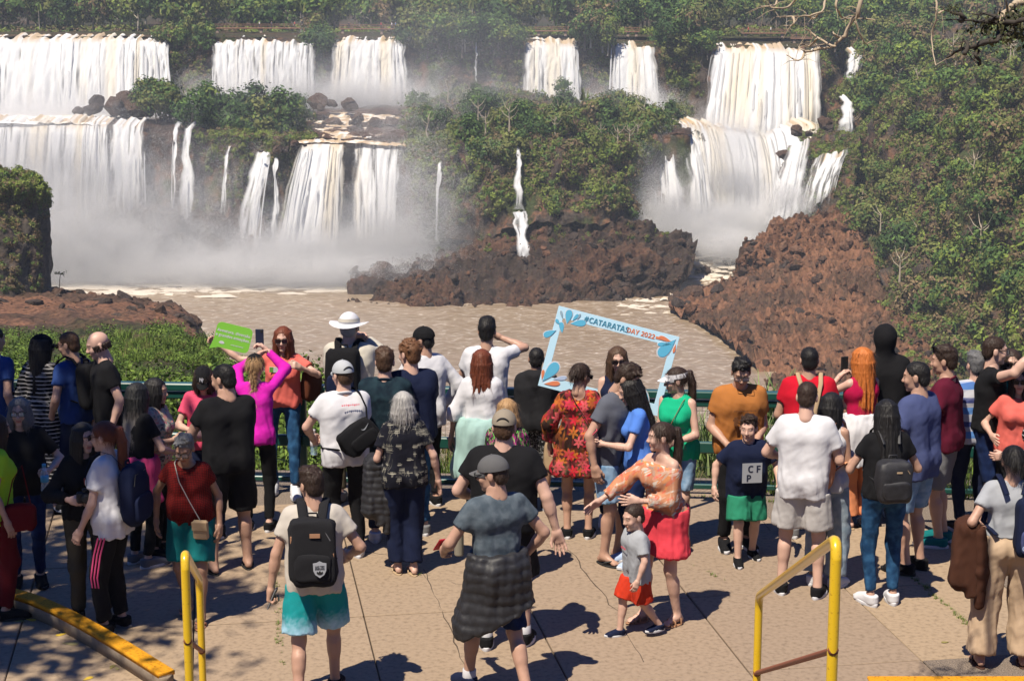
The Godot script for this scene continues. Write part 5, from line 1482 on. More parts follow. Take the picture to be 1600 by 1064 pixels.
func make_sole(t := 0.026, grow := 0.0) -> ArrayMesh:
	var rings: Array = []
	for lv in [[0.0, -0.004], [0.004, 0.0], [t - 0.004, 0.001], [t, -0.003]]:
		var ring: Array = []
		for i in 22:
			var a := TAU * i / 22.0
			var z := -0.052 - cos(a) * 0.128
			var wd := 0.044 - 0.009 * smoothstep(-0.06, 0.06, z) + 0.004 * sin((z + 0.1) * 14.0)
			ring.append(Vector3(sin(a) * (wd + lv[1] + grow), -0.08 + lv[0] + (0.01 if z < -0.15 else 0.0) * (1.0 if lv[0] < 0.005 else 0.6), -0.052 - cos(a) * (0.128 + lv[1] + grow) ))
		rings.append(ring)
	return skin_rings(rings, true, true, true)

func make_dome(r: Vector3, c: Vector3, y0: float) -> Array:
	var rings: Array = []
	for i in 9:
		var t := lerpf(asin(clampf((y0 - c.y) / r.y, -1, 1)), PI / 2 - 0.02, i / 8.0)
		var ring: Array = []
		for k in 24:
			var a := TAU * k / 24.0
			ring.append(c + Vector3(sin(a) * cos(t) * r.x, sin(t) * r.y, -cos(a) * cos(t) * r.z))
		rings.append(ring)
	return rings

# a stiff brim in front of the head: reaches from the band out over the brow
func make_brim(w: float, z0: float, out: float, y: float, droop: float) -> ArrayMesh:
	var rows: Array = []
	for side in [1.0, -1.0]:
		for j in 6:
			var t := j / 5.0 if side > 0 else 1.0 - j / 5.0
			var row: Array = []
			for i in 13:
				var u := lerpf(-1.0, 1.0, i / 12.0)
				var zc := z0 * sqrt(maxf(0.0, 1.0 - u * u * 0.92))
				row.append(Vector3(u * w * (1.0 - 0.12 * t), y - droop * t - 0.022 * u * u + side * 0.0022, -zc - out * t * sqrt(maxf(0.0, 1.0 - u * u))))
			rows.append(row)
	rows.append(rows[0])
	return skin_rings(rows, false)

func ik(a: Vector3, to: Vector3, l1: float, l2: float, pole: Vector3) -> Array:
	var d := to - a
	var l := minf(d.length(), l1 + l2 - 0.004)
	var n := d.normalized()
	var e := a + n * l
	var x := (l1 * l1 - l2 * l2 + l * l) / (2.0 * l)
	var hgt := sqrt(maxf(0.0, l1 * l1 - x * x))
	var up := (pole - n * pole.dot(n)).normalized()
	return [a + n * x + up * hgt, e]

const ARMS := {
	"down": [Vector3(0.25, 0.86, -0.02), Vector3(0.3, 0, 1)],
	"swing": [Vector3(0.26, 0.9, -0.2), Vector3(0.3, 0, 1)],
	"back": [Vector3(0.26, 0.89, 0.18), Vector3(0.3, 0, 1)],
	"front": [Vector3(0.09, 1.07, -0.3), Vector3(0.35, -0.6, 0.9)],
	"belly": [Vector3(0.05, 1.02, -0.25), Vector3(0.5, -0.4, 0.8)],
	"chest": [Vector3(0.08, 1.25, -0.3), Vector3(0.7, -0.8, 0.3)],
	"photo": [Vector3(0.09, 1.52, -0.32), Vector3(0.8, -0.7, 0.2)],
	"hip": [Vector3(0.22, 0.99, 0.1), Vector3(1, 0.1, 0.3)],
	"rail": [Vector3(0.18, 1.08, -0.38), Vector3(0.45, -0.4, 0.8)],
}

# where the joints of one person are, in the figure's own axes, 1.72 m tall
func rig(c: Dictionary) -> Dictionary:
	var f: bool = c.get("sex", "m") == "f"
	var w: float = 0.92 * float(c.get("w", 1.0))
	var feet: Array = [c.get("lf", [0.1, 0.0, 8.0, 0.0]), c.get("rf", [0.1, 0.0, 8.0, 0.0])]
	var drop := 0.0
	for i in 2:
		var q := Vector2(feet[i][0] - 0.095, feet[i][1]).length()
		drop = maxf(drop, 0.82 - feet[i][3] - sqrt(maxf(0.01, 0.825 * 0.825 - q * q)))
	var base := Vector3(0, 0.95 - drop, 0)
	var tb := Basis(Vector3.UP, deg_to_rad(c.get("twist", 0.0))) * Basis(Vector3.RIGHT, -deg_to_rad(c.get("lean", 3.0))) * Basis(Vector3.BACK, deg_to_rad(c.get("side", 0.0)))
	var T := Transform3D(tb, base)
	var o := {"T": T, "f": f, "w": w}
	var sw := (0.143 if f else 0.166) * (0.55 + 0.45 * w)
	for i in 2:
		var s := -1.0 if i == 0 else 1.0
		var key: String = "la" if i == 0 else "ra"
		var spec: Variant = c.get(key, "down")
		var wt: Vector3
		var pole: Vector3
		if spec is String:
			wt = ARMS[spec][0]; pole = ARMS[spec][1]
		else:
			wt = spec[0]; pole = spec[1]
		wt.y -= drop
		if w > 1.12: wt.x += (w - 1.0) * 0.12
		var S := T * Vector3(s * sw, 0.405, 0.0)
		var r := ik(S, Vector3(wt.x * s, wt.y, wt.z), 0.285, 0.25, Vector3(pole.x * s, pole.y, pole.z))
		o["S%d" % i] = S; o["E%d" % i] = r[0]; o["W%d" % i] = r[1]
		var H := base + Vector3(s * 0.095, -0.05, 0)
		var A := Vector3(s * feet[i][0], 0.08 + feet[i][3], feet[i][1])
		var kr := ik(H, A, 0.42, 0.41, Vector3(s * 0.12, 0, -1))
		o["H%d" % i] = H; o["K%d" % i] = kr[0]; o["A%d" % i] = kr[1]
		o["foot%d" % i] = Transform3D(Basis(Vector3.UP, -s * deg_to_rad(feet[i][2])) * Basis(Vector3.RIGHT, deg_to_rad(feet[i][4] if feet[i].size() > 4 else 0.0)), kr[1])
	o.neck = T * Vector3(0, 0.46, 0.008)
	var hb := Basis(Vector3.UP, -deg_to_rad(c.get("hy", 0.0))) * Basis(Vector3.RIGHT, -deg_to_rad(c.get("hp", 4.0))) * Basis(Vector3.BACK, -deg_to_rad(c.get("ht", 0.0)))
	var hp: float = c.get("hp", 4.0)
	var pos: Vector3 = T * Vector3(0, 0.50, -0.006) + Vector3(0, 0.115, 0) + Basis(Vector3.UP, -deg_to_rad(c.get("hy", 0.0))) * Vector3(0, -0.0006 * absf(hp), -0.002 * maxf(hp, -8.0))
	o.head = Transform3D(hb.scaled_local(Vector3.ONE * 0.955 * float(c.get("hs", 1.0))), pos + Vector3(0, (float(c.get("hs", 1.0)) - 1.0) * 0.1, 0))
	return o

func torso_prims(g: Dictionary, c: Dictionary, e: float, shoulders := 1.0) -> Array:
	var T: Transform3D = g.T
	var w: float = g.w
	var p: Array = []
	var belly: float = c.get("belly", 0.0)
	var rows: Array
	if g.f:
		rows = [[0.0, 0.078, 0.1, 0.0], [0.16, 0.05, 0.085, 0.0], [0.32, 0.068, 0.092, 0.0], [0.41, 0.1 * shoulders, 0.045, 0.006]]
	else:
		rows = [[0.0, 0.07, 0.094, 0.0], [0.15, 0.066, 0.092, 0.0], [0.32, 0.09, 0.104, 0.0], [0.405, 0.118 * shoulders, 0.052, 0.006]]
	for r in rows:
		var rad: float = r[2] * (0.5 + 0.5 * w) + e
		p.append(cap(T * Vector3(-r[1] * w, r[0], r[3]), T * Vector3(r[1] * w, r[0], r[3]), rad, rad, 0.07 if r[0] < 0.4 else 0.05))
	for s in [-1.0, 1.0]:
		p.append(cap(T * Vector3(s * 0.02, 0.455, 0.01), T * Vector3(s * 0.12 * shoulders * w, 0.415, 0.006), 0.036 + e * 0.5, 0.036 + e * 0.5, 0.03))
	for s in [-1.0, 1.0]:
		p.append(cap(T * Vector3(s * 0.06, -0.03, 0.035), T * Vector3(s * 0.06, -0.04, 0.035), 0.08 + e, 0.08 + e, 0.05))
		if g.f:
			p.append(cap(T * Vector3(s * 0.066, 0.275, -0.085), T * Vector3(s * 0.066, 0.29, -0.06), 0.052 + e, 0.06 + e, 0.05))
	if belly > 0.0:
		p.append(cap(T * Vector3(-0.05, 0.11, -0.03 - belly), T * Vector3(0.05, 0.11, -0.03 - belly), 0.11 + e, 0.11 + e, 0.08))
	return p

func along(a: Vector3, b: Vector3, t: float) -> Plane:
	var n := (b - a).normalized()
	return Plane(n, n.dot(a.lerp(b, t)))

# all meshes of one person; runs in a worker
func compute_person(c: Dictionary) -> Dictionary:
	var g := rig(c)
	var T: Transform3D = g.T
	var f: bool = g.f
	var w: float = g.w
	var lw := 0.5 + 0.5 * w
	var out := {}
	var ar: Array = [0.039, 0.032, 0.023] if f else [0.047, 0.038, 0.027]
	var lr: Array = [0.081, 0.05, 0.033] if f else [0.079, 0.051, 0.036]
	var top: Dictionary = c.get("top", {})
	var bot: Dictionary = c.get("bot", {})
	var shoe: String = c.get("shoe", ["sneaker"])[0]
	var bare: bool = shoe in ["flip", "sandal", "bare"]
	# --- body
	var p: Array = torso_prims(g, c, -0.012)
	var thin := 0.72 if bot.size() and bot.t != "skirt" and float(bot.get("len", 0.95)) > 0.5 else 1.0
	var thigh := 0.86 if bot.size() and bot.t != "skirt" else 1.0
	p.append(cap(g.neck, (g.head as Transform3D).origin + Vector3(0, -0.09, 0.02), (0.05 if f else 0.06) * lw, (0.044 if f else 0.053) * lw, 0.04))
	for i in 2:
		p.append(cap(g["S%d" % i], g["E%d" % i], ar[0] * lw, ar[1] * lw, 0.04))
		p.append(cap(g["E%d" % i], g["W%d" % i], ar[1] * lw, ar[2] * sqrt(lw), 0.02))
		var em: Vector3 = (g["E%d" % i] as Vector3).lerp(g["W%d" % i], 0.25)
		p.append(cap(em, (g["E%d" % i] as Vector3).lerp(g["W%d" % i], 0.4), ar[1] * 1.05 * lw, ar[1] * 0.98 * lw, 0.02))
		p.append(cap(g["H%d" % i], g["K%d" % i], lr[0] * lw * thigh, lr[1] * lw * thin, 0.05))
		p.append(cap(g["K%d" % i], g["A%d" % i], lr[1] * lw * thin, lr[2] * lw * sqrt(thin), 0.03))
		var ft: Transform3D = g["foot%d" % i]
		var cm: Vector3 = (g["K%d" % i] as Vector3).lerp(g["A%d" % i], 0.28) + Vector3(0, 0, 0.016)
		if thin == 1.0: p.append(cap(cm, (g["K%d" % i] as Vector3).lerp(g["A%d" % i], 0.45) + Vector3(0, 0, 0.01), lr[1] * 0.98 * lw * thin, lr[1] * 0.85 * lw * thin, 0.03))
		if bare:
			p.append(cap(ft * Vector3(0, -0.036, 0.035), ft * Vector3(0, -0.01, 0.0), 0.03, 0.036, 0.02))
			p.append(cap(ft * Vector3(0, -0.02, -0.03), ft * Vector3(0.0, -0.048, -0.13), 0.033, 0.018, 0.03))
			p.append(cap(ft * Vector3(-0.02, -0.048, -0.12), ft * Vector3(0.022, -0.048, -0.125), 0.019, 0.017, 0.02))
			for k in 5:
				p.append(cap(ft * Vector3(-0.032 + 0.016 * k, -0.053, -0.13), ft * Vector3(-0.034 + 0.017 * k, -0.055, -0.163 + absf(k - (1.0 if i == 1 else 3.0)) * 0.007), 0.01, 0.009, 0.004))
		else:
			p.append(cap(g["A%d" % i], ft * Vector3(0, -0.03, -0.05), 0.034, 0.03, 0.02))
	var body := net(p, 0.0165)
	body.c = PackedColorArray()
	var skin: Color = c.skin
	for v: Vector3 in body.v:
		var m := 1.0 + 0.07 * skin_noise.get_noise_3dv(v * 14.0)
		body.c.append(skin * m)
	for i in 2:
		var W: Vector3 = g["W%d" % i]
		var fd: Vector3 = (W - g["E%d" % i]).normalized()
		var hd: Variant = c.get("lhd" if i == 0 else "rhd", null)
		if hd != null: fd = (hd as Vector3 * Vector3(-1.0 if i == 0 else 1.0, 1, 1)).normalized()
		var bk: Variant = c.get("lhb" if i == 0 else "rhb", null)
		var s := -1.0 if i == 0 else 1.0
		var bz: Vector3 = Vector3(s, 0, -0.2) if bk == null else bk * Vector3(s, 1, 1)
		var y := -fd
		bz = (bz - y * bz.dot(y)).normalized()
		var x := y.cross(bz) * s
		var pose: String = c.get("lh" if i == 0 else "rh", "relax")
		join(body, hands[pose], Transform3D(Basis(x, y, bz) * (0.92 if f else 1.02), W), skin)
	join(body, heads[1 if f else 0], g.head, skin)
	out.body = body
	# --- what is worn above
	if top.size():
		var e: float = top.get("ease", 0.014)
		var t: String = top.t
		var tp: Array = torso_prims(g, c, e, 0.72 if t == "tank" or t == "off" else 1.0)
		if t == "off": tp.remove_at(3)
		var hem: float = top.get("len", -0.1)
		var fl: float = top.get("flare", 0.0)
		if hem < 0.0 and t != "dress":
			for s in [-1.0, 1.0]:
				if t == "tank" or t == "off":
					tp.append(cap(T * Vector3(s * 0.075 * w, -0.02, 0.0), T * Vector3(s * 0.078 * w, hem - 0.05, 0.0), 0.094 * lw + e, 0.092 * lw + e + fl, 0.06))
				elif f:
					tp.append(cap(T * Vector3(s * 0.066 * w, 0.27, 0.0), T * Vector3(s * 0.084 * w, hem - 0.06, 0.004), 0.086 * lw + e, 0.096 * lw + e + fl, 0.04))
				else:
					tp.append(cap(T * Vector3(s * 0.088 * w, 0.29, 0.0), T * Vector3(s * 0.082 * w, hem - 0.06, 0.004), 0.097 * lw + e, 0.096 * lw + e + fl, 0.04))
		if t == "dress":
			for s in [-1.0, 1.0]:
				tp.append(cap(T * Vector3(s * 0.07 * w, -0.02, 0.005), T * Vector3(s * (0.075 + fl * 0.5) * w, hem - 0.05, 0.005), 0.115 * lw + e, 0.115 * lw + e + fl, 0.12))
		if t != "tank":
			var sl: float = top.get("sl", 0.55)
			var se: float = top.get("se", 0.014)
			for i in 2:
				var S: Vector3 = g["S%d" % i]
				var E: Vector3 = g["E%d" % i]
				var W: Vector3 = g["W%d" % i]
				if t == "off": S = S.lerp(E, 0.22)
				if sl <= 1.0:
					tp.append(cap(S, E, ar[0] * lw + minf(e, 0.014), ar[1] * lw + e + se, 0.035, along(S, E, sl)))
				else:
					tp.append(cap(S, E, ar[0] * lw + minf(e, 0.014), ar[1] * lw + minf(e, 0.02) + se * 0.7, 0.035))
					tp.append(cap(E, W, ar[1] * lw + minf(e, 0.02) + se * 0.7, ar[2] * lw + minf(e, 0.02) + se * 0.3, 0.03, along(E, W, sl - 1.0)))
		if t == "hoodie":
			tp.append(cap(T * Vector3(-0.07, 0.46, 0.05), T * Vector3(0.07, 0.46, 0.05), 0.05, 0.05, 0.04))
			tp.append(cap(T * Vector3(0, 0.44, 0.09), T * Vector3(0, 0.36, 0.12), 0.06, 0.03, 0.05))
		if top.get("hood", false):
			var hx: Transform3D = g.head
			tp.append(ell(hx * Vector3(0, 0.03, 0.02), Vector3(0.1, 0.112, 0.125), 0.03))
			tp.append(cap(hx * Vector3(0, -0.03, 0.04), T * Vector3(0, 0.42, 0.02), 0.08, 0.07, 0.04))
			tp.append(carve(hx * Vector3(0, 0.0, -0.06), hx * Vector3(0, 0.0, -0.16), 0.075, 0.085))
		else:
			var nk: float = top.get("neck", 0.074)
			tp.append(carve(T * Vector3(0, 0.515, -0.02), T * Vector3(0, 0.60, -0.02), nk, nk))
			if top.has("vee"):
				tp.append(carve(T * Vector3(0, 0.50, -0.08), T * Vector3(0, 0.50 - float(top.vee), -0.16), 0.06, 0.015))
			if top.has("scoop"):
				tp.append(carve(T * Vector3(0, 0.47, 0.12), T * Vector3(0, 0.42, 0.14), 0.1, 0.08))
		var pls: Array = [Plane(-T.basis.y, (-T.basis.y).dot(T * Vector3(0, hem, 0)))]
		if t == "off": pls.append(Plane(T.basis.y, T.basis.y.dot(T * Vector3(0, 0.40, 0))))
		var d := net(tp, 0.0145, pls)
		if t == "dress": ruffle(d, fold_noise, 0.022, Vector3(1, 0.22, 1), Vector3(c.at.x, 0, 0))
		out.top = drape(d, T * Vector3(0, 0.36, 0), maxf(0.3, 0.36 - hem), 0.02, c.at)
	# --- what is worn below
	if bot.size():
		var e: float = bot.get("ease", 0.008)
		var t: String = bot.t
		var len: float = bot.get("len", 0.95)
		var up: float = bot.get("up", 0.1)
		var bp: Array = []
		if top.size() and float(top.get("len", -0.1)) < 0.0: up = minf(up, float(top.get("len", -0.1)) + 0.05)
		var full := torso_prims(g, c, minf(e, 0.008))
		bp.append_array([full[0], full[1]])
		for q in full.slice(6): if q[2] > 0.07 + minf(e, 0.008): bp.append(q)
		var pls: Array = [Plane(T.basis.y, T.basis.y.dot(T * Vector3(0, up, 0)))]
		if t == "skirt":
			var hy: float = bot.len
			var fl: float = bot.get("flare", 0.05)
			for i in 2:
				var s := -1.0 if i == 0 else 1.0
				var kx: Vector3 = g["K%d" % i]
				bp.append(cap(T * Vector3(s * 0.06 * w, -0.03, 0.005), Vector3(s * 0.07 + kx.x * 0.3, hy - 0.04, kx.z * 0.5), 0.115 * lw + e, 0.115 * lw + fl, 0.14))
			pls.append(Plane(Vector3.DOWN, -hy))
		else:
			var wide: float = bot.get("wide", 0.0)
			for i in 2:
				var H: Vector3 = g["H%d" % i]
				var K: Vector3 = g["K%d" % i]
				var A: Vector3 = g["A%d" % i]
				if len <= 0.5:
					bp.append(cap(H, K, lr[0] * lw + e + 0.004, lr[1] * lw + e + 0.018 + wide, 0.035, along(H, K, len * 2.0)))
				else:
					bp.append(cap(H, K, lr[0] * lw + e, lr[1] * lw + e + wide * 0.6, 0.035))
					bp.append(cap(K, A, lr[1] * lw + e + wide * 0.6, lr[2] * lw + e + 0.004 + wide, 0.03, along(K, A, len * 2.0 - 1.0)))
		var d := net(bp, 0.0145, pls)
		if t == "skirt" or bot.get("wide", 0.0) > 0.05: ruffle(d, fold_noise, 0.013, Vector3(1.2, 0.15, 1.2), Vector3(c.at.x, 0, 0))
		drape(d, T * Vector3(0, 0.1, 0), 0.5, 0.014, c.at)
		if bot.has("dip"):
			var col := PackedColorArray()
			var y0: float = bot.dip[2]
			var y1: float = bot.dip[3]
			for v: Vector3 in d.v:
				col.append((bot.dip[0] as Color).lerp(bot.dip[1], smoothstep(y0, y1, v.y + 0.05 * fold_noise.get_noise_3dv(v * 3.0))))
			d.c = col
		out.bot = d
	if c.has("over"):
		var ov: Dictionary = c.over
		var up: float = ov.get("up", 0.08)
		var fl: float = ov.get("flare", 0.04)
		var q: Array = []
		var full := torso_prims(g, c, 0.032)
		q.append_array([full[0], full[1]])
		for x in full.slice(6): if x[2] > 0.1: q.append(x)
		for i in 2:
			var s := -1.0 if i == 0 else 1.0
			var kx: Vector3 = g["K%d" % i]
			q.append(cap(T * Vector3(s * 0.065 * w, -0.03, 0.01), Vector3(s * 0.07 + kx.x * 0.3, float(ov.len) - 0.04, kx.z * 0.5 + 0.02), 0.13 * lw, 0.13 * lw + fl, 0.14))
		var tilt: Vector3 = ov.get("tilt", Vector3(0, -1, 0)).normalized()
		var d := net(q, 0.0145, [Plane(T.basis.y, T.basis.y.dot(T * Vector3(0, up, 0))), Plane(tilt, tilt.dot(Vector3(0, ov.len, 0)))])
		ruffle(d, fold_noise, 0.018, Vector3(1.2, 0.2, 1.2), Vector3(c.at.x, 2.0, 0))
		if ov.get("quilt", false): quilt(d, 0.07, 0.009)
		out.over = d
	out.rig = g
	return out

# cloth hangs smooth from the shoulder and gathers in long folds towards the hem; small creases all over
func drape(d: Dictionary, from: Vector3, len: float, amp: float, sd: Vector3) -> Dictionary:
	var v: PackedVector3Array = d.v
	var nr := smooth_normals(v, d.i)
	for i in v.size():
		var p := v[i]
		var g := smoothstep(0.0, 1.0, (from.y - p.y) / len)
		var skew := p.y * 0.35
		v[i] += nr[i] * (amp * (0.15 + 0.85 * g) * fold_noise.get_noise_3d(p.x * 1.3 + skew + sd.x * 3.0, p.y * 0.22, p.z * 1.3 + sd.z) + 0.0035 * fold_noise.get_noise_3d(p.x * 0.9 - p.y * 0.8, p.y * 1.1 + sd.x, p.z * 0.9))
	d.v = v
	return d

# stitched channels: rows of padding swell between the seams
func quilt(d: Dictionary, pitch: float, amp: float) -> void:
	var v: PackedVector3Array = d.v
	var nr := smooth_normals(v, d.i)
	for i in v.size():
		var t := v[i].y / pitch + 0.25 * fold_noise.get_noise_3dv(v[i] * 0.6)
		v[i] += nr[i] * amp * (pow(absf(sin(t * PI)), 0.6) - 0.7)
	d.v = v

func work(i: int) -> void:
	built[i] = compute_person(crowd[i])

func place_person(c: Dictionary, m: Dictionary) -> Node3D:
	var g: Dictionary = m.rig
	var k: float = c.h / 1.72
	var o := thing("person", c.label, "person", c.at, -deg_to_rad(c.yaw), "visitors on the lookout terrace")
	o.scale = Vector3.ONE * k
	part("body", net_mesh(m.body, m.body.c), skin_mat, o)
	if m.has("top"): part(c.top.get("name", "shirt"), net_mesh(m.top), cloth(c.top.m), o)
	if m.has("bot"):
		if m.bot.has("c"): part(c.bot.get("name", "shorts"), net_mesh(m.bot, m.bot.c), cloth_dip, o)
		else: part(c.bot.get("name", "trousers"), net_mesh(m.bot), cloth(c.bot.m), o)
	if m.has("over"): part(c.over.get("name", "wrap"), net_mesh(m.over), cloth(c.over.m), o)
	# shoes
	var sh: Array = c.get("shoe", ["sneaker", "white", "white"])
	for i in 2:
		var ft: Transform3D = g["foot%d" % i]
		if sh[0] == "sneaker" or sh[0] == "hightop":
			var s := part("shoe", shoe_mesh[0 if sh[0] == "sneaker" else 1], cloth(sh[1]), o)
			s.transform = ft * Transform3D(Basis.from_scale(Vector3(1.08, 1.0, 1.1)), Vector3(0, 0, -0.008))
			part("sole", sole_mesh, plain(sh[2]), s)
			if sh.size() > 3: swoosh(s, sh[3], -1.0 if i == 0 else 1.0)
			var lc := part("laces", lace_mesh, plain("white" if sh[1] != "white" else "lace"), s)
			lc.position = Vector3(0, 0.0, 0)
			if c.get("sock", "") != "":
				part("sock", tube([g["A%d" % i] + Vector3(0, -0.03, 0), (g["A%d" % i] as Vector3).lerp(g["K%d" % i], 0.16)], [0.046, 0.046], 12), plain(c.sock), o)
		else:
			var s := part("sandal", thin_sole, plain(sh[1]), o)
			s.transform = ft
			part("strap", strap_mesh[0 if sh[0] == "flip" else 1], plain(sh[2]), s)
	var hx: Transform3D = g.head
	if c.has("hair"):
		var hr := part("hair", hair_mesh[c.hair[0]] if not c.hair[0].ends_with("_ombre") else hair_mesh[c.hair[0]], hair_mat(c.hair[1]), o)
		hr.transform = hx
	if c.has("hat"):
		var kind: String = c.hat[0]
		var ht: MeshInstance3D
		if kind == "cap" or kind == "cap_open":
			ht = part("cap", cap_mesh, cloth(c.hat[1]), o)
			part("brim", brim_mesh, cloth(c.hat[2] if c.hat.size() > 2 else c.hat[1]), ht)
			part("button", button_mesh, cloth(c.hat[1]), ht)
			if kind == "cap_open": part("adjuster", adjuster_mesh, plain("dark"), ht)
		elif kind == "visor":
			ht = part("visor", band_mesh, cloth(c.hat[1]), o)
			part("brim", visor_brim, cloth(c.hat[1]), ht)
		elif kind == "bucket":
			ht = part("sun_hat", bucket_mesh, cloth(c.hat[1]), o)
			part("hat_band", hat_band, cloth("cream"), ht)
		ht.transform = hx * Transform3D(Basis(Vector3.UP, deg_to_rad(c.get("hatyaw", 0.0))), Vector3.ZERO)
	if c.has("gl"):
		var gk: String = c.gl
		var gl := part("glasses", glasses_mesh["frame"], plain("dark"), o)
		gl.transform = hx if gk != "up" else hx * Transform3D(Basis(Vector3.RIGHT, 0.6), Vector3(0, 0.075, 0.005))
		for s in [-1.0, 1.0]:
			var ln := part("lens", glasses_mesh["lens"], lens_mat if gk != "clear" else clear_mat, gl)
			ln.position = Vector3(s * 0.033, 0.003, -0.1065)
	if c.get("collar", "") != "":
		var T: Transform3D = g.T
		var pts: Array = []
		var rr: Array = []
		for i in 17:
			var a := lerpf(-2.8, 2.8, i / 16.0)
			pts.append(T * Vector3(sin(a) * 0.075, 0.458 + 0.03 * cos(a) - 0.01, 0.0 + cos(a) * 0.075))
			rr.append(0.016)
		part("collar", tube(pts, rr, 8, 0.6), cloth(c.collar), o)
	if c.has("badge"):
		var b := part("badge", badge_mesh, plain("white"), o)
		b.transform = (g.T as Transform3D) * Transform3D(Basis(Vector3.UP, 0.0), c.badge)
		var gp := part("print", badge_half, plain("green"), b)
		gp.position = Vector3(0.022, 0, -0.0015)
	return o

# where something worn or held by person i stands in the world
func on_torso(i: int) -> Transform3D:
	return people[i].transform * (built[i].rig.T as Transform3D)

func on_hand(i: int, side: int) -> Vector3:
	return people[i].transform * (built[i].rig["W%d" % side] as Vector3)

func forearm(i: int, side: int) -> Vector3:
	return (people[i].basis * ((built[i].rig["W%d" % side] as Vector3) - built[i].rig["E%d" % side])).normalized()

func swoosh(parent: Node, colour: String, s: float) -> void:
	var o := part("emblem", swoosh_mesh, plain(colour), parent)
	o.transform = Transform3D(Basis(Vector3.UP, -PI / 2 * s).rotated(Vector3.BACK, 0.35 * s), Vector3(s * 0.0475, -0.045, -0.045))
	if s < 0: o.scale = Vector3(-1, 1, 1)

# ---------------------------------------------------------------- materials of clothes and things
const TONES := {
	"black": Vector3(0.012, 0.012, 0.014), "softblack": Vector3(0.02, 0.02, 0.023), "navy": Vector3(0.011, 0.017, 0.05), "white": Vector3(0.76, 0.76, 0.8), "cream": Vector3(0.62, 0.58, 0.5),
	"coral": Vector3(0.82, 0.17, 0.14), "pink": Vector3(0.86, 0.1, 0.2), "magenta": Vector3(0.72, 0.02, 0.47), "greentop": Vector3(0.012, 0.48, 0.25), "rust": Vector3(0.5, 0.19, 0.05),
	"red": Vector3(0.62, 0.01, 0.03), "crimson": Vector3(0.5, 0.008, 0.07), "slate": Vector3(0.075, 0.095, 0.22), "maroon": Vector3(0.12, 0.01, 0.03), "greypolo": Vector3(0.125, 0.135, 0.17),
	"greytee": Vector3(0.42, 0.44, 0.48), "bluetee": Vector3(0.1, 0.25, 0.76), "mint": Vector3(0.4, 0.6, 0.57), "teal": Vector3(0.008, 0.17, 0.18), "neon": Vector3(0.46, 0.8, 0.04),
	"olive": Vector3(0.085, 0.072, 0.048), "khaki": Vector3(0.6, 0.44, 0.3), "lightshorts": Vector3(0.6, 0.58, 0.57), "coralskirt": Vector3(0.85, 0.07, 0.1), "redshorts": Vector3(0.66, 0.05, 0.02),
	"greenshorts": Vector3(0.03, 0.26, 0.15), "stone": Vector3(0.6, 0.55, 0.49), "deepblue": Vector3(0.03, 0.07, 0.24), "darkgreenblue": Vector3(0.012, 0.028, 0.05), "grey": Vector3(0.2, 0.2, 0.21),
	"capgrey": Vector3(0.13, 0.13, 0.135), "beigecap": Vector3(0.33, 0.28, 0.22), "lightcap": Vector3(0.5, 0.52, 0.55), "brown": Vector3(0.075, 0.03, 0.018), "leather": Vector3(0.13, 0.04, 0.02),
	"peach": Vector3(0.78, 0.36, 0.2), "orange": Vector3(0.8, 0.3, 0.14), "pinkwrap": Vector3(0.8, 0.08, 0.25), "darkred": Vector3(0.14, 0.008, 0.012), "lightblue": Vector3(0.5, 0.62, 0.85),
	"yellow": Vector3(0.82, 0.58, 0.02), "green": Vector3(0.16, 0.45, 0.05), "dark": Vector3(0.015, 0.015, 0.016), "lace": Vector3(0.55, 0.55, 0.58), "sand": Vector3(0.5, 0.36, 0.22), "tan": Vector3(0.42, 0.22, 0.12),
	"rosered": Vector3(0.7, 0.02, 0.05), "greydenim": Vector3(0.2, 0.2, 0.215), "fadedrust": Vector3(0.22, 0.085, 0.03), "pinkred": Vector3(0.85, 0.12, 0.18), "skyblue": Vector3(0.52, 0.77, 0.9),
	"tealtop": Vector3(0.01, 0.35, 0.3), "signblue": Vector3(0.13, 0.55, 0.82), "signorange": Vector3(0.85, 0.27, 0.12), "signgrey": Vector3(0.33, 0.5, 0.62), "signtext": Vector3(0.07, 0.3, 0.45),
}

func tone(n: String) -> Color:
	var v: Vector3 = TONES[n]
	v *= 0.64
	return Color(v.x, v.y, v.z)

func plain(n: String) -> StandardMaterial3D:
	if not mats.has("p" + n): mats["p" + n] = mat(tone(n).linear_to_srgb(), 0.6, 0.45)
	return mats["p" + n]

func cloth(n: String) -> StandardMaterial3D:
	if mats.has(n): return mats[n]
	var m := StandardMaterial3D.new()
	m.roughness = 0.92
	m.metallic_specular = 0.25
	m.uv1_triplanar = true
	m.uv1_scale = Vector3(2.4, 1.7, 2.4)
	m.normal_enabled = true
	m.normal_texture = wrinkle_tex
	m.normal_scale = 0.32
	if TONES.has(n):
		m.albedo_color = tone(n).linear_to_srgb()
	else:
		m.albedo_texture = cloth_tex[n][0]
		m.uv1_scale = Vector3.ONE / float(cloth_tex[n][1])
		if cloth_tex[n].size() > 2: m.albedo_color = cloth_tex[n][2]
	if n == "puffer":
		m.normal_enabled = false
		m.roughness = 0.62
		m.metallic_specular = 0.5
	mats[n] = m
	return m

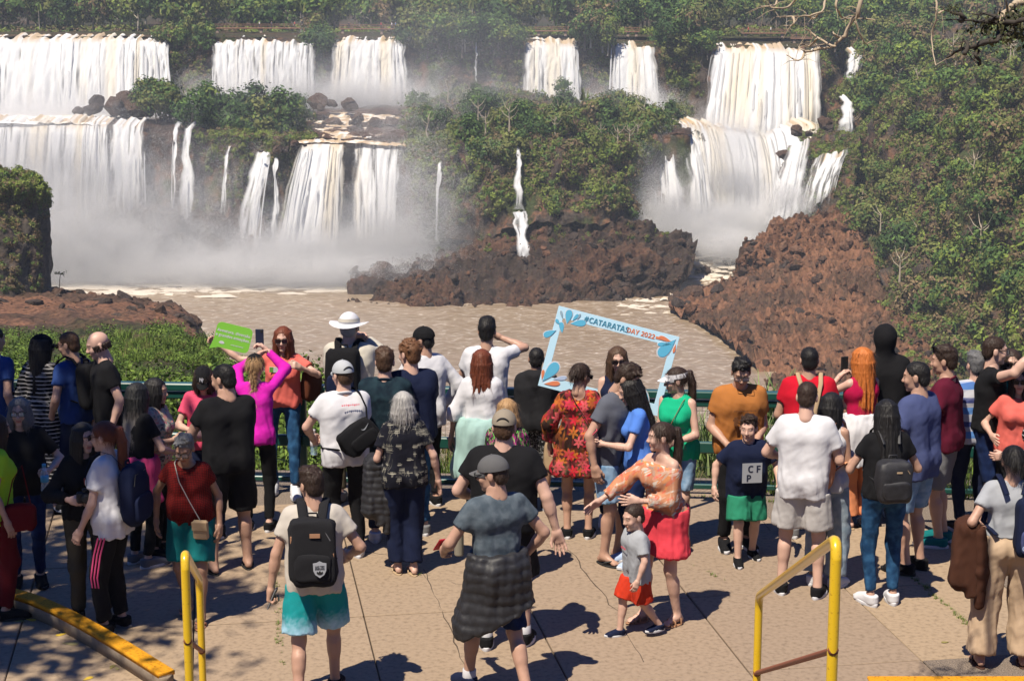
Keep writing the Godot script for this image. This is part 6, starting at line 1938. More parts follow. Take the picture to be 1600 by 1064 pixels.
func hair_mat(n: String) -> StandardMaterial3D:
	if mats.has("h" + n): return mats["h" + n]
	var c: Vector3 = {"black": Vector3(0.009, 0.008, 0.008), "darkbrown": Vector3(0.028, 0.016, 0.011), "brown": Vector3(0.06, 0.032, 0.018), "auburn": Vector3(0.115, 0.03, 0.013), "ginger": Vector3(0.4, 0.12, 0.025), "grey": Vector3(0.3, 0.29, 0.28), "darkgrey": Vector3(0.11, 0.11, 0.115), "blonde": Vector3(0.3, 0.18, 0.085), "lightbrown": Vector3(0.13, 0.06, 0.028)}.get(n, Vector3(1, 1, 1))
	var m := mat(Color(c.x, c.y, c.z).linear_to_srgb(), 0.58, 0.38)
	m.uv1_triplanar = true
	m.uv1_scale = Vector3(6, 1.0, 6)
	m.normal_enabled = true
	m.normal_texture = wrinkle_tex
	m.normal_scale = 0.7
	if n == "ombre": m.vertex_color_use_as_albedo = true
	mats["h" + n] = m
	return m

func paint(w: int, h: int, base: Color) -> Image:
	var im := Image.create_empty(w, h, false, Image.FORMAT_RGB8)
	im.fill((base * 0.64).linear_to_srgb())
	return im

func blob(im: Image, c: Vector2, r: float, a: float, stretch: float, col: Color) -> void:
	var s := (col * 0.64).linear_to_srgb()
	var w := im.get_width()
	var h := im.get_height()
	var n := int(r) + 1
	for y in range(-n, n + 1):
		for x in range(-n, n + 1):
			var q := Vector2(x, y).rotated(-a)
			q.y *= stretch
			if q.length() < r: im.set_pixel(posmod(int(c.x) + x, w), posmod(int(c.y) + y, h), s)

func make_textures() -> void:
	var r := RandomNumberGenerator.new()
	r.seed = 5
	wrinkle_tex = noise_tex(noise(0.005, 2, 21, FastNoiseLite.TYPE_SIMPLEX_SMOOTH, FastNoiseLite.FRACTAL_RIDGED), [], 512, 512, true, 7.0)
	var put := func(n: String, im: Image, size: float): cloth_tex[n] = [ImageTexture.create_from_image(im), size]
	# stripes run across; the wide ones for the dress, sleeves and the blue shirt
	var im := paint(64, 64, Color(0.012, 0.012, 0.014))
	for k in 2: im.fill_rect(Rect2i(0, k * 32 + 5, 64, 9), (Color(0.6, 0.58, 0.56) * 0.64).linear_to_srgb())
	put.call("stripe", im, 0.075)
	im = paint(64, 64, Color(0.55, 0.56, 0.62))
	im.fill_rect(Rect2i(0, 8, 64, 14), (Color(0.05, 0.07, 0.25) * 0.64).linear_to_srgb())
	im.fill_rect(Rect2i(0, 34, 64, 18), (Color(0.12, 0.3, 0.72) * 0.64).linear_to_srgb())
	put.call("bluestripe", im, 0.22)
	# crossing bars on black
	im = paint(256, 256, Color(0.012, 0.013, 0.022))
	var pale := (Color(0.6, 0.57, 0.45) * 0.64).linear_to_srgb()
	for k in 26:
		var p := Vector2i(r.randi_range(0, 230), r.randi_range(0, 225))
		var n := r.randi_range(2, 5)
		for j in n:
			if k % 3: im.fill_rect(Rect2i(p.x + j * 6, p.y, 2, r.randi_range(14, 30)), pale)
			else: im.fill_rect(Rect2i(p.x, p.y + j * 6, r.randi_range(16, 34), 2), pale)
		im.fill_rect(Rect2i(p.x - 4, p.y + 9, r.randi_range(20, 38), 3), pale)
	put.call("bars", im, 0.42)
	# big leaf flowers on black
	im = paint(256, 256, Color(0.03, 0.012, 0.01))
	for k in 30:
		var c := Vector2(r.randf() * 256, r.randf() * 256)
		var col: Color = [Color(0.62, 0.02, 0.04), Color(0.72, 0.05, 0.1), Color(0.62, 0.2, 0.03), Color(0.5, 0.14, 0.03), Color(0.05, 0.06, 0.03), Color(0.75, 0.12, 0.14)][k % 6]
		var rot := r.randf() * TAU
		for j in 6: blob(im, c + Vector2.from_angle(rot + j * TAU / 6) * 15, 15, rot + j * TAU / 6, 2.6, col)
		blob(im, c, 4, 0, 1, Color(0.3, 0.1, 0.02))
	put.call("leaf", im, 0.46)
	# feathery peach print
	im = paint(256, 256, Color(0.6, 0.27, 0.15))
	for k in 110:
		var c := Vector2(r.randf() * 256, r.randf() * 256)
		var col: Color = [Color(0.75, 0.1, 0.06), Color(0.78, 0.72, 0.62), Color(0.2, 0.27, 0.27), Color(0.85, 0.33, 0.1), Color(0.6, 0.56, 0.5), Color(0.78, 0.74, 0.66)][k % 6]
		blob(im, c, r.randf_range(10, 26), 0.6 + r.randfn() * 0.4, r.randf_range(3.0, 5.0), col)
	put.call("feather", im, 0.42)
	im = paint(256, 256, Color(0.55, 0.5, 0.42))
	for k in 110:
		blob(im, Vector2(r.randf() * 256, r.randf() * 256), r.randf_range(8, 22), r.randf() * TAU, r.randf_range(1.4, 3.0), [Color(0.7, 0.2, 0.12), Color(0.05, 0.3, 0.3), Color(0.75, 0.3, 0.35), Color(0.06, 0.05, 0.06), Color(0.7, 0.5, 0.2)][k % 5])
	put.call("floral", im, 0.3)
	# small dark check on red
	im = paint(64, 64, Color(0.3, 0.014, 0.012))
	for a in 4:
		im.fill_rect(Rect2i(a * 16, 0, 6, 64), (Color(0.03, 0.004, 0.005) * 0.64).linear_to_srgb())
		im.fill_rect(Rect2i(0, a * 16, 64, 6), (Color(0.03, 0.004, 0.005) * 0.64).linear_to_srgb())
	put.call("check", im, 0.055)
	# neon zebra
	im = paint(256, 256, Color(0.03, 0.02, 0.03))
	for k in 120:
		blob(im, Vector2(r.randf() * 256, (k % 12) * 21 + r.randf() * 8), 15, r.randf_range(0.9, 1.7), 4.5, Color(0.8, 0.05, 0.42) if (k / 12) % 2 else Color(0.22, 0.75, 0.12))
	put.call("neonzebra", im, 0.3)
	im = paint(128, 128, Color(0.012, 0.012, 0.014))
	for k in 60:
		blob(im, Vector2(r.randf() * 128, r.randf() * 128), r.randf_range(3, 8), r.randf() * TAU, r.randf_range(1.0, 3.5), Color(0.5, 0.5, 0.5))
	put.call("bandana", im, 0.17)
	# woven cottons and denims: a coloured thread noise
	for d in [["denim", Color(0.012, 0.05, 0.13), Color(0.04, 0.13, 0.27)], ["lightdenim", Color(0.16, 0.29, 0.47), Color(0.34, 0.48, 0.66)], ["darkdenim", Color(0.008, 0.018, 0.07), Color(0.016, 0.035, 0.12)], ["paledenim", Color(0.27, 0.36, 0.45), Color(0.42, 0.5, 0.58)], ["melange", Color(0.07, 0.095, 0.12), Color(0.15, 0.185, 0.22)], ["darkweave", Color(0.008, 0.018, 0.03), Color(0.02, 0.045, 0.06)]]:
		cloth_tex[d[0]] = [noise_tex(noise(0.02, 5, 31), [[0.25, (d[1] * 0.64).linear_to_srgb()], [0.75, (d[2] * 0.64).linear_to_srgb()]], 256, 256), 0.5]
	cloth_tex["puffer"] = [noise_tex(noise(0.05, 3, 8), [[0.3, lin(0.009, 0.009, 0.011)], [0.7, lin(0.016, 0.016, 0.02)]], 128, 128), 0.4]
	cloth_dip = vmat(0.9, 0.25)

func make_templates() -> void:
	skin_noise = noise(1.0, 2, 3)
	fold_noise = noise(9.0, 2, 4)
	skin_mat = vmat(0.5, 0.42)
	lens_mat = mat(lin(0.012, 0.008, 0.009), 0.06, 0.7)
	clear_mat = mat(Color(0.9, 0.95, 1.0, 0.12), 0.05, 0.5)
	clear_mat.transparency = BaseMaterial3D.TRANSPARENCY_ALPHA
	heads = [make_head(false), make_head(true)]
	hands = {"relax": make_hand([18, 28, 18]), "hold": make_hand([38, 46, 28], 0.05), "grip": make_hand([70, 75, 45], 0.02), "open": make_hand([6, 10, 6], 0.2)}
	for s in ["short", "crop", "flat", "curly", "fade", "bald", "long", "longer", "mid", "bob", "pony", "pony_long", "braid", "bun"]:
		var d := make_hair(s)
		hair_mesh[s] = net_mesh(d)
		if s == "longer":
			var col := PackedColorArray()
			for v: Vector3 in d.v:
				col.append(Color(0.014, 0.012, 0.012).lerp(Color(0.3, 0.27, 0.24), smoothstep(-0.12, -0.36, v.y + 0.06 * skin_noise.get_noise_3dv(v * Vector3(60, 8, 60)))))
			hair_mesh["longer_ombre"] = net_mesh(d, col)
	shoe_mesh = [net_mesh(make_shoe()), net_mesh(make_shoe(true))]
	sole_mesh = make_sole(0.03, 0.006)
	thin_sole = make_sole(0.016, 0.002)
	strap_mesh = [ArrayMesh.new(), ArrayMesh.new()]
	var st := SurfaceTool.new()
	st.begin(Mesh.PRIMITIVE_TRIANGLES)
	for s in [-1.0, 1.0]:
		st.append_from(tube([Vector3(0, -0.058, -0.135), Vector3(s * 0.018, -0.03, -0.1), Vector3(s * 0.042, -0.045, -0.05), Vector3(s * 0.044, -0.064, -0.03)], [0.006, 0.008, 0.008, 0.006], 6), 0, Transform3D())
	strap_mesh[0] = st.commit()
	st = SurfaceTool.new()
	st.begin(Mesh.PRIMITIVE_TRIANGLES)
	for z in [-0.115, -0.07, 0.0]:
		var y := -0.036 if z < -0.1 else (-0.01 if z < -0.05 else 0.015)
		st.append_from(tube([Vector3(-0.046, -0.066, z), Vector3(-0.04, (y - 0.066) * 0.4, z), Vector3(0, y, z), Vector3(0.04, (y - 0.066) * 0.4, z), Vector3(0.046, -0.066, z)], [0.007, 0.009, 0.009, 0.009, 0.007], 6), 0, Transform3D())
	strap_mesh[1] = st.commit()
	st = SurfaceTool.new()
	st.begin(Mesh.PRIMITIVE_TRIANGLES)
	for k in 4:
		add_box(st, Transform3D(Basis(Vector3.RIGHT, 0.42), Vector3(0, -0.004 - k * 0.0095, -0.052 - k * 0.02)), Vector3(0.05, 0.006, 0.006), 0.002)
	lace_mesh = st.commit()
	cap_mesh = skin_rings(make_dome(Vector3(0.09, 0.098, 0.113), Vector3(0, 0.035, 0.014), 0.03), true, false, true)
	button_mesh = SphereMesh.new()
	button_mesh.radius = 0.007
	button_mesh.height = 0.01
	button_mesh.radial_segments = 10
	button_mesh.rings = 5
	brim_mesh = make_brim(0.082, 0.094, 0.072, 0.034, 0.022)
	visor_brim = make_brim(0.086, 0.09, 0.085, 0.05, 0.03)
	var bt := SphereMesh.new()
	button_mesh = ArrayMesh.new()
	bt.radius = 0.008
	bt.height = 0.01
	bt.radial_segments = 10
	bt.rings = 5
	st = SurfaceTool.new()
	st.begin(Mesh.PRIMITIVE_TRIANGLES)
	st.append_from(bt, 0, Transform3D(Basis(), Vector3(0, 0.134, 0.014)))
	button_mesh = st.commit()
	var ad: Array = []
	var rr: Array = []
	for i in 13:
		var a := lerpf(-1.0, 1.0, i / 12.0)
		ad.append(Vector3(sin(a) * 0.046, 0.046 + cos(a * 1.3) * 0.035, 0.014 + 0.1 - a * a * 0.012))
		rr.append(0.012)
	adjuster_mesh = tube(ad, rr, 6, 0.6)
	var rings: Array = []
	for lv in [[0.028, 0.0], [0.07, -0.003], [0.07, -0.009], [0.03, -0.007]]:
		var ring: Array = []
		for k in 24:
			var a := TAU * k / 24.0
			ring.append(Vector3(sin(a) * (0.092 + lv[1]), lv[0], 0.014 - cos(a) * (0.114 + lv[1])))
		rings.append(ring)
	band_mesh = skin_rings(rings)
	rings = []
	for lv in [[0.19, 0.024], [0.185, 0.03], [0.13, 0.036], [0.1, 0.045]]:
		var ring: Array = []
		for k in 24:
			var a := TAU * k / 24.0
			var up := 0.03 * pow(absf(sin(a)), 2.0) * smoothstep(0.1, 0.19, lv[0]) - 0.012 * absf(cos(a)) * smoothstep(0.1, 0.19, lv[0])
			ring.append(Vector3(sin(a) * lv[0] * 0.95, lv[1] + up, 0.014 - cos(a) * lv[0] * 1.08))
		rings.append(ring)
	rings.append_array(make_dome(Vector3(0.096, 0.1, 0.118), Vector3(0, 0.045, 0.014), 0.05))
	bucket_mesh = skin_rings(rings, true, false, true)
	rings = []
	for lv in [0.058, 0.088]:
		var ring: Array = []
		for k in 24:
			var a := TAU * k / 24.0
			ring.append(Vector3(sin(a) * (0.0985 - (lv - 0.058) * 0.15), lv, 0.014 - cos(a) * (0.1205 - (lv - 0.058) * 0.15)))
		rings.append(ring)
	hat_band = skin_rings(rings)
	# glasses
	st = SurfaceTool.new()
	st.begin(Mesh.PRIMITIVE_TRIANGLES)
	add_box(st, Transform3D(Basis(), Vector3(0, 0.014, -0.106)), Vector3(0.018, 0.005, 0.004))
	for s in [-1.0, 1.0]:
		add_box(st, Transform3D(Basis(Vector3.UP, s * 0.07), Vector3(s * 0.071, 0.013, -0.055)), Vector3(0.003, 0.006, 0.1))
		for e in [-1.0, 1.0]:
			add_box(st, Transform3D(Basis(), Vector3(s * 0.033, 0.003 + e * 0.0195, -0.106)), Vector3(0.054, 0.004, 0.005))
			add_box(st, Transform3D(Basis(), Vector3(s * 0.033 + e * 0.027, 0.003, -0.106)), Vector3(0.004, 0.04, 0.005))
	glasses_mesh["frame"] = st.commit()
	var ol := PackedVector2Array()
	for i in 16:
		var a := TAU * i / 16.0
		ol.append(Vector2(signf(cos(a)) * pow(absf(cos(a)), 0.5) * 0.0255, signf(sin(a)) * pow(absf(sin(a)), 0.55) * 0.0185))
	glasses_mesh["lens"] = plate(ol, 0.003)
	badge_mesh = box_mesh(Vector3(0.085, 0.055, 0.003))
	badge_half = box_mesh(Vector3(0.036, 0.05, 0.002))
	var sw := PackedVector2Array()
	for q in [[-0.034, 0.008], [-0.03, -0.004], [-0.02, -0.012], [-0.008, -0.012], [0.01, -0.004], [0.036, 0.012], [0.008, 0.001], [-0.01, -0.004], [-0.02, -0.004], [-0.028, 0.002]]:
		sw.append(Vector2(q[0], q[1]) * 1.15)
	swoosh_mesh = plate(sw, 0.003)

# ---------------------------------------------------------------- bags, phones, jackets
func pillow(s: Vector3, n1 := 0.45, seg := 20) -> Dictionary:
	var v := PackedVector3Array()
	var idx := PackedInt32Array()
	var rows := 14
	for j in rows + 1:
		var t := lerpf(-PI / 2, PI / 2, j / float(rows))
		for k in seg:
			var a := TAU * k / seg
			var ct := signf(cos(t)) * pow(absf(cos(t)), n1)
			v.append(Vector3(signf(cos(a)) * pow(absf(cos(a)), n1) * ct * s.x, signf(sin(t)) * pow(absf(sin(t)), n1) * s.y, signf(sin(a)) * pow(absf(sin(a)), n1) * ct * s.z) * 0.5)
	for j in rows:
		for k in seg:
			var a := j * seg + k
			var b := j * seg + (k + 1) % seg
			idx.append_array(PackedInt32Array([a, a + seg, b, b, a + seg, b + seg]))
	return {"v": v, "i": idx}

func soft_box(s: Vector3, n1: float, fold: float, sd: float) -> ArrayMesh:
	return net_mesh(ruffle(pillow(s, n1), fold_noise, fold, Vector3(1, 0.8, 1), Vector3(sd, sd, 0)))

func ribbon(pts: Array, w: float, t: float) -> ArrayMesh:
	var rr: Array = []
	for p in pts: rr.append(w)
	return tube(pts, rr, 8, t)

# worn on the back of person i; o: size, cloth, straps, pocket
func backpack(i: int, label: String, o: Dictionary) -> Node3D:
	var T := on_torso(i)
	var s: Vector3 = o.size
	var b := thing("backpack", label, "backpack")
	var z: float = o.get("z", 0.125) + s.z * 0.5
	var y: float = o.get("y", 0.24)
	b.transform = T * Transform3D(Basis(Vector3.UP, o.get("turn", 0.0)), Vector3(o.get("x", 0.0), y, z))
	part("bag", soft_box(s, o.get("n", 0.4), 0.02, i), cloth(o.m), b)
	var pk := part("pocket", soft_box(Vector3(s.x * 0.8, s.y * 0.42, s.z * 0.35), 0.4, 0.012, i + 5), cloth(o.get("pm", o.m)), b)
	pk.position = Vector3(0, -s.y * 0.2, s.z * 0.42)
	var zp := part("zip", ribbon([Vector3(-s.x * 0.38, s.y * 0.2, s.z * 0.44), Vector3(-s.x * 0.25, s.y * 0.36, s.z * 0.42), Vector3(s.x * 0.25, s.y * 0.36, s.z * 0.42), Vector3(s.x * 0.38, s.y * 0.2, s.z * 0.44)], 0.004, 1.0), plain(o.get("zip", "dark")), b)
	part("handle", ribbon([Vector3(-0.035, s.y * 0.49, -s.z * 0.25), Vector3(-0.03, s.y * 0.49 + 0.03, -s.z * 0.25), Vector3(0.03, s.y * 0.49 + 0.03, -s.z * 0.25), Vector3(0.035, s.y * 0.49, -s.z * 0.25)], 0.007, 1.0), cloth(o.get("sm", o.m)), b)
	var w: float = people[i].scale.x
	for sd in [-1.0, 1.0]:
		var lw: float = crowd[i].get("w", 1.0)
		var pts: Array = []
		for q in [Vector3(0.06, 0.40, 0.14), Vector3(0.075 * lw, 0.49, 0.075), Vector3(0.085 * lw, 0.515, 0.0), Vector3(0.092 * lw, 0.47, -0.085), Vector3(0.105 * lw, 0.36, -0.135), Vector3(0.125 * lw, 0.24, -0.12), Vector3(0.16 * lw, 0.16, -0.03), Vector3(0.12, 0.1, 0.13)]:
			pts.append((b.transform.affine_inverse()) * (T * (q * Vector3(sd, 1, 1))))
		part("strap", ribbon(pts, o.get("sw", 0.024) * w, 0.3), cloth(o.get("sm", o.m)), b)
	b.scale *= 1.0
	return b

func hand_thing(called: String, label: String, cat: String, i: int, side: int, off: Vector3, turn: Basis) -> Node3D:
	var o := thing(called, label, cat)
	o.transform = Transform3D(people[i].basis.orthonormalized() * turn, on_hand(i, side) + forearm(i, side) * 0.075 * people[i].scale.x + people[i].basis.orthonormalized() * off)
	return o

func phone(label: String, i: int, side: int, off: Vector3, turn: Basis, colour := "dark") -> void:
	var o := hand_thing("phone", label, "phone", i, side, off, turn)
	part("case", box_mesh(Vector3(0.075, 0.15, 0.009), 0.003), plain(colour), o)
	var s := part("screen", box_mesh(Vector3(0.068, 0.142, 0.002)), screen_mat, o)
	s.position.z = -0.0055
	var cm := part("camera_bump", box_mesh(Vector3(0.022, 0.026, 0.003), 0.001), plain("dark"), o)
	cm.position = Vector3(0.02, 0.055, 0.006)

func strap_over(o: Node3D, i: int, pts: Array, w: float, m: Material, called := "strap") -> void:
	var T := on_torso(i)
	var q: Array = []
	for p in pts: q.append(o.transform.affine_inverse() * (T * p))
	part(called, ribbon(q, w, 0.35), m, o)

# ---------------------------------------------------------------- land, water, plants
# a sheet through rows of points, smooth between them, broken up by noise along its own normal
func patch(rows: Array, nu: int, nv: int, amp: float, n: FastNoiseLite, paintf: Callable, stretch := Vector3.ONE) -> Dictionary:
	var R := rows.size()
	var C: int = rows[0].size()
	var v := PackedVector3Array()
	v.resize((nu + 1) * (nv + 1))
	for j in nv + 1:
		var fj := float(j) / nv * (R - 1)
		var j0 := mini(int(fj), R - 2)
		var tj := fj - j0
		for i in nu + 1:
			var fi := float(i) / nu * (C - 1)
			var i0 := mini(int(fi), C - 2)
			var ti := fi - i0
			var q: Array = []
			for a in range(-1, 3):
				var row: Array = rows[clampi(j0 + a, 0, R - 1)]
				var p0: Vector3 = row[maxi(i0 - 1, 0)]
				var p3: Vector3 = row[mini(i0 + 2, C - 1)]
				q.append((row[i0] as Vector3).cubic_interpolate(row[i0 + 1], p0, p3, ti))
			v[j * (nu + 1) + i] = (q[1] as Vector3).cubic_interpolate(q[2], q[0], q[3], tj)
	var idx := PackedInt32Array()
	for j in nv:
		for i in nu:
			var a := j * (nu + 1) + i
			idx.append_array(PackedInt32Array([a, a + 1, a + nu + 1, a + 1, a + nu + 2, a + nu + 1]))
	var nr := smooth_normals(v, idx)
	for i in v.size():
		v[i] += nr[i] * amp * n.get_noise_3dv(v[i] * stretch)
	var col := PackedColorArray()
	for p in v: col.append(paintf.call(p))
	var fin := smooth_normals(v, idx)
	return {"v": v, "n": fin, "nu": nu, "nv": nv, "mesh": from_arrays(v, idx, col, PackedVector2Array(), fin)}

func on_patch(p: Dictionary, u: float, w: float) -> Array:
	var nu: int = p.nu
	var nv: int = p.nv
	var k := clampi(roundi(w * nv), 0, nv) * (nu + 1) + clampi(roundi(u * nu), 0, nu)
	return [p.v[k], p.n[k]]

func rock_color(p: Vector3) -> Color:
	var a := ground_noise.get_noise_3dv(p * 0.05)
	var b := ground_noise.get_noise_3dv(p * 0.3 + Vector3(50, 0, 0))
	var c := Color(0.055, 0.04, 0.032).lerp(Color(0.105, 0.058, 0.038), smoothstep(-0.2, 0.4, a + b * 0.5))
	return c * (0.85 + 0.35 * b)

func cliff_color(p: Vector3) -> Color:
	var a := ground_noise.get_noise_3dv(p * Vector3(0.1, 0.03, 0.1))
	var b := ground_noise.get_noise_3dv(p * Vector3(0.5, 0.12, 0.5) + Vector3(9, 0, 0))
	var c := Color(0.06, 0.05, 0.042).lerp(Color(0.17, 0.09, 0.055), smoothstep(-0.1, 0.45, b + a * 0.6))
	return c.lerp(Color(0.045, 0.062, 0.02), smoothstep(0.05, 0.4, a))

func soil_color(p: Vector3) -> Color:
	var a := ground_noise.get_noise_3dv(p * 0.12)
	var b := ground_noise.get_noise_3dv(p * 0.9)
	return Color(0.05, 0.055, 0.022).lerp(Color(0.09, 0.06, 0.035), smoothstep(-0.2, 0.3, a)) * (0.85 + 0.3 * b)

func scree_color(p: Vector3) -> Color:
	var a := ground_noise.get_noise_3dv(p * 0.045 + Vector3(3, 0, 0))
	var b := ground_noise.get_noise_3dv(p * 0.4)
	return Color(0.105, 0.064, 0.043).lerp(Color(0.22, 0.112, 0.066), smoothstep(-0.25, 0.3, a + 0.5 * b)) * (0.85 + 0.35 * b)

func boulder_mesh(sd: int, sub := 2) -> ArrayMesh:
	var n := noise(0.9, 3, sd)
	var s := SphereMesh.new()
	s.radius = 0.5
	s.height = 1.0
	s.radial_segments = 10
	s.rings = 6
	var a := s.get_mesh_arrays()
	var v: PackedVector3Array = a[Mesh.ARRAY_VERTEX]
	var idx: PackedInt32Array = a[Mesh.ARRAY_INDEX]
	var r := RandomNumberGenerator.new()
	r.seed = sd
	var cuts: Array = []
	for k in 9:
		cuts.append(Plane(Vector3(r.randf_range(-1, 1), r.randf_range(-0.8, 1), r.randf_range(-1, 1)).normalized(), r.randf_range(0.28, 0.42)))
	for i in v.size():
		var p := v[i] * (1.0 + 0.5 * n.get_noise_3dv(v[i].normalized() * 1.3))
		for c: Plane in cuts:
			var d := c.distance_to(p)
			if d > 0.0: p -= c.normal * d
		v[i] = p
	var st := SurfaceTool.new()
	st.begin(Mesh.PRIMITIVE_TRIANGLES)
	for i in range(0, idx.size(), 3):
		var q: Array = [v[idx[i]], v[idx[i + 1]], v[idx[i + 2]]]
		var fn: Vector3 = (q[2] - q[0]).cross(q[1] - q[0])
		if fn.length() < 1e-7: continue
		var t := 0.8 + 0.4 * r.randf()
		face(st, q, fn if fn.dot(q[0] + q[1] + q[2]) > 0 else -fn, Color(t, t, t))
	return st.commit()

# leaf-sized faces gathered in clumps through the volume of a crown
func crown_mesh(sd: int, size: Vector3, clumps: int, leaves: int, leaf: float, tints: Array, hollow := 0.45) -> ArrayMesh:
	var r := RandomNumberGenerator.new()
	r.seed = sd
	var v := PackedVector3Array()
	var nr := PackedVector3Array()
	var col := PackedColorArray()
	var idx := PackedInt32Array()
	for k in clumps:
		var d := Vector3(r.randfn(), r.randfn() * 0.9 + 0.25, r.randfn()).normalized() * lerpf(hollow, 1.0, sqrt(r.randf()))
		var c := d * size * 0.5
		var cr := size.length() * r.randf_range(0.1, 0.17)
		var tint: Color = tints[r.randi() % tints.size()]
		tint = tint * r.randf_range(0.75, 1.25)
		for j in leaves:
			var o := Vector3(r.randfn(), r.randfn() * 0.7, r.randfn())
			var p := c + o * cr * 0.5
			var n := (o.normalized() + d * 0.8 + Vector3(r.randfn(), r.randfn() + 0.6, r.randfn()) * 0.5).normalized()
			var t := n.cross(Vector3(r.randfn(), r.randfn(), r.randfn())).normalized()
			var b := n.cross(t)
			var s := leaf * r.randf_range(0.6, 1.3)
			var base := v.size()
			v.append(p - t * s * 0.6); v.append(p - b * s * 0.32 - n * s * 0.08); v.append(p + t * s * 0.6); v.append(p + b * s * 0.32 - n * s * 0.08)
			var cc := tint * r.randf_range(0.75, 1.3)
			for q in 4:
				nr.append(n); col.append(cc)
			idx.append_array(PackedInt32Array([base, base + 2, base + 1, base, base + 3, base + 2]))
	return from_arrays(v, idx, col, PackedVector2Array(), nr)

func trunk_mesh(sd: int, hgt: float, rad: float, limbs: int, spread: float) -> ArrayMesh:
	var r := RandomNumberGenerator.new()
	r.seed = sd
	var st := SurfaceTool.new()
	st.begin(Mesh.PRIMITIVE_TRIANGLES)
	var bend := Vector3(r.randfn(), 0, r.randfn()) * hgt * 0.03
	st.append_from(tube([Vector3(0, -0.6, 0), Vector3(0, hgt * 0.3, 0) + bend, Vector3(0, hgt * 0.65, 0) - bend, Vector3(0, hgt * 0.95, 0)], [rad * 1.5, rad, rad * 0.75, rad * 0.2], 7), 0, Transform3D())
	for k in limbs:
		var y := hgt * r.randf_range(0.4, 0.8)
		var a := TAU * (k + r.randf() * 0.6) / limbs
		var d := Vector3(cos(a), 0.7, sin(a))
		st.append_from(tube([Vector3(0, y, 0), Vector3(0, y, 0) + d * spread * 0.45, Vector3(0, y + spread * 0.3, 0) + d * spread * 0.8], [rad * 0.55, rad * 0.35, rad * 0.1], 5), 0, Transform3D())
	return st.commit()

func blade_clump(sd: int, n: int, len: float, wid: float, tints: Array) -> ArrayMesh:
	var r := RandomNumberGenerator.new()
	r.seed = sd
	var v := PackedVector3Array()
	var nr := PackedVector3Array()
	var col := PackedColorArray()
	var idx := PackedInt32Array()
	for k in n:
		var a := r.randf() * TAU
		var l := len * r.randf_range(0.6, 1.2)
		var o := Vector3(cos(a), 0, sin(a))
		var side := Vector3(-o.z, 0, o.x)
		var p := Vector3(r.randfn(), 0, r.randfn()) * len * 0.16
		var c: Color = tints[r.randi() % tints.size()] * r.randf_range(0.7, 1.3)
		var lean := r.randf_range(0.25, 0.75)
		for j in 3:
			var t := j / 2.0
			var q := p + o * l * lean * t * t + Vector3.UP * l * (t - 0.35 * lean * t * t)
			var w := wid * (1.0 - t * 0.9)
			v.append(q - side * w); v.append(q + side * w)
			for m in 2:
				nr.append((Vector3.UP + o * 0.3 + side * (m - 0.5) * 0.6).normalized()); col.append(c)
		var b := v.size() - 6
		idx.append_array(PackedInt32Array([b, b + 1, b + 2, b + 1, b + 3, b + 2, b + 2, b + 3, b + 4, b + 3, b + 5, b + 4]))
	return from_arrays(v, idx, col)

func scatter(called: String, label: String, mesh: Mesh, m: Material, where: Array, parent: Node = null) -> MultiMeshInstance3D:
	var mm := MultiMesh.new()
	mm.transform_format = MultiMesh.TRANSFORM_3D
	mm.mesh = mesh
	mm.instance_count = where.size()
	for i in where.size(): mm.set_instance_transform(i, where[i])
	var o := MultiMeshInstance3D.new()
	o.multimesh = mm
	o.material_override = m
	if parent:
		o.name = called
		parent.add_child(o, true)
		o.set_meta("kind", "stuff")
	else:
		o.name = numbered(called)
		add_child(o)
		tag(o, label, "", "", "stuff")
	return o

func turn_to(up: Vector3, spin: float, s: Vector3) -> Basis:
	var q := Quaternion(Vector3.UP, up.normalized()) if up.normalized().dot(Vector3.UP) > -0.99 else Quaternion()
	return Basis(q) * Basis(Vector3.UP, spin) * Basis.from_scale(s)

# falling water: strands that leave the lip, bend over and drop; top and foot are lines of points
func line_at(pts: Array, u: float) -> Vector3:
	var f := u * (pts.size() - 1)
	var i := mini(int(f), pts.size() - 2)
	return (pts[i] as Vector3).lerp(pts[i + 1], f - i)

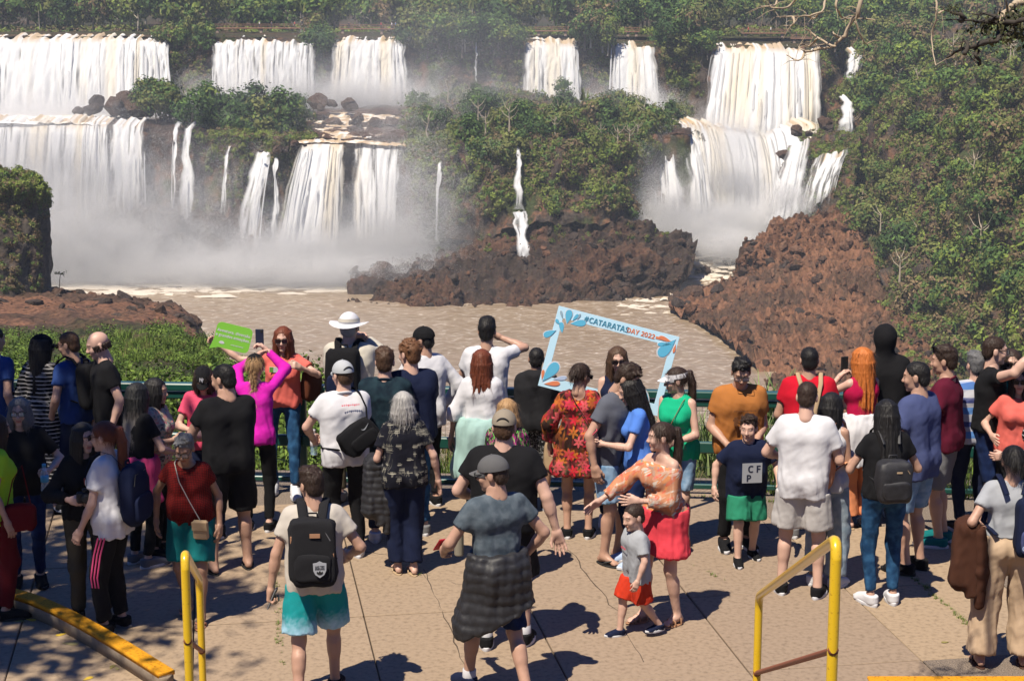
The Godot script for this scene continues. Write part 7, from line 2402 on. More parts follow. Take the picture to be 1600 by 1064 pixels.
func waterfall(label: String, top: Array, foot: Array, n: int, w: float, o: Dictionary = {}) -> void:
	var r := RandomNumberGenerator.new()
	r.seed = hash(label)
	var v := PackedVector3Array()
	var nr := PackedVector3Array()
	var col := PackedColorArray()
	var idx := PackedInt32Array()
	var out: float = o.get("out", 1.6)
	var cream: float = o.get("cream", 0.35)
	var span: float = (top[0] as Vector3).distance_to(top[top.size() - 1])
	var gaps := noise(1.0, 3, hash(label) % 100)
	var rim: Vector3 = (top[top.size() - 1] - top[0]).normalized()
	var fw: Vector3 = rim.cross(Vector3.UP).normalized()
	var tone_of := func(u: float, t: float, k: float) -> Color:
		var a := gaps.get_noise_2d(u * span * 0.55, t * 1.2 + 30.0)
		var b := gaps.get_noise_2d(u * span * 2.2, t * 3.0 + 60.0)
		var c := Color(0.6, 0.61, 0.625).lerp(Color(0.62, 0.55, 0.42), smoothstep(0.0, 0.5, gaps.get_noise_2d(u * span * 0.12, 90.0) + cream * 0.7 - 0.25) * 0.7)
		c = c * (0.97 + 0.06 * b)
		return c.lerp(Color(0.36, 0.23, 0.09), clampf((0.1 - t) * 9.0, 0.0, 1.0) * smoothstep(0.0, 0.4, a + cream * 0.6 - 0.1) * 0.8) * k
	# the unbroken sheet
	if o.get("sheet", true):
		var nu := maxi(6, int(span / 0.32))
		var nv := 36
		for j in nv + 1:
			var t := maxf(0.0, float(j - 1) / (nv - 1))
			for i in nu + 1:
				var u := float(i) / nu
				var a := line_at(top, u)
				var b := line_at(foot, u)
				var p := Vector3(lerpf(a.x, b.x, t), lerpf(a.y, b.y, t * t * 0.35 + t * 0.65), lerpf(a.z, b.z, t)) + fw * out * 0.8 * (1.0 - pow(1.0 - t, 2.5))
				p += fw * (1.5 * gaps.get_noise_2d(u * span * 0.5, t * 1.2) + 0.55 * gaps.get_noise_2d(u * span * 1.2, t * 2.5) + 0.2 * gaps.get_noise_2d(u * span * 1.0, t * 12.0)) * minf(1.0, t * 5.0)
				if j <= 1: p += -fw * 1.2 + Vector3(0, 1.2 * gaps.get_noise_2d(u * span * 0.4, 77.0) - 0.1, 0)
				if j == 0: p += -fw * 6.0 + Vector3(0, 0.9, 0)
				p += rim * gaps.get_noise_2d(t * 2.2, 400.0 + signf(u - 0.5) * 50.0) * 0.9 * maxf(0.0, 1.0 - minf(u, 1.0 - u) * span / 2.5) * minf(1.0, t * 6.0)
				if j == nv: p += Vector3(0, 4.0 * gaps.get_noise_2d(u * span * 1.4, 12.0), 0)
				v.append(p)
				# the sheet thins to lace at its sides, in its gaps and where it breaks up at the foot
				var n2 := gaps.get_noise_2d(u * span * 2.4, t * 1.4 + 260.0)
				var n1 := gaps.get_noise_2d(u * span * 0.7, t * 0.8 + 200.0)
				var cc: Color = tone_of.call(u, t, 0.97)
				var th: float = o.get("thin", -0.35)
				cc.a = smoothstep(0.0, minf(1.5, span * 0.24), minf(u, 1.0 - u) * span + minf(0.9, span * 0.15) * n2) * lerpf(0.2, 1.0, smoothstep(th - 0.25, th + 0.12, n1 + 0.4 * n2)) * (1.0 - 0.7 * smoothstep(0.75, 1.05, t + 0.2 * n2))
				col.append(cc)
		for j in nv:
			for i in nu:
				var a := j * (nu + 1) + i
				idx.append_array(PackedInt32Array([a, a + 1, a + nu + 1, a + 1, a + nu + 2, a + nu + 1]))
		nr = smooth_normals(v, idx)
		for i in nr.size(): nr[i] = (nr[i] * 0.55 + fw * 0.3 + Vector3.UP * 0.15).normalized()
	# loose strands in front of it
	var segs := 8
	for k in (n / 14 if o.get("sheet", true) else n):
		var u := r.randf()
		var a := line_at(top, u)
		var b := line_at(foot, clampf(u + r.randfn() * o.get("fan", 0.004), 0.0, 1.0))
		var start := 0.0 if r.randf() < 0.45 else r.randf_range(0.0, 0.6)
		var stop := 1.0 if r.randf() < 0.5 else r.randf_range(start + 0.25, 1.0)
		var ww := w * r.randf_range(0.15, 0.5)
		var depth := out * r.randf_range(0.85, 1.2)
		var wob := r.randf() * 20.0
		var kk := r.randf_range(0.92, 1.06)
		for j in segs:
			var t := lerpf(start, stop, j / (segs - 1.0))
			var p := Vector3(lerpf(a.x, b.x, t), lerpf(a.y, b.y, t * t * 0.35 + t * 0.65), lerpf(a.z, b.z, t)) + fw * (depth * (1.0 - pow(1.0 - t, 2.5)) + 0.2)
			if j == 0 and start == 0.0: p -= fw * 1.2
			p += rim * ww * 0.3 * sin(wob + t * 7.0) * t
			var ends := 0.1 if (j == 0 and start > 0.0) or j == segs - 1 else 1.0
			var wj := ww * ends * (0.7 + 0.8 * t) * (1.0 + 0.25 * sin(wob * 3.0 + t * 23.0))
			v.append(p - rim * wj * 0.5); v.append(p + fw * wj * 0.2); v.append(p + rim * wj * 0.5)
			nr.append((fw - rim * 0.5 + Vector3.UP * 0.3).normalized()); nr.append((fw + Vector3.UP * 0.3).normalized()); nr.append((fw + rim * 0.5 + Vector3.UP * 0.3).normalized())
			var cj: Color = tone_of.call(u, t, kk)
			cj.a = 0.8 * (0.0 if (j == 0 and start > 0.0) or (j == segs - 1) else 1.0)
			for q in 3: col.append(cj)
		var base := v.size() - segs * 3
		for j in segs - 1:
			for q in 2:
				var i0 := base + j * 3 + q
				idx.append_array(PackedInt32Array([i0, i0 + 1, i0 + 3, i0 + 1, i0 + 4, i0 + 3]))
	var m := structure("waterfall", from_arrays(v, idx, col, PackedVector2Array(), nr), fall_mat)
	tag(m, label)

func mist(at: Vector3, size: Vector3, density: float, r: RandomNumberGenerator) -> void:
	for k in 2:
		var f := FogVolume.new()
		f.name = numbered("mist")
		f.shape = RenderingServer.FOG_VOLUME_SHAPE_ELLIPSOID
		f.size = size * [1.1, 0.68][k]
		var m := FogMaterial.new()
		m.density = density * [0.6, 0.85][k]
		m.albedo = Color(0.97, 0.975, 0.985)
		f.material = m
		f.position = at + Vector3(r.randf_range(-1, 1) * size.x, r.randf_range(-1, 0.6) * size.y, 0) * 0.08
		add_child(f)
		f.set_meta("kind", "stuff")


# ---------------------------------------------------------------- who stands where
const S0 := Color(0.46, 0.29, 0.225)
const S1 := Color(0.37, 0.22, 0.16)
const S2 := Color(0.26, 0.147, 0.1)

func list_crowd() -> void:
	var A := func(x: float, y: float, z: float, px := 0.7, py := -0.5, pz := 0.5) -> Array: return [Vector3(x, y, z), Vector3(px, py, pz)]
	crowd = [
	# 0-7: along the left rail and in the shade
	{"label": "person in a blue T-shirt half cut off at the left edge", "at": Vector3(-4.840, 0, -16.327), "yaw": 30, "h": 1.76, "skin": S1, "top": {"t": "tee", "m": "deepblue"}, "bot": {"t": "pants", "m": "black"}, "hair": ["crop", "black"], "shoe": ["sneaker", "black", "dark"]},
	{"label": "woman in a long black and white striped dress with a black visor cap", "at": Vector3(-4.371, 0, -16.251), "yaw": 12, "h": 1.7, "sex": "f", "w": 1.08, "skin": S1, "hy": 48, "ra": A.call(0.2, 1.3, -0.3), "rh": "hold", "top": {"t": "dress", "m": "stripe", "len": -0.62, "sl": 1.45, "ease": 0.02, "flare": 0.06, "name": "dress"}, "hair": ["longer", "black"], "hat": ["cap", "black"], "shoe": ["sandal", "dark", "dark"]},
	{"label": "man in a blue T-shirt with sunglasses and a backpack looking left", "at": Vector3(-4.053, 0, -16.209), "yaw": -62, "h": 1.74, "skin": S1, "hp": 10, "hy": -12, "la": A.call(0.2, 0.92, -0.12), "top": {"t": "tee", "m": "deepblue"}, "bot": {"t": "pants", "m": "navy"}, "hair": ["fade", "brown"], "gl": "sun", "shoe": ["sneaker", "black", "white"]},
	{"label": "bald man in a black T-shirt looking down to the left", "at": Vector3(-3.706, 0, -15.985), "yaw": -112, "h": 1.8, "w": 1.08, "skin": S0, "hp": 16, "top": {"t": "tee", "m": "black"}, "bot": {"t": "pants", "m": "black"}, "hair": ["bald", "darkbrown"], "shoe": ["sneaker", "black", "dark"]},
	{"label": "grey haired woman in glasses and a black top holding a water bottle", "at": Vector3(-3.969, 0, -14.046), "yaw": 166, "h": 1.62, "sex": "f", "w": 1.22, "belly": 0.02, "skin": S0, "hy": 8, "la": A.call(0.2, 1.08, -0.26), "lh": "grip", "lhb": Vector3(1, 0, -0.4), "top": {"t": "tee", "m": "black", "sl": 0.7, "vee": 0.14, "len": -0.12}, "bot": {"t": "jeans", "m": "darkdenim", "name": "jeans"}, "hair": ["bob", "darkgrey"], "gl": "clear", "shoe": ["sneaker", "black", "dark"], "badge": Vector3(0.1, 0.16, -0.165)},
	{"label": "woman in a neon yellow T-shirt cut off by the left edge", "at": Vector3(-3.972, 0, -13.274), "yaw": 60, "h": 1.66, "sex": "f", "w": 1.1, "skin": S1, "top": {"t": "tee", "m": "neon", "len": -0.14}, "bot": {"t": "pants", "m": "darkred", "ease": 0.02}, "hair": ["mid", "darkbrown"], "shoe": ["sneaker", "black", "dark"]},
	{"label": "young woman in a black jacket and khaki trousers holding a camera", "at": Vector3(-3.258, 0, -13.191), "yaw": 158, "h": 1.62, "sex": "f", "skin": S0, "hy": -20, "ra": A.call(0.16, 1.12, -0.28), "rh": "hold", "la": A.call(0.06, 1.08, -0.26), "lh": "hold", "lf": [0.1, -0.08, 8, 0.0], "top": {"t": "shirt", "m": "black", "sl": 1.8, "ease": 0.022, "len": -0.06, "name": "jacket"}, "bot": {"t": "pants", "m": "olive", "ease": 0.02}, "hair": ["long", "black"], "shoe": ["hightop", "black", "dark"]},
	{"label": "woman in a white T-shirt and black track trousers with pink side stripes facing left", "at": Vector3(-3.008, 0, -12.964), "yaw": -78, "h": 1.68, "sex": "f", "w": 1.12, "skin": S0, "hp": 6, "la": A.call(0.2, 0.86, -0.18), "lf": [0.1, -0.06, 5, 0.0], "top": {"t": "tee", "m": "white", "len": -0.16, "ease": 0.024, "sl": 0.62}, "bot": {"t": "pants", "m": "black", "ease": 0.02}, "hair": ["pony", "auburn"], "gl": "sun", "shoe": ["sneaker", "black", "grey"]},
	# 8-15
	{"label": "woman with dark hair fading to pale tips and a pink jacket round her waist", "at": Vector3(-3.148, 0, -14.551), "yaw": 42, "h": 1.62, "sex": "f", "w": 1.05, "skin": S0, "ra": A.call(0.16, 1.02, -0.3), "la": "front", "top": {"t": "tee", "m": "black"}, "bot": {"t": "leggings", "m": "black"}, "over": {"m": "pinkwrap", "len": 0.62, "flare": 0.03, "name": "tied_jacket"}, "hair": ["longer_ombre", "ombre"], "shoe": ["sneaker", "grey", "white"]},
	{"label": "black haired woman in a flowered top half hidden by the pale tipped hair", "at": Vector3(-3.059, 0, -14.846), "yaw": 100, "h": 1.6, "sex": "f", "w": 1.05, "skin": S1, "ra": A.call(0.16, 1.15, -0.25), "top": {"t": "shirt", "m": "floral", "sl": 1.5, "ease": 0.03}, "bot": {"t": "pants", "m": "black"}, "hair": ["mid", "black"], "shoe": ["sneaker", "black", "dark"]},
	{"label": "woman in a bright pink T-shirt and black cap looking down at her phone", "at": Vector3(-2.713, 0, -15.433), "yaw": 178, "h": 1.6, "sex": "f", "w": 1.16, "skin": S0, "hp": 30, "ra": A.call(0.1, 1.1, -0.28), "la": A.call(0.04, 1.08, -0.3), "rh": "hold", "lh": "hold", "top": {"t": "tee", "m": "pink", "len": -0.08}, "bot": {"t": "pants", "m": "navy"}, "hair": ["bob", "darkbrown"], "hat": ["cap", "black"], "shoe": ["sneaker", "black", "white"]},
	{"label": "tall man in a black T-shirt and black shorts with his back turned", "at": Vector3(-2.348, 0, -14.372), "yaw": -24, "h": 1.82, "w": 1.14, "skin": S1, "hy": -38, "hp": 10, "la": A.call(0.16, 1.05, -0.3), "ra": "front", "lf": [0.15, 0.0, 10, 0.0], "rf": [0.14, -0.04, 10, 0.0], "top": {"t": "tee", "m": "black", "len": -0.12}, "bot": {"t": "shorts", "m": "black", "len": 0.47, "ease": 0.02, "wide": 0.02, "name": "shorts"}, "hair": ["crop", "black"], "shoe": ["flip", "dark", "dark"]},
	{"label": "woman in a magenta long-sleeved top with a blond braid raising a phone", "at": Vector3(-2.287, 0, -15.534), "yaw": 4, "h": 1.66, "sex": "f", "w": 0.98, "skin": S0, "ra": A.call(0.06, 1.66, -0.3, 0.9, -0.6, 0.1), "la": A.call(0.02, 1.62, -0.3, 0.9, -0.6, 0.1), "rh": "hold", "lh": "hold", "top": {"t": "shirt", "m": "magenta", "sl": 1.92, "ease": 0.01}, "bot": {"t": "leggings", "m": "black"}, "hair": ["braid", "blonde"], "hat": ["cap", "black"], "shoe": ["sneaker", "black", "white"]},
	{"label": "woman in a coral T-shirt and sunglasses smiling and holding up a green sign", "at": Vector3(-2.217, 0, -16.816), "yaw": 176, "h": 1.7, "sex": "f", "skin": S0, "hy": 6, "side": 3.0, "ra": A.call(0.6, 1.5, 0.02, 0.3, -1, 0.2), "la": A.call(0.2, 1.34, -0.34, 1, -0.6, 0), "rh": "hold", "lh": "hold", "rhb": Vector3(0, 0, 1), "lf": [0.12, -0.2, 8, 0.0], "top": {"t": "tee", "m": "coral", "len": -0.05, "ease": 0.018}, "bot": {"t": "jeans", "m": "denim", "len": 0.93, "name": "jeans"}, "hair": ["long", "auburn"], "gl": "sun", "shoe": ["hightop", "white", "white"], "badge": Vector3(0.08, 0.34, -0.15)},
	{"label": "elderly woman in a dark red checked blouse and teal shorts walking forward", "at": Vector3(-2.465, 0, -13.233), "yaw": 186, "h": 1.56, "sex": "f", "w": 1.16, "belly": 0.02, "skin": S2, "lean": 9, "hp": 24, "la": "down", "ra": A.call(0.3, 0.88, -0.02), "lf": [0.1, -0.14, 5, 0.0], "rf": [0.1, 0.16, 5, 0.03], "top": {"t": "tee", "m": "check", "sl": 0.45, "neck": 0.095, "len": -0.08}, "bot": {"t": "shorts", "m": "teal", "len": 0.42, "wide": 0.025, "ease": 0.022, "name": "shorts"}, "hair": ["short", "darkgrey"], "gl": "clear", "shoe": ["flip", "peach", "peach"]},
	{"label": "young man in a pale T-shirt and blue dip-dyed shorts walking away with a black backpack", "at": Vector3(-1.341, 0, -11.617), "yaw": -4, "h": 1.7, "skin": S1, "hy": -28, "hp": 10, "la": A.call(0.3, 0.84, 0.0), "lh": "grip", "ra": A.call(0.24, 1.0, -0.22), "lf": [0.12, 0.2, 8, 0.0], "rf": [0.12, -0.16, 8, 0.0], "top": {"t": "tee", "m": "stone", "ease": 0.024, "len": -0.13}, "bot": {"t": "shorts", "m": "teal", "len": 0.44, "wide": 0.03, "ease": 0.026, "name": "shorts", "dip": [Color(0.3, 0.47, 0.6), Color(0.008, 0.2, 0.215), 0.5, 0.68]}, "hair": ["short", "darkbrown"], "gl": "sun", "shoe": ["sneaker", "black", "rosered"]},
	# 16-23: the middle of the rail
	{"label": "man in a wide white sun hat and cream shirt at the rail", "at": Vector3(-1.533, 0, -16.455), "yaw": 10, "h": 1.86, "skin": S0, "w": 1.1, "ra": A.call(0.06, 1.42, -0.3), "la": A.call(0.04, 1.4, -0.3), "rh": "hold", "lh": "hold", "top": {"t": "shirt", "m": "cream", "sl": 1.85, "ease": 0.03, "len": -0.16}, "bot": {"t": "pants", "m": "olive"}, "hair": ["crop", "grey"], "hat": ["bucket", "white"], "shoe": ["sneaker", "grey", "dark"]},
	{"label": "man in a white polo shirt and light grey cap with a black shoulder bag", "at": Vector3(-1.422, 0, -14.768), "yaw": -16, "h": 1.76, "skin": S0, "w": 1.04, "hy": -18, "la": A.call(0.22, 0.98, -0.3, 1, -0.2, 0.7), "lh": "grip", "ra": "front", "top": {"t": "tee", "m": "white", "ease": 0.022, "len": -0.14}, "collar": "white", "bot": {"t": "pants", "m": "black", "ease": 0.016}, "hair": ["crop", "brown"], "hat": ["cap_open", "lightcap"], "shoe": ["sneaker", "white", "white"]},
	{"label": "man with short brown hair in a dark blue-green shirt seen from behind", "at": Vector3(-1.108, 0, -15.220), "yaw": 2, "h": 1.78, "skin": S0, "w": 1.1, "la": "front", "ra": "front", "top": {"t": "tee", "m": "darkweave", "ease": 0.026, "len": -0.15}, "collar": "darkgreenblue", "bot": {"t": "pants", "m": "navy"}, "hair": ["short", "brown"], "shoe": ["sneaker", "white", "white"]},
	{"label": "man with wavy brown hair in a navy T-shirt and jeans at the rail", "at": Vector3(-0.885, 0, -15.393), "yaw": -22, "h": 1.82, "skin": S0, "w": 1.16, "hy": -20, "ra": "belly", "la": "belly", "top": {"t": "tee", "m": "navy", "ease": 0.02}, "bot": {"t": "jeans", "m": "denim", "name": "jeans"}, "hair": ["curly", "lightbrown"], "shoe": ["sneaker", "grey", "white"]},
	{"label": "person in a black cap and a long white shirt at the rail facing left", "at": Vector3(-0.806, 0, -16.316), "yaw": -30, "h": 1.76, "skin": S1, "w": 0.95, "hy": -36, "ra": A.call(0.24, 0.92, -0.06), "la": "rail", "top": {"t": "shirt", "m": "white", "sl": 1.92, "ease": 0.026, "len": -0.18}, "bot": {"t": "pants", "m": "black"}, "hair": ["crop", "black"], "hat": ["cap", "black"], "shoe": ["sneaker", "black", "white"]},
	{"label": "grey haired woman in a black blouse with pale bars and flip-flops", "at": Vector3(-0.889, 0, -14.300), "yaw": -14, "h": 1.6, "sex": "f", "w": 1.12, "skin": S0, "ra": A.call(0.31, 0.86, -0.02, 0.55, -0.4, 0.8), "rh": "open", "la": A.call(0.16, 1.0, -0.24, 0.55, -0.4, 0.8), "top": {"t": "tee", "m": "bars", "sl": 0.62, "ease": 0.02, "len": -0.12, "se": 0.02}, "bot": {"t": "pants", "m": "navy", "ease": 0.02, "wide": 0.02}, "hair": ["bob", "grey"], "rf": [0.07, 0.02, 0, 0.0], "lf": [0.06, -0.05, 0, 0.0], "shoe": ["flip", "sand", "sand"]},
	{"label": "man with tall black hair in a white T-shirt taking a picture at the rail", "at": Vector3(-0.240, 0, -16.538), "yaw": 8, "h": 1.8, "skin": S1, "ra": A.call(0.08, 1.46, -0.3, 0.55, -0.4, 0.8), "la": A.call(0.1, 1.1, -0.3), "rh": "hold", "top": {"t": "tee", "m": "white", "ease": 0.018}, "bot": {"t": "pants", "m": "black"}, "hair": ["flat", "black"], "shoe": ["sneaker", "white", "white"]},
	{"label": "woman with straight auburn hair in a white blouse and pale mint wrap", "at": Vector3(-0.274, 0, -15.666), "yaw": 6, "h": 1.68, "sex": "f", "w": 1.05, "skin": S1, "la": A.call(0.29, 0.84, -0.04), "ra": "front", "top": {"t": "shirt", "m": "white", "sl": 1.86, "ease": 0.024, "se": 0.03, "len": 0.06}, "bot": {"t": "pants", "m": "black"}, "over": {"m": "mint", "len": 0.6, "up": 0.1, "flare": 0.07, "tilt": Vector3(0.5, -1, 0), "name": "wrap"}, "hair": ["mid", "auburn"], "shoe": ["sneaker", "black", "white"]},
	# 24-31
	{"label": "boy in a black hooded sweatshirt and patterned shorts at the rail", "at": Vector3(0.225, 0, -16.228), "yaw": 4, "h": 1.58, "skin": S2, "la": "front", "ra": "front", "top": {"t": "hoodie", "m": "softblack", "sl": 1.85, "ease": 0.03, "len": -0.1, "name": "sweatshirt"}, "bot": {"t": "shorts", "m": "bandana", "len": 0.48, "wide": 0.03, "ease": 0.024, "name": "shorts"}, "hair": ["fade", "black"], "shoe": ["sneaker", "black", "white"]},
	{"label": "fair haired woman in a neon pink and green top hidden behind the man in black", "at": Vector3(-0.041, 0, -14.129), "yaw": 4, "h": 1.58, "sex": "f", "skin": S0, "la": "front", "ra": "front", "top": {"t": "tee", "m": "neonzebra", "ease": 0.02}, "bot": {"t": "jeans", "m": "lightdenim", "name": "jeans"}, "hair": ["bob", "blonde"], "lf": [0.1, 0.1, 6, 0.0], "rf": [0.16, 0.0, 6, 0.0], "shoe": ["sneaker", "white", "white"]},
	{"label": "heavy man in a black T-shirt and beige cap seen from behind", "at": Vector3(-0.060, 0, -12.634), "yaw": 6, "h": 1.84, "skin": S0, "w": 1.3, "belly": 0.06, "ra": A.call(0.34, 0.86, 0.02, 0.6, 0, 1), "rh": "open", "rhb": Vector3(0.2, 0, -1), "la": A.call(0.2, 1.0, -0.24), "lf": [0.12, 0.04, 8, 0.0], "rf": [0.14, -0.05, 8, 0.0], "top": {"t": "tee", "m": "black", "ease": 0.02, "len": -0.1}, "bot": {"t": "shorts", "m": "black", "len": 0.46, "wide": 0.03, "ease": 0.02, "name": "shorts"}, "hair": ["crop", "brown"], "hat": ["cap_open", "beigecap"], "sock": "white", "shoe": ["sneaker", "black", "white", "white"]},
	{"label": "man in a grey T-shirt and grey cap with a black puffer jacket tied on", "at": Vector3(-0.103, 0, -11.666), "yaw": -28, "h": 1.78, "skin": S1, "w": 1.04, "hy": -44, "hp": 8, "la": A.call(0.24, 1.0, -0.3, 0.8, -0.6, 0.5), "lh": "hold", "ra": A.call(0.26, 0.94, -0.1, 1, 0, 0.9), "lf": [0.1, -0.22, 6, 0.0], "rf": [0.1, 0.24, 6, 0.02], "top": {"t": "tee", "m": "melange", "ease": 0.014, "len": 0.0}, "bot": {"t": "shorts", "m": "darkdenim", "len": 0.46, "ease": 0.016, "name": "shorts"}, "over": {"m": "puffer", "len": 0.55, "up": 0.09, "flare": 0.06, "quilt": true, "tilt": Vector3(0.45, -1, 0.2), "name": "tied_jacket"}, "hair": ["crop", "darkbrown"], "hat": ["cap", "capgrey"], "gl": "sun", "sock": "white", "shoe": ["sneaker", "navy", "navy"]},
	{"label": "woman in a low-backed red flowered dress with her brown hair pinned up", "at": Vector3(0.587, 0, -15.337), "yaw": 4, "h": 1.62, "sex": "f", "w": 1.06, "skin": S1, "hy": 40, "hp": 14, "ra": A.call(0.2, 1.05, -0.2), "la": A.call(0.27, 0.87, -0.03), "lh": "grip", "top": {"t": "dress", "m": "leaf", "len": -0.32, "sl": 1.7, "ease": 0.02, "se": 0.03, "flare": 0.05, "scoop": true, "name": "dress"}, "hair": ["bun", "darkbrown"], "gl": "sun", "shoe": ["sneaker", "black", "white"]},
	{"label": "woman with long brown hair and dark sunglasses posing inside the photo frame", "at": Vector3(0.945, 0, -15.741), "yaw": 178, "h": 1.7, "sex": "f", "skin": S0, "la": "front", "ra": "front", "top": {"t": "tank", "m": "navy"}, "bot": {"t": "pants", "m": "navy"}, "hair": ["long", "brown"], "gl": "sun", "shoe": ["sneaker", "white", "white"]},
	{"label": "man in a grey polo shirt and denim shorts bowing his head over a phone", "at": Vector3(0.845, 0, -14.662), "yaw": 128, "h": 1.8, "skin": S1, "w": 1.06, "lean": 8, "hp": 30, "hy": -15, "ra": A.call(0.27, 0.86, -0.02), "la": "front", "top": {"t": "tee", "m": "greypolo", "ease": 0.022, "len": -0.14}, "collar": "greypolo", "bot": {"t": "shorts", "m": "lightdenim", "len": 0.44, "ease": 0.02, "wide": 0.01, "name": "shorts"}, "hair": ["short", "darkbrown"], "shoe": ["flip", "dark", "dark"], "badge": Vector3(0.0, 0.28, -0.165)},
	{"label": "woman with long black hair in a blue T-shirt holding a pink phone", "at": Vector3(1.049, 0, -14.576), "yaw": -104, "h": 1.68, "sex": "f", "skin": S0, "hp": 18, "hy": 0, "ra": A.call(0.04, 1.14, -0.34), "la": A.call(0.06, 1.12, -0.34), "rh": "hold", "lh": "hold", "top": {"t": "tee", "m": "bluetee", "ease": 0.014}, "bot": {"t": "jeans", "m": "darkdenim", "name": "jeans"}, "hair": ["long", "black"], "shoe": ["sneaker", "lightblue", "white"]},
	# 32-39
	{"label": "woman in a green sleeveless top and white visor looking left", "at": Vector3(1.446, 0, -15.132), "yaw": -146, "h": 1.64, "sex": "f", "w": 1.14, "skin": S0, "hy": 52, "hp": 8, "la": A.call(0.1, 1.04, -0.27, 0.55, -0.4, 0.8), "ra": A.call(0.04, 1.0, -0.27, 0.55, -0.4, 0.8), "lh": "hold", "top": {"t": "tank", "m": "greentop", "vee": 0.12, "len": -0.12, "ease": 0.016}, "bot": {"t": "shorts", "m": "lightdenim", "len": 0.42, "name": "shorts"}, "hair": ["pony", "darkbrown"], "hat": ["visor", "white"], "gl": "clear", "shoe": ["sandal", "tan", "tan"], "badge": Vector3(0.03, 0.22, -0.175)},
	{"label": "woman in a patterned peach blouse and coral skirt reaching out to the left", "at": Vector3(1.168, 0, -13.149), "yaw": -128, "h": 1.64, "sex": "f", "w": 1.05, "skin": S0, "hy": 32, "hp": 2, "lean": 6, "ra": A.call(0.3, 1.02, -0.46, 0.4, -0.6, 0.8), "rh": "open", "la": A.call(0.02, 1.08, -0.3, 0.55, -0.4, 0.8), "lh": "open", "lf": [0.1, 0.06, 6, 0.0], "rf": [0.12, -0.1, 6, 0.0], "top": {"t": "off", "m": "feather", "sl": 1.72, "ease": 0.026, "se": 0.02, "len": -0.02, "name": "blouse"}, "bot": {"t": "skirt", "m": "coralskirt", "len": 0.6, "flare": 0.04, "name": "skirt"}, "hair": ["pony_long", "darkbrown"], "shoe": ["sandal", "tan", "tan"]},
	{"label": "toddler in a grey T-shirt and red shorts striding left", "at": Vector3(0.933, 0, -12.854), "yaw": -112, "h": 1.02, "w": 1.22, "hs": 1.42, "skin": S0, "hy": -10, "hp": 10, "la": A.call(0.28, 0.86, -0.12), "ra": A.call(0.3, 0.9, 0.1), "lf": [0.08, 0.3, 6, 0.06], "rf": [0.08, -0.18, 6, 0.0], "top": {"t": "tee", "m": "greytee", "ease": 0.03, "len": -0.18, "sl": 0.7}, "bot": {"t": "shorts", "m": "redshorts", "len": 0.48, "wide": 0.03, "ease": 0.03, "name": "shorts"}, "hair": ["crop", "darkbrown"], "shoe": ["sneaker", "navy", "white", "white"]},
	{"label": "young man with glasses in a rust brown T-shirt leaning on the rail", "at": Vector3(1.956, 0, -15.040), "yaw": 172, "h": 1.76, "skin": S1, "w": 1.16, "hp": 24, "hy": 10, "la": A.call(0.1, 0.98, -0.2, 0.55, -0.4, 0.8), "ra": A.call(0.14, 0.96, -0.2, 0.55, -0.4, 0.8), "top": {"t": "tee", "m": "rust", "ease": 0.022}, "bot": {"t": "pants", "m": "black"}, "hair": ["short", "black"], "gl": "clear", "shoe": ["sneaker", "black", "white"]},
	{"label": "boy in a navy T-shirt and green shorts walking towards the steps", "at": Vector3(1.992, 0, -14.679), "yaw": 172, "h": 1.28, "w": 1.25, "hs": 1.22, "belly": 0.03, "skin": S0, "hy": 26, "hp": 4, "la": A.call(0.3, 0.98, -0.2), "ra": A.call(0.36, 0.9, 0.0), "lf": [0.12, 0.12, 8, 0.0], "rf": [0.12, -0.14, 8, 0.0], "lh": "open", "top": {"t": "tee", "m": "navy", "ease": 0.03, "len": -0.18, "sl": 0.72}, "bot": {"t": "shorts", "m": "greenshorts", "len": 0.46, "wide": 0.04, "ease": 0.03, "name": "shorts"}, "hair": ["short", "darkbrown"], "shoe": ["sneaker", "black", "white", "white"]},
	{"label": "man in a red T-shirt with tan straps leaning on the rail", "at": Vector3(2.615, 0, -15.350), "yaw": 2, "h": 1.76, "skin": S1, "w": 1.16, "lean": 8, "la": A.call(0.14, 1.06, -0.3, 0.55, -0.4, 0.8), "ra": A.call(0.14, 1.06, -0.3, 0.55, -0.4, 0.8), "top": {"t": "tee", "m": "red", "ease": 0.018}, "bot": {"t": "pants", "m": "grey"}, "hair": ["crop", "black"], "shoe": ["sneaker", "grey", "white"]},
	{"label": "man in a white T-shirt and pale grey shorts seen from behind", "at": Vector3(2.326, 0, -13.775), "yaw": 14, "h": 1.8, "skin": S0, "w": 1.04, "hp": 12, "la": A.call(0.2, 1.02, -0.28), "ra": A.call(0.16, 1.05, -0.26, 0.55, -0.4, 0.8), "lf": [0.15, -0.02, 14, 0.0], "rf": [0.13, 0.02, 10, 0.0], "top": {"t": "tee", "m": "white", "ease": 0.018, "len": -0.16, "sl": 0.66}, "bot": {"t": "shorts", "m": "lightshorts", "len": 0.42, "wide": 0.03, "ease": 0.024, "name": "shorts"}, "hair": ["fade", "darkbrown"], "shoe": ["sneaker", "black", "white", "white"]},
	{"label": "woman with long black hair in pale jeans carrying a peach leather backpack", "at": Vector3(2.552, 0, -14.008), "yaw": 34, "h": 1.66, "sex": "f", "skin": S1, "hp": 8, "ra": "front", "la": "front", "top": {"t": "tank", "m": "white"}, "bot": {"t": "pants", "m": "paledenim", "wide": 0.035, "ease": 0.02, "name": "jeans"}, "hair": ["longer", "black"], "shoe": ["sneaker", "white", "white"]},
	# 40-49: the right
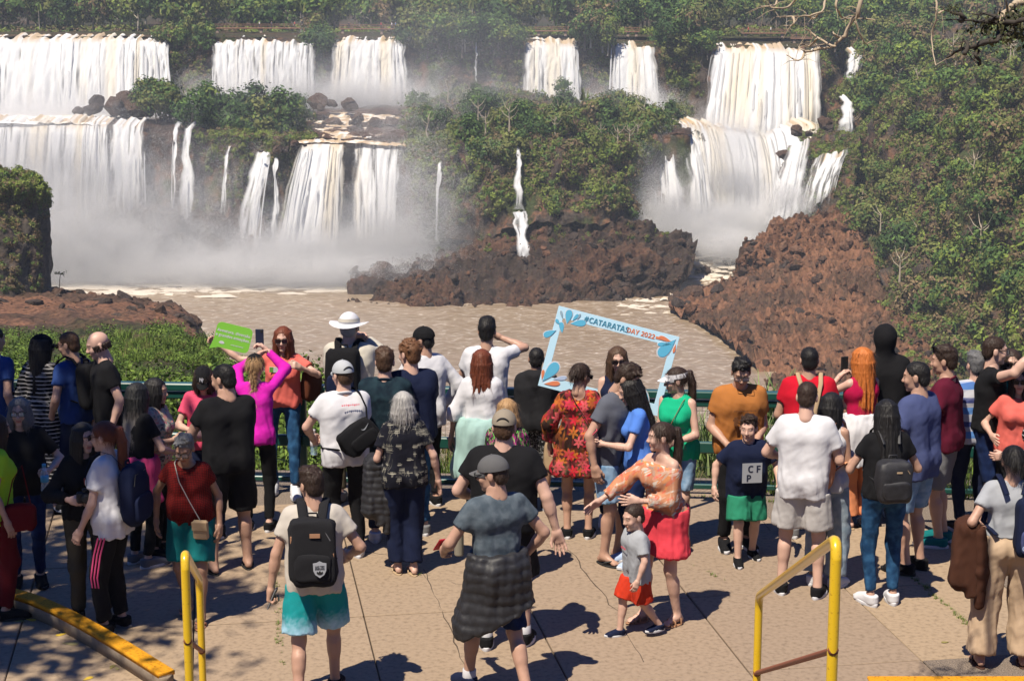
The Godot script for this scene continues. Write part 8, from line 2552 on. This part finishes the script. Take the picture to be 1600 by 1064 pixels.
	{"label": "red haired woman in a crimson sleeveless top and orange trousers", "at": Vector3(3.146, 0, -15.653), "yaw": -22, "h": 1.7, "sex": "f", "w": 1.02, "skin": S0, "hy": -20, "la": A.call(0.08, 1.36, -0.28, 1, -0.8, 0.2), "lh": "hold", "ra": "front", "top": {"t": "tank", "m": "crimson"}, "bot": {"t": "pants", "m": "orange", "wide": 0.04, "ease": 0.02}, "over": {"m": "white", "len": 0.62, "up": 0.13, "flare": 0.07, "name": "tied_shirt"}, "hair": ["long", "ginger"], "shoe": ["sandal", "sand", "cream"]},
	{"label": "person in a black sweatshirt with the hood up looking over the rail", "at": Vector3(3.394, 0, -15.948), "yaw": 4, "h": 1.84, "skin": S1, "la": "rail", "ra": "rail", "top": {"t": "shirt", "m": "black", "sl": 1.9, "ease": 0.034, "len": -0.12, "hood": true, "name": "sweatshirt"}, "bot": {"t": "pants", "m": "black"}, "shoe": ["sneaker", "black", "white"]},
	{"label": "woman in a black T-shirt and blue jeans with a black backpack", "at": Vector3(2.934, 0, -13.580), "yaw": -6, "h": 1.7, "sex": "f", "w": 1.06, "skin": S1, "hp": 10, "la": A.call(0.2, 1.08, -0.3, 0.55, -0.4, 0.8), "ra": A.call(0.2, 1.08, -0.28, 0.55, -0.4, 0.8), "top": {"t": "tee", "m": "black", "ease": 0.012, "len": -0.06, "sl": 0.5}, "bot": {"t": "jeans", "m": "denim", "name": "jeans"}, "hair": ["longer", "black"], "lf": [0.09, 0.02, 20, 0.0], "shoe": ["sneaker", "white", "white"]},
	{"label": "man in a slate blue T-shirt and light denim shorts facing the falls", "at": Vector3(3.366, 0, -14.379), "yaw": -46, "h": 1.84, "skin": S1, "w": 1.06, "hy": -20, "hp": 6, "la": A.call(0.22, 0.94, -0.2), "ra": A.call(0.2, 0.9, -0.2), "top": {"t": "tee", "m": "slate", "ease": 0.026, "len": -0.18, "sl": 0.66}, "bot": {"t": "shorts", "m": "lightdenim", "len": 0.46, "ease": 0.018, "name": "shorts"}, "hair": ["crop", "black"], "shoe": ["sneaker", "black", "dark"]},
	{"label": "man in a maroon polo shirt and grey shorts with sunglasses on his head", "at": Vector3(3.779, 0, -15.132), "yaw": -66, "h": 1.82, "skin": S1, "w": 1.08, "hp": 6, "la": A.call(0.16, 1.02, -0.26), "ra": "front", "top": {"t": "tee", "m": "maroon", "ease": 0.018, "len": -0.12, "sl": 0.6}, "collar": "maroon", "bot": {"t": "shorts", "m": "greydenim", "len": 0.46, "ease": 0.016, "wide": 0.01, "name": "shorts"}, "hair": ["short", "darkbrown"], "gl": "up", "shoe": ["sneaker", "teal", "white"]},
	{"label": "grey haired person in a blue striped shirt half hidden behind the man taking a selfie", "at": Vector3(4.127, 0, -15.521), "yaw": -10, "h": 1.68, "w": 1.1, "skin": S0, "la": "rail", "ra": "rail", "top": {"t": "tee", "m": "bluestripe", "ease": 0.02}, "bot": {"t": "pants", "m": "navy"}, "hair": ["short", "darkgrey"], "shoe": ["sneaker", "black", "white"]},
	{"label": "man in a black T-shirt and dark denim shorts raising his arm for a selfie", "at": Vector3(4.226, 0, -15.497), "yaw": 104, "h": 1.84, "skin": S0, "w": 1.2, "belly": 0.03, "hy": -12, "ra": A.call(0.36, 1.66, -0.34, 1, -0.7, 0.1), "rh": "hold", "la": "down", "top": {"t": "tee", "m": "black", "ease": 0.018, "len": -0.04, "sl": 0.4}, "bot": {"t": "shorts", "m": "darkdenim", "len": 0.5, "ease": 0.014, "name": "shorts"}, "hair": ["fade", "darkbrown"], "gl": "clear", "shoe": ["sneaker", "black", "white"]},
	{"label": "smiling woman in sunglasses and a teal top behind the selfie arm", "at": Vector3(4.477, 0, -15.724), "yaw": 186, "h": 1.68, "sex": "f", "skin": S0, "top": {"t": "tank", "m": "tealtop"}, "bot": {"t": "pants", "m": "black"}, "hair": ["mid", "darkbrown"], "gl": "sun", "shoe": ["sneaker", "white", "white"]},
	{"label": "smiling woman in sunglasses and a pink top at the right edge", "at": Vector3(4.422, 0, -15.228), "yaw": 190, "h": 1.62, "sex": "f", "skin": S0, "hy": 6, "ra": A.call(0.24, 1.06, -0.2, 0.55, -0.4, 0.8), "rh": "open", "top": {"t": "tee", "m": "coral", "ease": 0.02}, "bot": {"t": "pants", "m": "black"}, "hair": ["mid", "black"], "gl": "sun", "shoe": ["sneaker", "white", "white"]},
	{"label": "woman in a grey T-shirt and wide beige trousers with her black hair in a bun", "at": Vector3(3.542, 0, -12.214), "yaw": 6, "h": 1.68, "sex": "f", "w": 1.2, "skin": S1, "hp": 8, "la": A.call(0.22, 1.04, -0.12, 0.55, -0.4, 0.8), "ra": "front", "top": {"t": "tee", "m": "greytee", "ease": 0.014, "len": 0.06, "sl": 0.55}, "lf": [0.17, 0.0, 10, 0.0], "rf": [0.15, -0.04, 10, 0.0], "bot": {"t": "pants", "m": "khaki", "wide": 0.052, "ease": 0.02, "up": 0.12, "len": 0.96}, "hair": ["bun", "black"], "gl": "clear", "shoe": ["flip", "brown", "brown"]},
	{"label": "person in a black and white striped top cut off at the right edge", "at": Vector3(4.405, 0, -14.417), "yaw": -70, "h": 1.66, "sex": "f", "w": 1.15, "skin": S0, "la": A.call(0.3, 1.08, -0.28, 0.55, -0.4, 0.8), "top": {"t": "tee", "m": "stripe", "ease": 0.02}, "bot": {"t": "pants", "m": "black"}, "hair": ["mid", "brown"], "shoe": ["sneaker", "black", "white"]},
	]

# ---------------------------------------------------------------- what they carry
func make_belongings() -> void:
	var sans := SystemFont.new()
	sans.font_names = PackedStringArray(["Droid Sans"])
	sans.font_weight = 700
	backpack(2, "black backpack worn by the man in the blue T-shirt", {"size": Vector3(0.28, 0.42, 0.16), "m": "black", "zip": "grey"})
	# drawstring bag on the white T-shirt
	var b := backpack(7, "navy drawstring backpack on the woman in the white T-shirt", {"size": Vector3(0.36, 0.48, 0.15), "m": "navy", "n": 0.62, "y": 0.16, "sw": 0.006})
	# leather bag on the arm of the woman with the sign
	var lb := thing("backpack", "brown leather backpack hanging from the arm of the woman with the sign", "backpack")
	lb.transform = on_torso(13) * Transform3D(Basis(Vector3.UP, 0.9), Vector3(-0.27, 0.14, 0.06))
	part("bag", soft_box(Vector3(0.22, 0.3, 0.13), 0.5, 0.02, 3), cloth("leather"), lb)
	var lp := part("pocket", soft_box(Vector3(0.16, 0.14, 0.06), 0.45, 0.01, 4), cloth("leather"), lb)
	lp.position = Vector3(0, -0.05, 0.07)
	part("handle", ribbon([Vector3(-0.03, 0.14, 0), Vector3(-0.03, 0.2, 0), Vector3(0.03, 0.2, 0), Vector3(0.03, 0.14, 0)], 0.008, 1.0), cloth("brown"), lb)
	part("strap", ribbon([Vector3(0.05, 0.14, 0), Vector3(0.08, 0.26, -0.02), Vector3(0.1, 0.32, -0.05)], 0.012, 0.4), cloth("brown"), lb)
	# the young man's pack with its shield
	var bp := backpack(15, "black backpack with a grey shield emblem on the young man walking away", {"size": Vector3(0.32, 0.46, 0.17), "m": "softblack", "n": 0.32, "y": 0.2, "zip": "grey", "sw": 0.034})
	var lab := part("label_patch", box_mesh(Vector3(0.07, 0.03, 0.004), 0.001), plain("tan"), bp)
	lab.position = Vector3(0.02, 0.13, 0.088)
	var shield := PackedVector2Array([Vector2(-0.045, 0.04), Vector2(-0.02, 0.044), Vector2(0, 0.055), Vector2(0.02, 0.044), Vector2(0.045, 0.04), Vector2(0.043, -0.01), Vector2(0.03, -0.038), Vector2(0, -0.06), Vector2(-0.03, -0.038), Vector2(-0.043, -0.01)])
	var shp := part("emblem", plate(shield, 0.004), plain("greytee"), bp)
	shp.position = Vector3(0.05, -0.09, 0.118)
	letters("LAC TEC", 0.0165, 0.003, shp, Transform3D(Basis(), Vector3(0, 0.018, 0.003)), plain("dark"), sans)
	letters("SEGURO", 0.0165, 0.003, shp, Transform3D(Basis(), Vector3(0, 0.002, 0.003)), plain("dark"), sans)
	var cres := PackedVector2Array()
	for k in 9: cres.append(Vector2(sin(lerpf(-1.0, 1.0, k / 8.0)) * 0.026, -0.02 - cos(lerpf(-1.0, 1.0, k / 8.0)) * 0.026 + 0.008))
	for k in 9: cres.append(Vector2(sin(lerpf(1.0, -1.0, k / 8.0)) * 0.022, -0.012 - cos(lerpf(1.0, -1.0, k / 8.0)) * 0.018 + 0.008))
	var crest := part("crest", plate(cres, 0.003), plain("dark"), shp)
	crest.position = Vector3(0, 0, 0.003)
	var dot := part("crest_dot", plate(round_rect(0.012, 0.012, 0.0055), 0.003), plain("dark"), shp)
	dot.position = Vector3(0, -0.018, 0.003)
	for s in [-1.0, 1.0]:
		var tabz := part("zip_pull", box_mesh(Vector3(0.012, 0.05, 0.006), 0.002), plain("tan"), bp)
		tabz.position = Vector3(s * 0.14, 0.1 if s < 0 else -0.02, 0.07)
	backpack(16, "black and blue hiking backpack on the man in the sun hat", {"size": Vector3(0.3, 0.44, 0.18), "m": "black", "pm": "navy", "zip": "lightblue", "sw": 0.028})
	# shoulder bag across the white polo
	var sb := thing("shoulder_bag", "black sling bag across the back of the man in the white polo", "bag")
	sb.transform = on_torso(17) * Transform3D(Basis(Vector3.BACK, 0.55) * Basis(Vector3.UP, 0.15), Vector3(0.08, 0.12, 0.19))
	part("bag", soft_box(Vector3(0.34, 0.24, 0.11), 0.45, 0.02, 8), cloth("black"), sb)
	var spk := part("pocket", soft_box(Vector3(0.24, 0.12, 0.05), 0.45, 0.01, 9), cloth("black"), sb)
	spk.position = Vector3(0.02, -0.04, 0.055)
	var sem := part("emblem", swoosh_mesh, plain("greytee"), sb)
	sem.position = Vector3(0.08, 0.05, 0.062)
	strap_over(sb, 17, [Vector3(0.17, 0.16, 0.14), Vector3(0.16, 0.36, 0.14), Vector3(0.12, 0.47, 0.09), Vector3(0.09, 0.5, 0.0), Vector3(0.02, 0.38, -0.15), Vector3(-0.16, 0.14, -0.13), Vector3(-0.2, 0.02, 0.05), Vector3(-0.08, 0.02, 0.17)], 0.02, cloth("black"))
	strokes(sb, sb.transform.affine_inverse() * (on_torso(17) * Transform3D(Basis(Vector3.RIGHT, -0.25), Vector3(0.03, 0.385, 0.15))), 9, 0.017, 0.016, "pinkred")
	# straps on the red T-shirt belong to a bag worn in front
	var fb := thing("front_bag", "tan strapped bag worn in front by the man in the red T-shirt", "bag")
	fb.transform = on_torso(37) * Transform3D(Basis(), Vector3(0, 0.2, -0.2))
	part("bag", soft_box(Vector3(0.26, 0.32, 0.13), 0.5, 0.02, 11), cloth("tan"), fb)
	for s in [-1.0, 1.0]:
		strap_over(fb, 37, [Vector3(s * 0.1, 0.34, -0.16), Vector3(s * 0.105, 0.49, -0.05), Vector3(s * 0.1, 0.505, 0.02), Vector3(s * 0.085, 0.42, 0.13), Vector3(s * 0.05, 0.25, 0.155), Vector3(s * 0.02, 0.1, 0.16)], 0.02, cloth("sand"))
	var pb := backpack(39, "peach leather backpack on the long haired woman in pale jeans", {"size": Vector3(0.3, 0.34, 0.15), "m": "peach", "n": 0.5, "y": 0.12, "zip": "tan", "sw": 0.014, "z": 0.15})
	var plate2 := part("name_plate", box_mesh(Vector3(0.05, 0.018, 0.004), 0.001), plain("dark"), pb)
	plate2.position = Vector3(0.03, 0.1, 0.078)
	var kb := backpack(42, "black leather backpack on the woman in blue jeans", {"size": Vector3(0.28, 0.34, 0.15), "m": "puffer", "n": 0.42, "y": 0.12, "zip": "sand", "sw": 0.013, "z": 0.14})
	var kpl := part("name_plate", box_mesh(Vector3(0.045, 0.014, 0.004), 0.001), plain("sand"), kb)
	kpl.position = Vector3(0.02, 0.08, 0.078)
	var nb := backpack(49, "navy backpack at the right edge on the woman in beige trousers", {"size": Vector3(0.3, 0.44, 0.2), "m": "navy", "pm": "slate", "n": 0.4, "y": 0.18, "x": 0.14, "zip": "grey"})
	letters("Quechua", 0.045, 0.002, nb, Transform3D(Basis(), Vector3(-0.02, -0.12, 0.135)), plain("lightblue"), sans)
	# small bags
	var cb := thing("crossbody_bag", "small beige crossbody purse of the elderly woman", "bag")
	cb.transform = on_torso(14) * Transform3D(Basis(), Vector3(-0.13, -0.06, -0.19))
	part("bag", box_mesh(Vector3(0.13, 0.17, 0.05), 0.014), cloth("sand"), cb)
	var flp := part("flap", box_mesh(Vector3(0.132, 0.08, 0.012), 0.004), cloth("sand"), cb)
	flp.position = Vector3(0, 0.045, -0.03)
	strap_over(cb, 14, [Vector3(-0.13, 0.03, -0.19), Vector3(-0.06, 0.2, -0.205), Vector3(0.03, 0.36, -0.16), Vector3(0.09, 0.48, -0.05), Vector3(0.1, 0.47, 0.05), Vector3(0.03, 0.3, 0.16), Vector3(-0.12, 0.05, 0.14)], 0.007, plain("cream"))
	var rb := thing("shoulder_bag", "dark red bag hanging beside the neon T-shirt", "bag")
	rb.transform = on_torso(5) * Transform3D(Basis(Vector3.UP, 1.2), Vector3(0.24, -0.06, -0.12))
	part("bag", soft_box(Vector3(0.26, 0.22, 0.1), 0.5, 0.02, 14), cloth("darkred"), rb)
	part("strap", ribbon([Vector3(-0.09, 0.1, 0), Vector3(-0.05, 0.3, 0), Vector3(0.02, 0.42, 0), Vector3(0.09, 0.1, 0)], 0.01, 0.5), cloth("darkred"), rb)
	var bb := thing("crossbody_bag", "small black crossbody bag of the woman in the red dress", "bag")
	bb.transform = on_torso(28) * Transform3D(Basis(Vector3.UP, 0.5), Vector3(0.2, -0.14, 0.1))
	part("bag", soft_box(Vector3(0.18, 0.15, 0.07), 0.5, 0.01, 15), cloth("black"), bb)
	strap_over(bb, 28, [Vector3(0.19, -0.07, 0.12), Vector3(0.1, 0.18, 0.135), Vector3(-0.03, 0.38, 0.12), Vector3(-0.08, 0.47, 0.04), Vector3(-0.06, 0.4, -0.1), Vector3(0.06, 0.15, -0.15)], 0.008, plain("dark"))
	var gb := thing("crossbody_bag", "small dark green bag of the woman in the green top", "bag")
	gb.transform = on_torso(32) * Transform3D(Basis(), Vector3(0.08, 0.02, -0.2))
	part("bag", soft_box(Vector3(0.22, 0.15, 0.07), 0.5, 0.01, 25), cloth("darkgreenblue"), gb)
	strap_over(gb, 32, [Vector3(0.05, 0.08, -0.2), Vector3(-0.04, 0.25, -0.2), Vector3(-0.1, 0.44, -0.08), Vector3(-0.1, 0.47, 0.03), Vector3(-0.02, 0.3, 0.13)], 0.008, plain("tan"))
	var tb := thing("tote_bag", "beige cloth tote held beside the boy in patterned shorts", "bag")
	tb.transform = Transform3D(people[24].basis.orthonormalized(), people[24].position + Vector3(0.2, 0.58, 0.22))
	part("bag", soft_box(Vector3(0.26, 0.3, 0.1), 0.4, 0.02, 16), cloth("sand"), tb)
	part("handle", ribbon([Vector3(-0.08, 0.14, 0), Vector3(-0.05, 0.3, -0.03), Vector3(0.05, 0.3, -0.03), Vector3(0.08, 0.14, 0)], 0.009, 0.5), cloth("sand"), tb)
	# a hanging bottle in a pouch at the heavy man's side
	var fl := thing("flask", "steel flask hanging at the heavy man's left side", "flask")
	fl.position = on_torso(26) * Vector3(-0.31, -0.2, 0.0)
	part("bottle", tube([Vector3(0, -0.1, 0), Vector3(0, -0.09, 0), Vector3(0, 0.06, 0), Vector3(0, 0.085, 0), Vector3(0, 0.09, 0)], [0.03, 0.036, 0.036, 0.02, 0.02], 14), mat(lin(0.2, 0.18, 0.14), 0.3), fl)
	part("lid", tube([Vector3(0, 0.09, 0), Vector3(0, 0.125, 0)], [0.022, 0.022], 12), plain("dark"), fl)
	# jackets over the arm
	held_jacket("black puffer jacket hanging over the arm of the woman in the barred blouse", 21, 0, "puffer", true, 0.78)
	held_jacket("brown jacket hanging over the arm of the woman in beige trousers", 49, 0, "brown", false, 0.72)
	# phones, cameras, bottles
	phone("black phone held up by the woman in the striped dress", 1, 1, Vector3(0, 0.05, 0), Basis())
	phone("black phone in the hands of the woman in pink", 10, 0, Vector3(0, 0.04, -0.02), Basis(Vector3.RIGHT, 0.9) * Basis(Vector3.UP, 0.4))
	phone("red phone case in the hand of the woman in pink", 10, 1, Vector3(-0.02, 0.04, -0.02), Basis(Vector3.RIGHT, 0.9), "rosered")
	phone("dark blue phone raised by the woman in magenta", 12, 1, Vector3(-0.02, 0.07, -0.02), Basis(), "navy")
	phone("silver phone in the left hand of the young man walking away", 15, 0, Vector3(0.02, 0, 0), Basis(Vector3.UP, 1.4) * Basis(Vector3.RIGHT, 0.4), "grey")
	phone("red phone in the hand of the man with the tied jacket", 27, 0, Vector3(0, 0.05, -0.02), Basis(Vector3.RIGHT, 0.8), "rosered")
	phone("pink phone held by the woman in the blue T-shirt", 31, 1, Vector3(-0.03, 0.05, -0.03), Basis(Vector3.RIGHT, 0.7) * Basis(Vector3.BACK, 0.3), "pinkred")
	phone("phone held up by the man with tall hair", 22, 1, Vector3(-0.02, 0.06, -0.02), Basis())
	phone("phone held by the red haired woman", 40, 0, Vector3(0.02, 0.06, -0.02), Basis())
	for e in [[6, 1, "small black camera in the hands of the young woman in khaki trousers"], [16, 1, "black camera raised by the man in the sun hat"]]:
		var c := hand_thing("camera", e[2], "camera", e[0], e[1], Vector3(-0.06, 0.04, -0.03), Basis())
		part("body", box_mesh(Vector3(0.13, 0.085, 0.05), 0.01), plain("dark"), c)
		var ln := part("lens", tube([Vector3(0, 0, -0.02), Vector3(0, 0, -0.08), Vector3(0, 0, -0.085)], [0.035, 0.033, 0.028], 16), plain("dark"), c)
		var fh := part("viewfinder", box_mesh(Vector3(0.045, 0.03, 0.045), 0.008), plain("dark"), c)
		fh.position = Vector3(0, 0.052, 0)
	var glass := mat(Color(0.75, 0.88, 0.98, 0.25), 0.05, 0.5)
	glass.transparency = BaseMaterial3D.TRANSPARENCY_ALPHA
	for e in [[4, 0, "clear water bottle with a blue cap in the grey haired woman's hand", "signblue"], [17, 0, "clear water bottle in the hand of the man in the white polo", "white"]]:
		var c := hand_thing("water_bottle", e[2], "bottle", e[0], e[1], Vector3(0, 0.0, -0.02), Basis())
		part("bottle", tube([Vector3(0, -0.13, 0), Vector3(0, -0.12, 0), Vector3(0, -0.04, 0), Vector3(0, 0.02, 0), Vector3(0, 0.06, 0), Vector3(0, 0.075, 0)], [0.028, 0.032, 0.029, 0.032, 0.014, 0.013], 16), glass, c)
		part("cap", tube([Vector3(0, 0.073, 0), Vector3(0, 0.095, 0)], [0.016, 0.016], 12), plain(e[3]), c)
		part("label", tube([Vector3(0, -0.05, 0), Vector3(0, 0.0, 0)], [0.0325, 0.0325], 16), plain(e[3]), c)
	# marks on clothes
	var T := on_torso(35 + 1)
	var tp := part("shirt_print", box_mesh(Vector3(0.23, 0.23, 0.003)), plain("greytee"), people[36])
	tp.transform = (built[36].rig.T as Transform3D) * Transform3D(Basis(Vector3.RIGHT, 0.05), Vector3(0.0, 0.17, -0.212))
	for e in [["C", -0.02, 0.045], ["F", 0.07, 0.045], ["P", -0.04, -0.06]]:
		letters(e[0], 0.11, 0.003, tp, Transform3D(Basis(Vector3.UP, PI), Vector3(-e[1], e[2], -0.003)), plain("navy"), sans)
	var hp: Transform3D = built[10].rig.head
	letters("N", 0.05, 0.004, people[10], hp * Transform3D(Basis(Vector3.UP, PI) * Basis(Vector3.RIGHT, -0.35), Vector3(0.006, 0.085, -0.098)), plain("white"), sans)
	letters("Y", 0.05, 0.004, people[10], hp * Transform3D(Basis(Vector3.UP, PI) * Basis(Vector3.RIGHT, -0.35), Vector3(-0.006, 0.075, -0.101)), plain("white"), sans)
	var rt: Transform3D = built[35].rig.T
	strokes(people[35], rt * Transform3D(Basis(Vector3.UP, PI), Vector3(-0.01, 0.3, -0.158)), 16, 0.012, 0.014, "fadedrust")
	strokes(people[35], rt * Transform3D(Basis(Vector3.UP, PI), Vector3(-0.01, 0.22, -0.152)), 4, 0.05, 0.1, "fadedrust")
	var tt: Transform3D = built[34].rig.T
	strokes(people[34], tt * Transform3D(Basis(Vector3.UP, PI), Vector3(0, 0.27, -0.172)), 5, 0.028, 0.035, "pinkred")
	var tw: Transform3D = built[7].rig.T
	for k in 3:
		var o := part("print", box_mesh(Vector3(0.12, 0.05, 0.003)), plain(["coral", "deepblue", "coral"][k]), people[7])
		o.transform = tw * Transform3D(Basis(Vector3.UP, 0.1), Vector3(0.0, 0.27 - k * 0.09, -0.185 + k * 0.012))
	# pink side stripes on the track trousers
	var rg: Dictionary = built[7].rig
	for k in 3:
		var H: Vector3 = rg.H0
		var K: Vector3 = rg.K0
		var A: Vector3 = rg.A0
		var off := Vector3(-1, 0, 0)
		var dz := Vector3(0, 0, (k - 1) * 0.026)
		part("side_stripe", ribbon([H + off * 0.118 + dz + Vector3(0, -0.08, 0), H.lerp(K, 0.55) + off * 0.1 + dz, K + off * 0.084 + dz, K.lerp(A, 0.2) + off * 0.08 + dz], 0.007, 0.6), plain("pinkwrap"), people[7])
	make_sign(sans)
	make_frame(sans)

# a line of printing too small to read: one small upright stroke for each letter
func strokes(parent: Node3D, xf: Transform3D, n: int, pitch: float, hgt: float, colour: String) -> void:
	var root := part("print", box_mesh(Vector3(pitch * n, hgt * 0.18, 0.002)), plain(colour), parent)
	root.transform = xf
	for k in n:
		var o := part("stroke", box_mesh(Vector3(pitch * (0.35 if k % 3 else 0.6), hgt * (1.0 if k % 4 else 0.75), 0.0024)), plain(colour), root)
		o.position = Vector3((k - (n - 1) * 0.5) * pitch, hgt * 0.1 * (k % 3 - 1), 0)

func held_jacket(label: String, i: int, side: int, m: String, quilted: bool, drop: float) -> void:
	var o := thing("jacket", label, "jacket")
	var T := people[i].transform as Transform3D
	var E: Vector3 = (built[i].rig["E%d" % side] as Vector3).lerp(built[i].rig["W%d" % side], 0.55)
	o.transform = T * Transform3D(Basis(), E)
	var s := -1.0 if side == 0 else 1.0
	var a: Array = [
		cap(Vector3(s * 0.03, 0.0, 0.07), Vector3(s * 0.03, 0.0, -0.08), 0.06, 0.055, 0.04),
		cap(Vector3(s * 0.09, -0.03, 0.04), Vector3(s * 0.1, -drop * 0.55, 0.06), 0.06, 0.085, 0.06),
		cap(Vector3(s * 0.08, -0.03, -0.04), Vector3(s * 0.08, -drop * 0.6, -0.05), 0.06, 0.08, 0.06),
		cap(Vector3(s * 0.02, -0.04, 0.08), Vector3(s * 0.0, -drop * 0.78, 0.09), 0.05, 0.06, 0.05)]
	var d := net(a, 0.013, [Plane(Vector3(-0.2 * s, -1, 0.2).normalized(), drop * 0.72)])
	ruffle(d, fold_noise, 0.014, Vector3(1.3, 0.5, 1.3), Vector3(i, 0, 0))
	if quilted: quilt(d, 0.06, 0.009)
	part("body_panel", net_mesh(d), cloth(m), o)
	var sl := net([cap(Vector3(-s * 0.02, -0.03, 0.1), Vector3(-s * 0.05, -drop * 0.45, 0.12), 0.05, 0.048, 0.03), cap(Vector3(-s * 0.05, -drop * 0.45, 0.12), Vector3(-s * 0.04, -drop * 0.8, 0.1), 0.048, 0.04, 0.03)], 0.012)
	ruffle(sl, fold_noise, 0.008, Vector3(1, 1, 1))
	if quilted: quilt(sl, 0.06, 0.007)
	part("sleeve", net_mesh(sl), cloth(m), o)

func round_rect(w: float, h: float, r: float) -> PackedVector2Array:
	var o := PackedVector2Array()
	for c in [[1, 1, 0.0], [-1, 1, PI / 2], [-1, -1, PI], [1, -1, PI * 1.5]]:
		for k in 6:
			var a: float = c[2] + PI / 2 * k / 5.0
			o.append(Vector2(c[0] * (w / 2 - r), c[1] * (h / 2 - r)) + Vector2(cos(a), sin(a)) * r)
	return o

func make_sign(sans: Font) -> void:
	var o := thing("speech_bubble_sign", "green speech bubble sign with white lettering held up at the rail", "sign", Vector3(-2.59, 1.63, -16.30))
	o.rotation = Vector3(-0.1, 0.1, deg_to_rad(-15))
	var outline := round_rect(0.335, 0.235, 0.045)
	var tail := PackedVector2Array([Vector2(-0.165, -0.03), Vector2(-0.19, -0.15), Vector2(-0.1, -0.112)])
	var both := Geometry2D.merge_polygons(outline, tail)
	part("board", plate(both[0], 0.012), mat(lin(0.16, 0.42, 0.035), 0.5), o)
	var white := plain("white")
	letters("Aventura, diversão", 0.034, 0.002, o, Transform3D(Basis(), Vector3(0, 0.042, 0.007)), white, sans)
	letters("e grandes emoções.", 0.034, 0.002, o, Transform3D(Basis(), Vector3(0, -0.002, 0.007)), white, sans)
	strokes(o, Transform3D(Basis(Vector3.UP, 0.0), Vector3(0.055, -0.07, 0.007)), 14, 0.0085, 0.009, "white")
	for k in 5:
		var d := part("emblem", plate(teardrop(0.016, 0.03, k * 0.5 - 1.0, Vector2.ZERO), 0.002), white, o)
		d.position = Vector3(-0.09, -0.082, 0.007)

func make_frame(sans: Font) -> void:
	var o := thing("photo_frame", "large pale blue cut-out photo frame with water drops held at the rail", "frame", Vector3(0.87, 1.52, -15.75))
	o.rotation = Vector3(-0.12, 0.05, deg_to_rad(-15))
	var W := 1.125
	var H := 0.74
	var t := 0.1
	var m := mat(lin(0.4, 0.6, 0.72), 0.6)
	for e in [[0.0, H / 2 - t / 2, W, t], [0.0, -H / 2 + t / 2, W, t], [-W / 2 + t * 0.32, 0.0, t * 0.64, H - 2 * t], [W / 2 - t * 0.32, 0.0, t * 0.64, H - 2 * t]]:
		var b := part("border", box_mesh(Vector3(e[2], e[3], 0.012), 0.001), m, o)
		b.position = Vector3(e[0], e[1], 0)
	letters("#CATARATAS", 0.068, 0.003, o, Transform3D(Basis(), Vector3(-0.105, H / 2 - t / 2 - 0.005, 0.008)), plain("signtext"), sans)
	letters("DAY 2022", 0.06, 0.003, o, Transform3D(Basis(), Vector3(0.215, H / 2 - t / 2 - 0.005, 0.008)), plain("signorange"), sans)
	var sm := part("small_print", box_mesh(Vector3(0.06, 0.022, 0.003)), plain("signorange"), o)
	sm.position = Vector3(0.385, H / 2 - t / 2 - 0.006, 0.008)
	var L := -W / 2
	var R := W / 2
	var U := H / 2
	for e in [[L + 0.11, U - 0.14, 0.085, 0.13, 0.05, "signblue"], [L + 0.14, U - 0.13, 0.08, 0.14, -1.25, "signblue"], [L + 0.03, U - 0.22, 0.075, 0.12, -0.9 + PI, "signblue"], [L + 0.09, U - 0.23, 0.06, 0.1, 0.35, "signblue"], [L + 0.06, U - 0.1, 0.03, 0.07, 0.5, "signgrey"], [L + 0.15, U - 0.1, 0.04, 0.08, -0.5, "signblue"], [L + 0.19, U - 0.08, 0.025, 0.06, -0.25, "signgrey"], [L + 0.05, U - 0.16, 0.04, 0.06, 0.9, "signblue"],
		[R - 0.03, U - 0.03, 0.13, 0.21, PI - 0.55, "signblue"], [R - 0.05, U - 0.08, 0.05, 0.13, PI / 2 + 0.25, "signblue"], [R - 0.06, U - 0.06, 0.05, 0.12, PI / 2 - 0.15, "signorange"], [R - 0.018, U - 0.07, 0.03, 0.08, PI, "signorange"],
		[L + 0.03, -U + 0.05, 0.13, 0.21, -0.45, "signblue"], [L + 0.05, -U + 0.03, 0.06, 0.14, -1.3, "signorange"], [L + 0.02, -U + 0.06, 0.035, 0.09, 0.1, "signorange"], [L + 0.12, -U + 0.09, 0.05, 0.12, -1.2, "lightblue"], [R - 0.1, -U + 0.04, 0.13, 0.2, 0.7, "signblue"]]:
		var back := part("drop_edge", plate(teardrop(e[2] * 1.2, e[3] * 1.1, e[4], Vector2(e[0], e[1]) - Vector2(0, e[3] * 0.05).rotated(e[4])), 0.006), plain("white"), o)
		back.position.z = 0.005
		var d := part("drop", plate(teardrop(e[2], e[3], e[4], Vector2(e[0], e[1])), 0.006), plain(e[5]), o)
		d.position.z = 0.0085
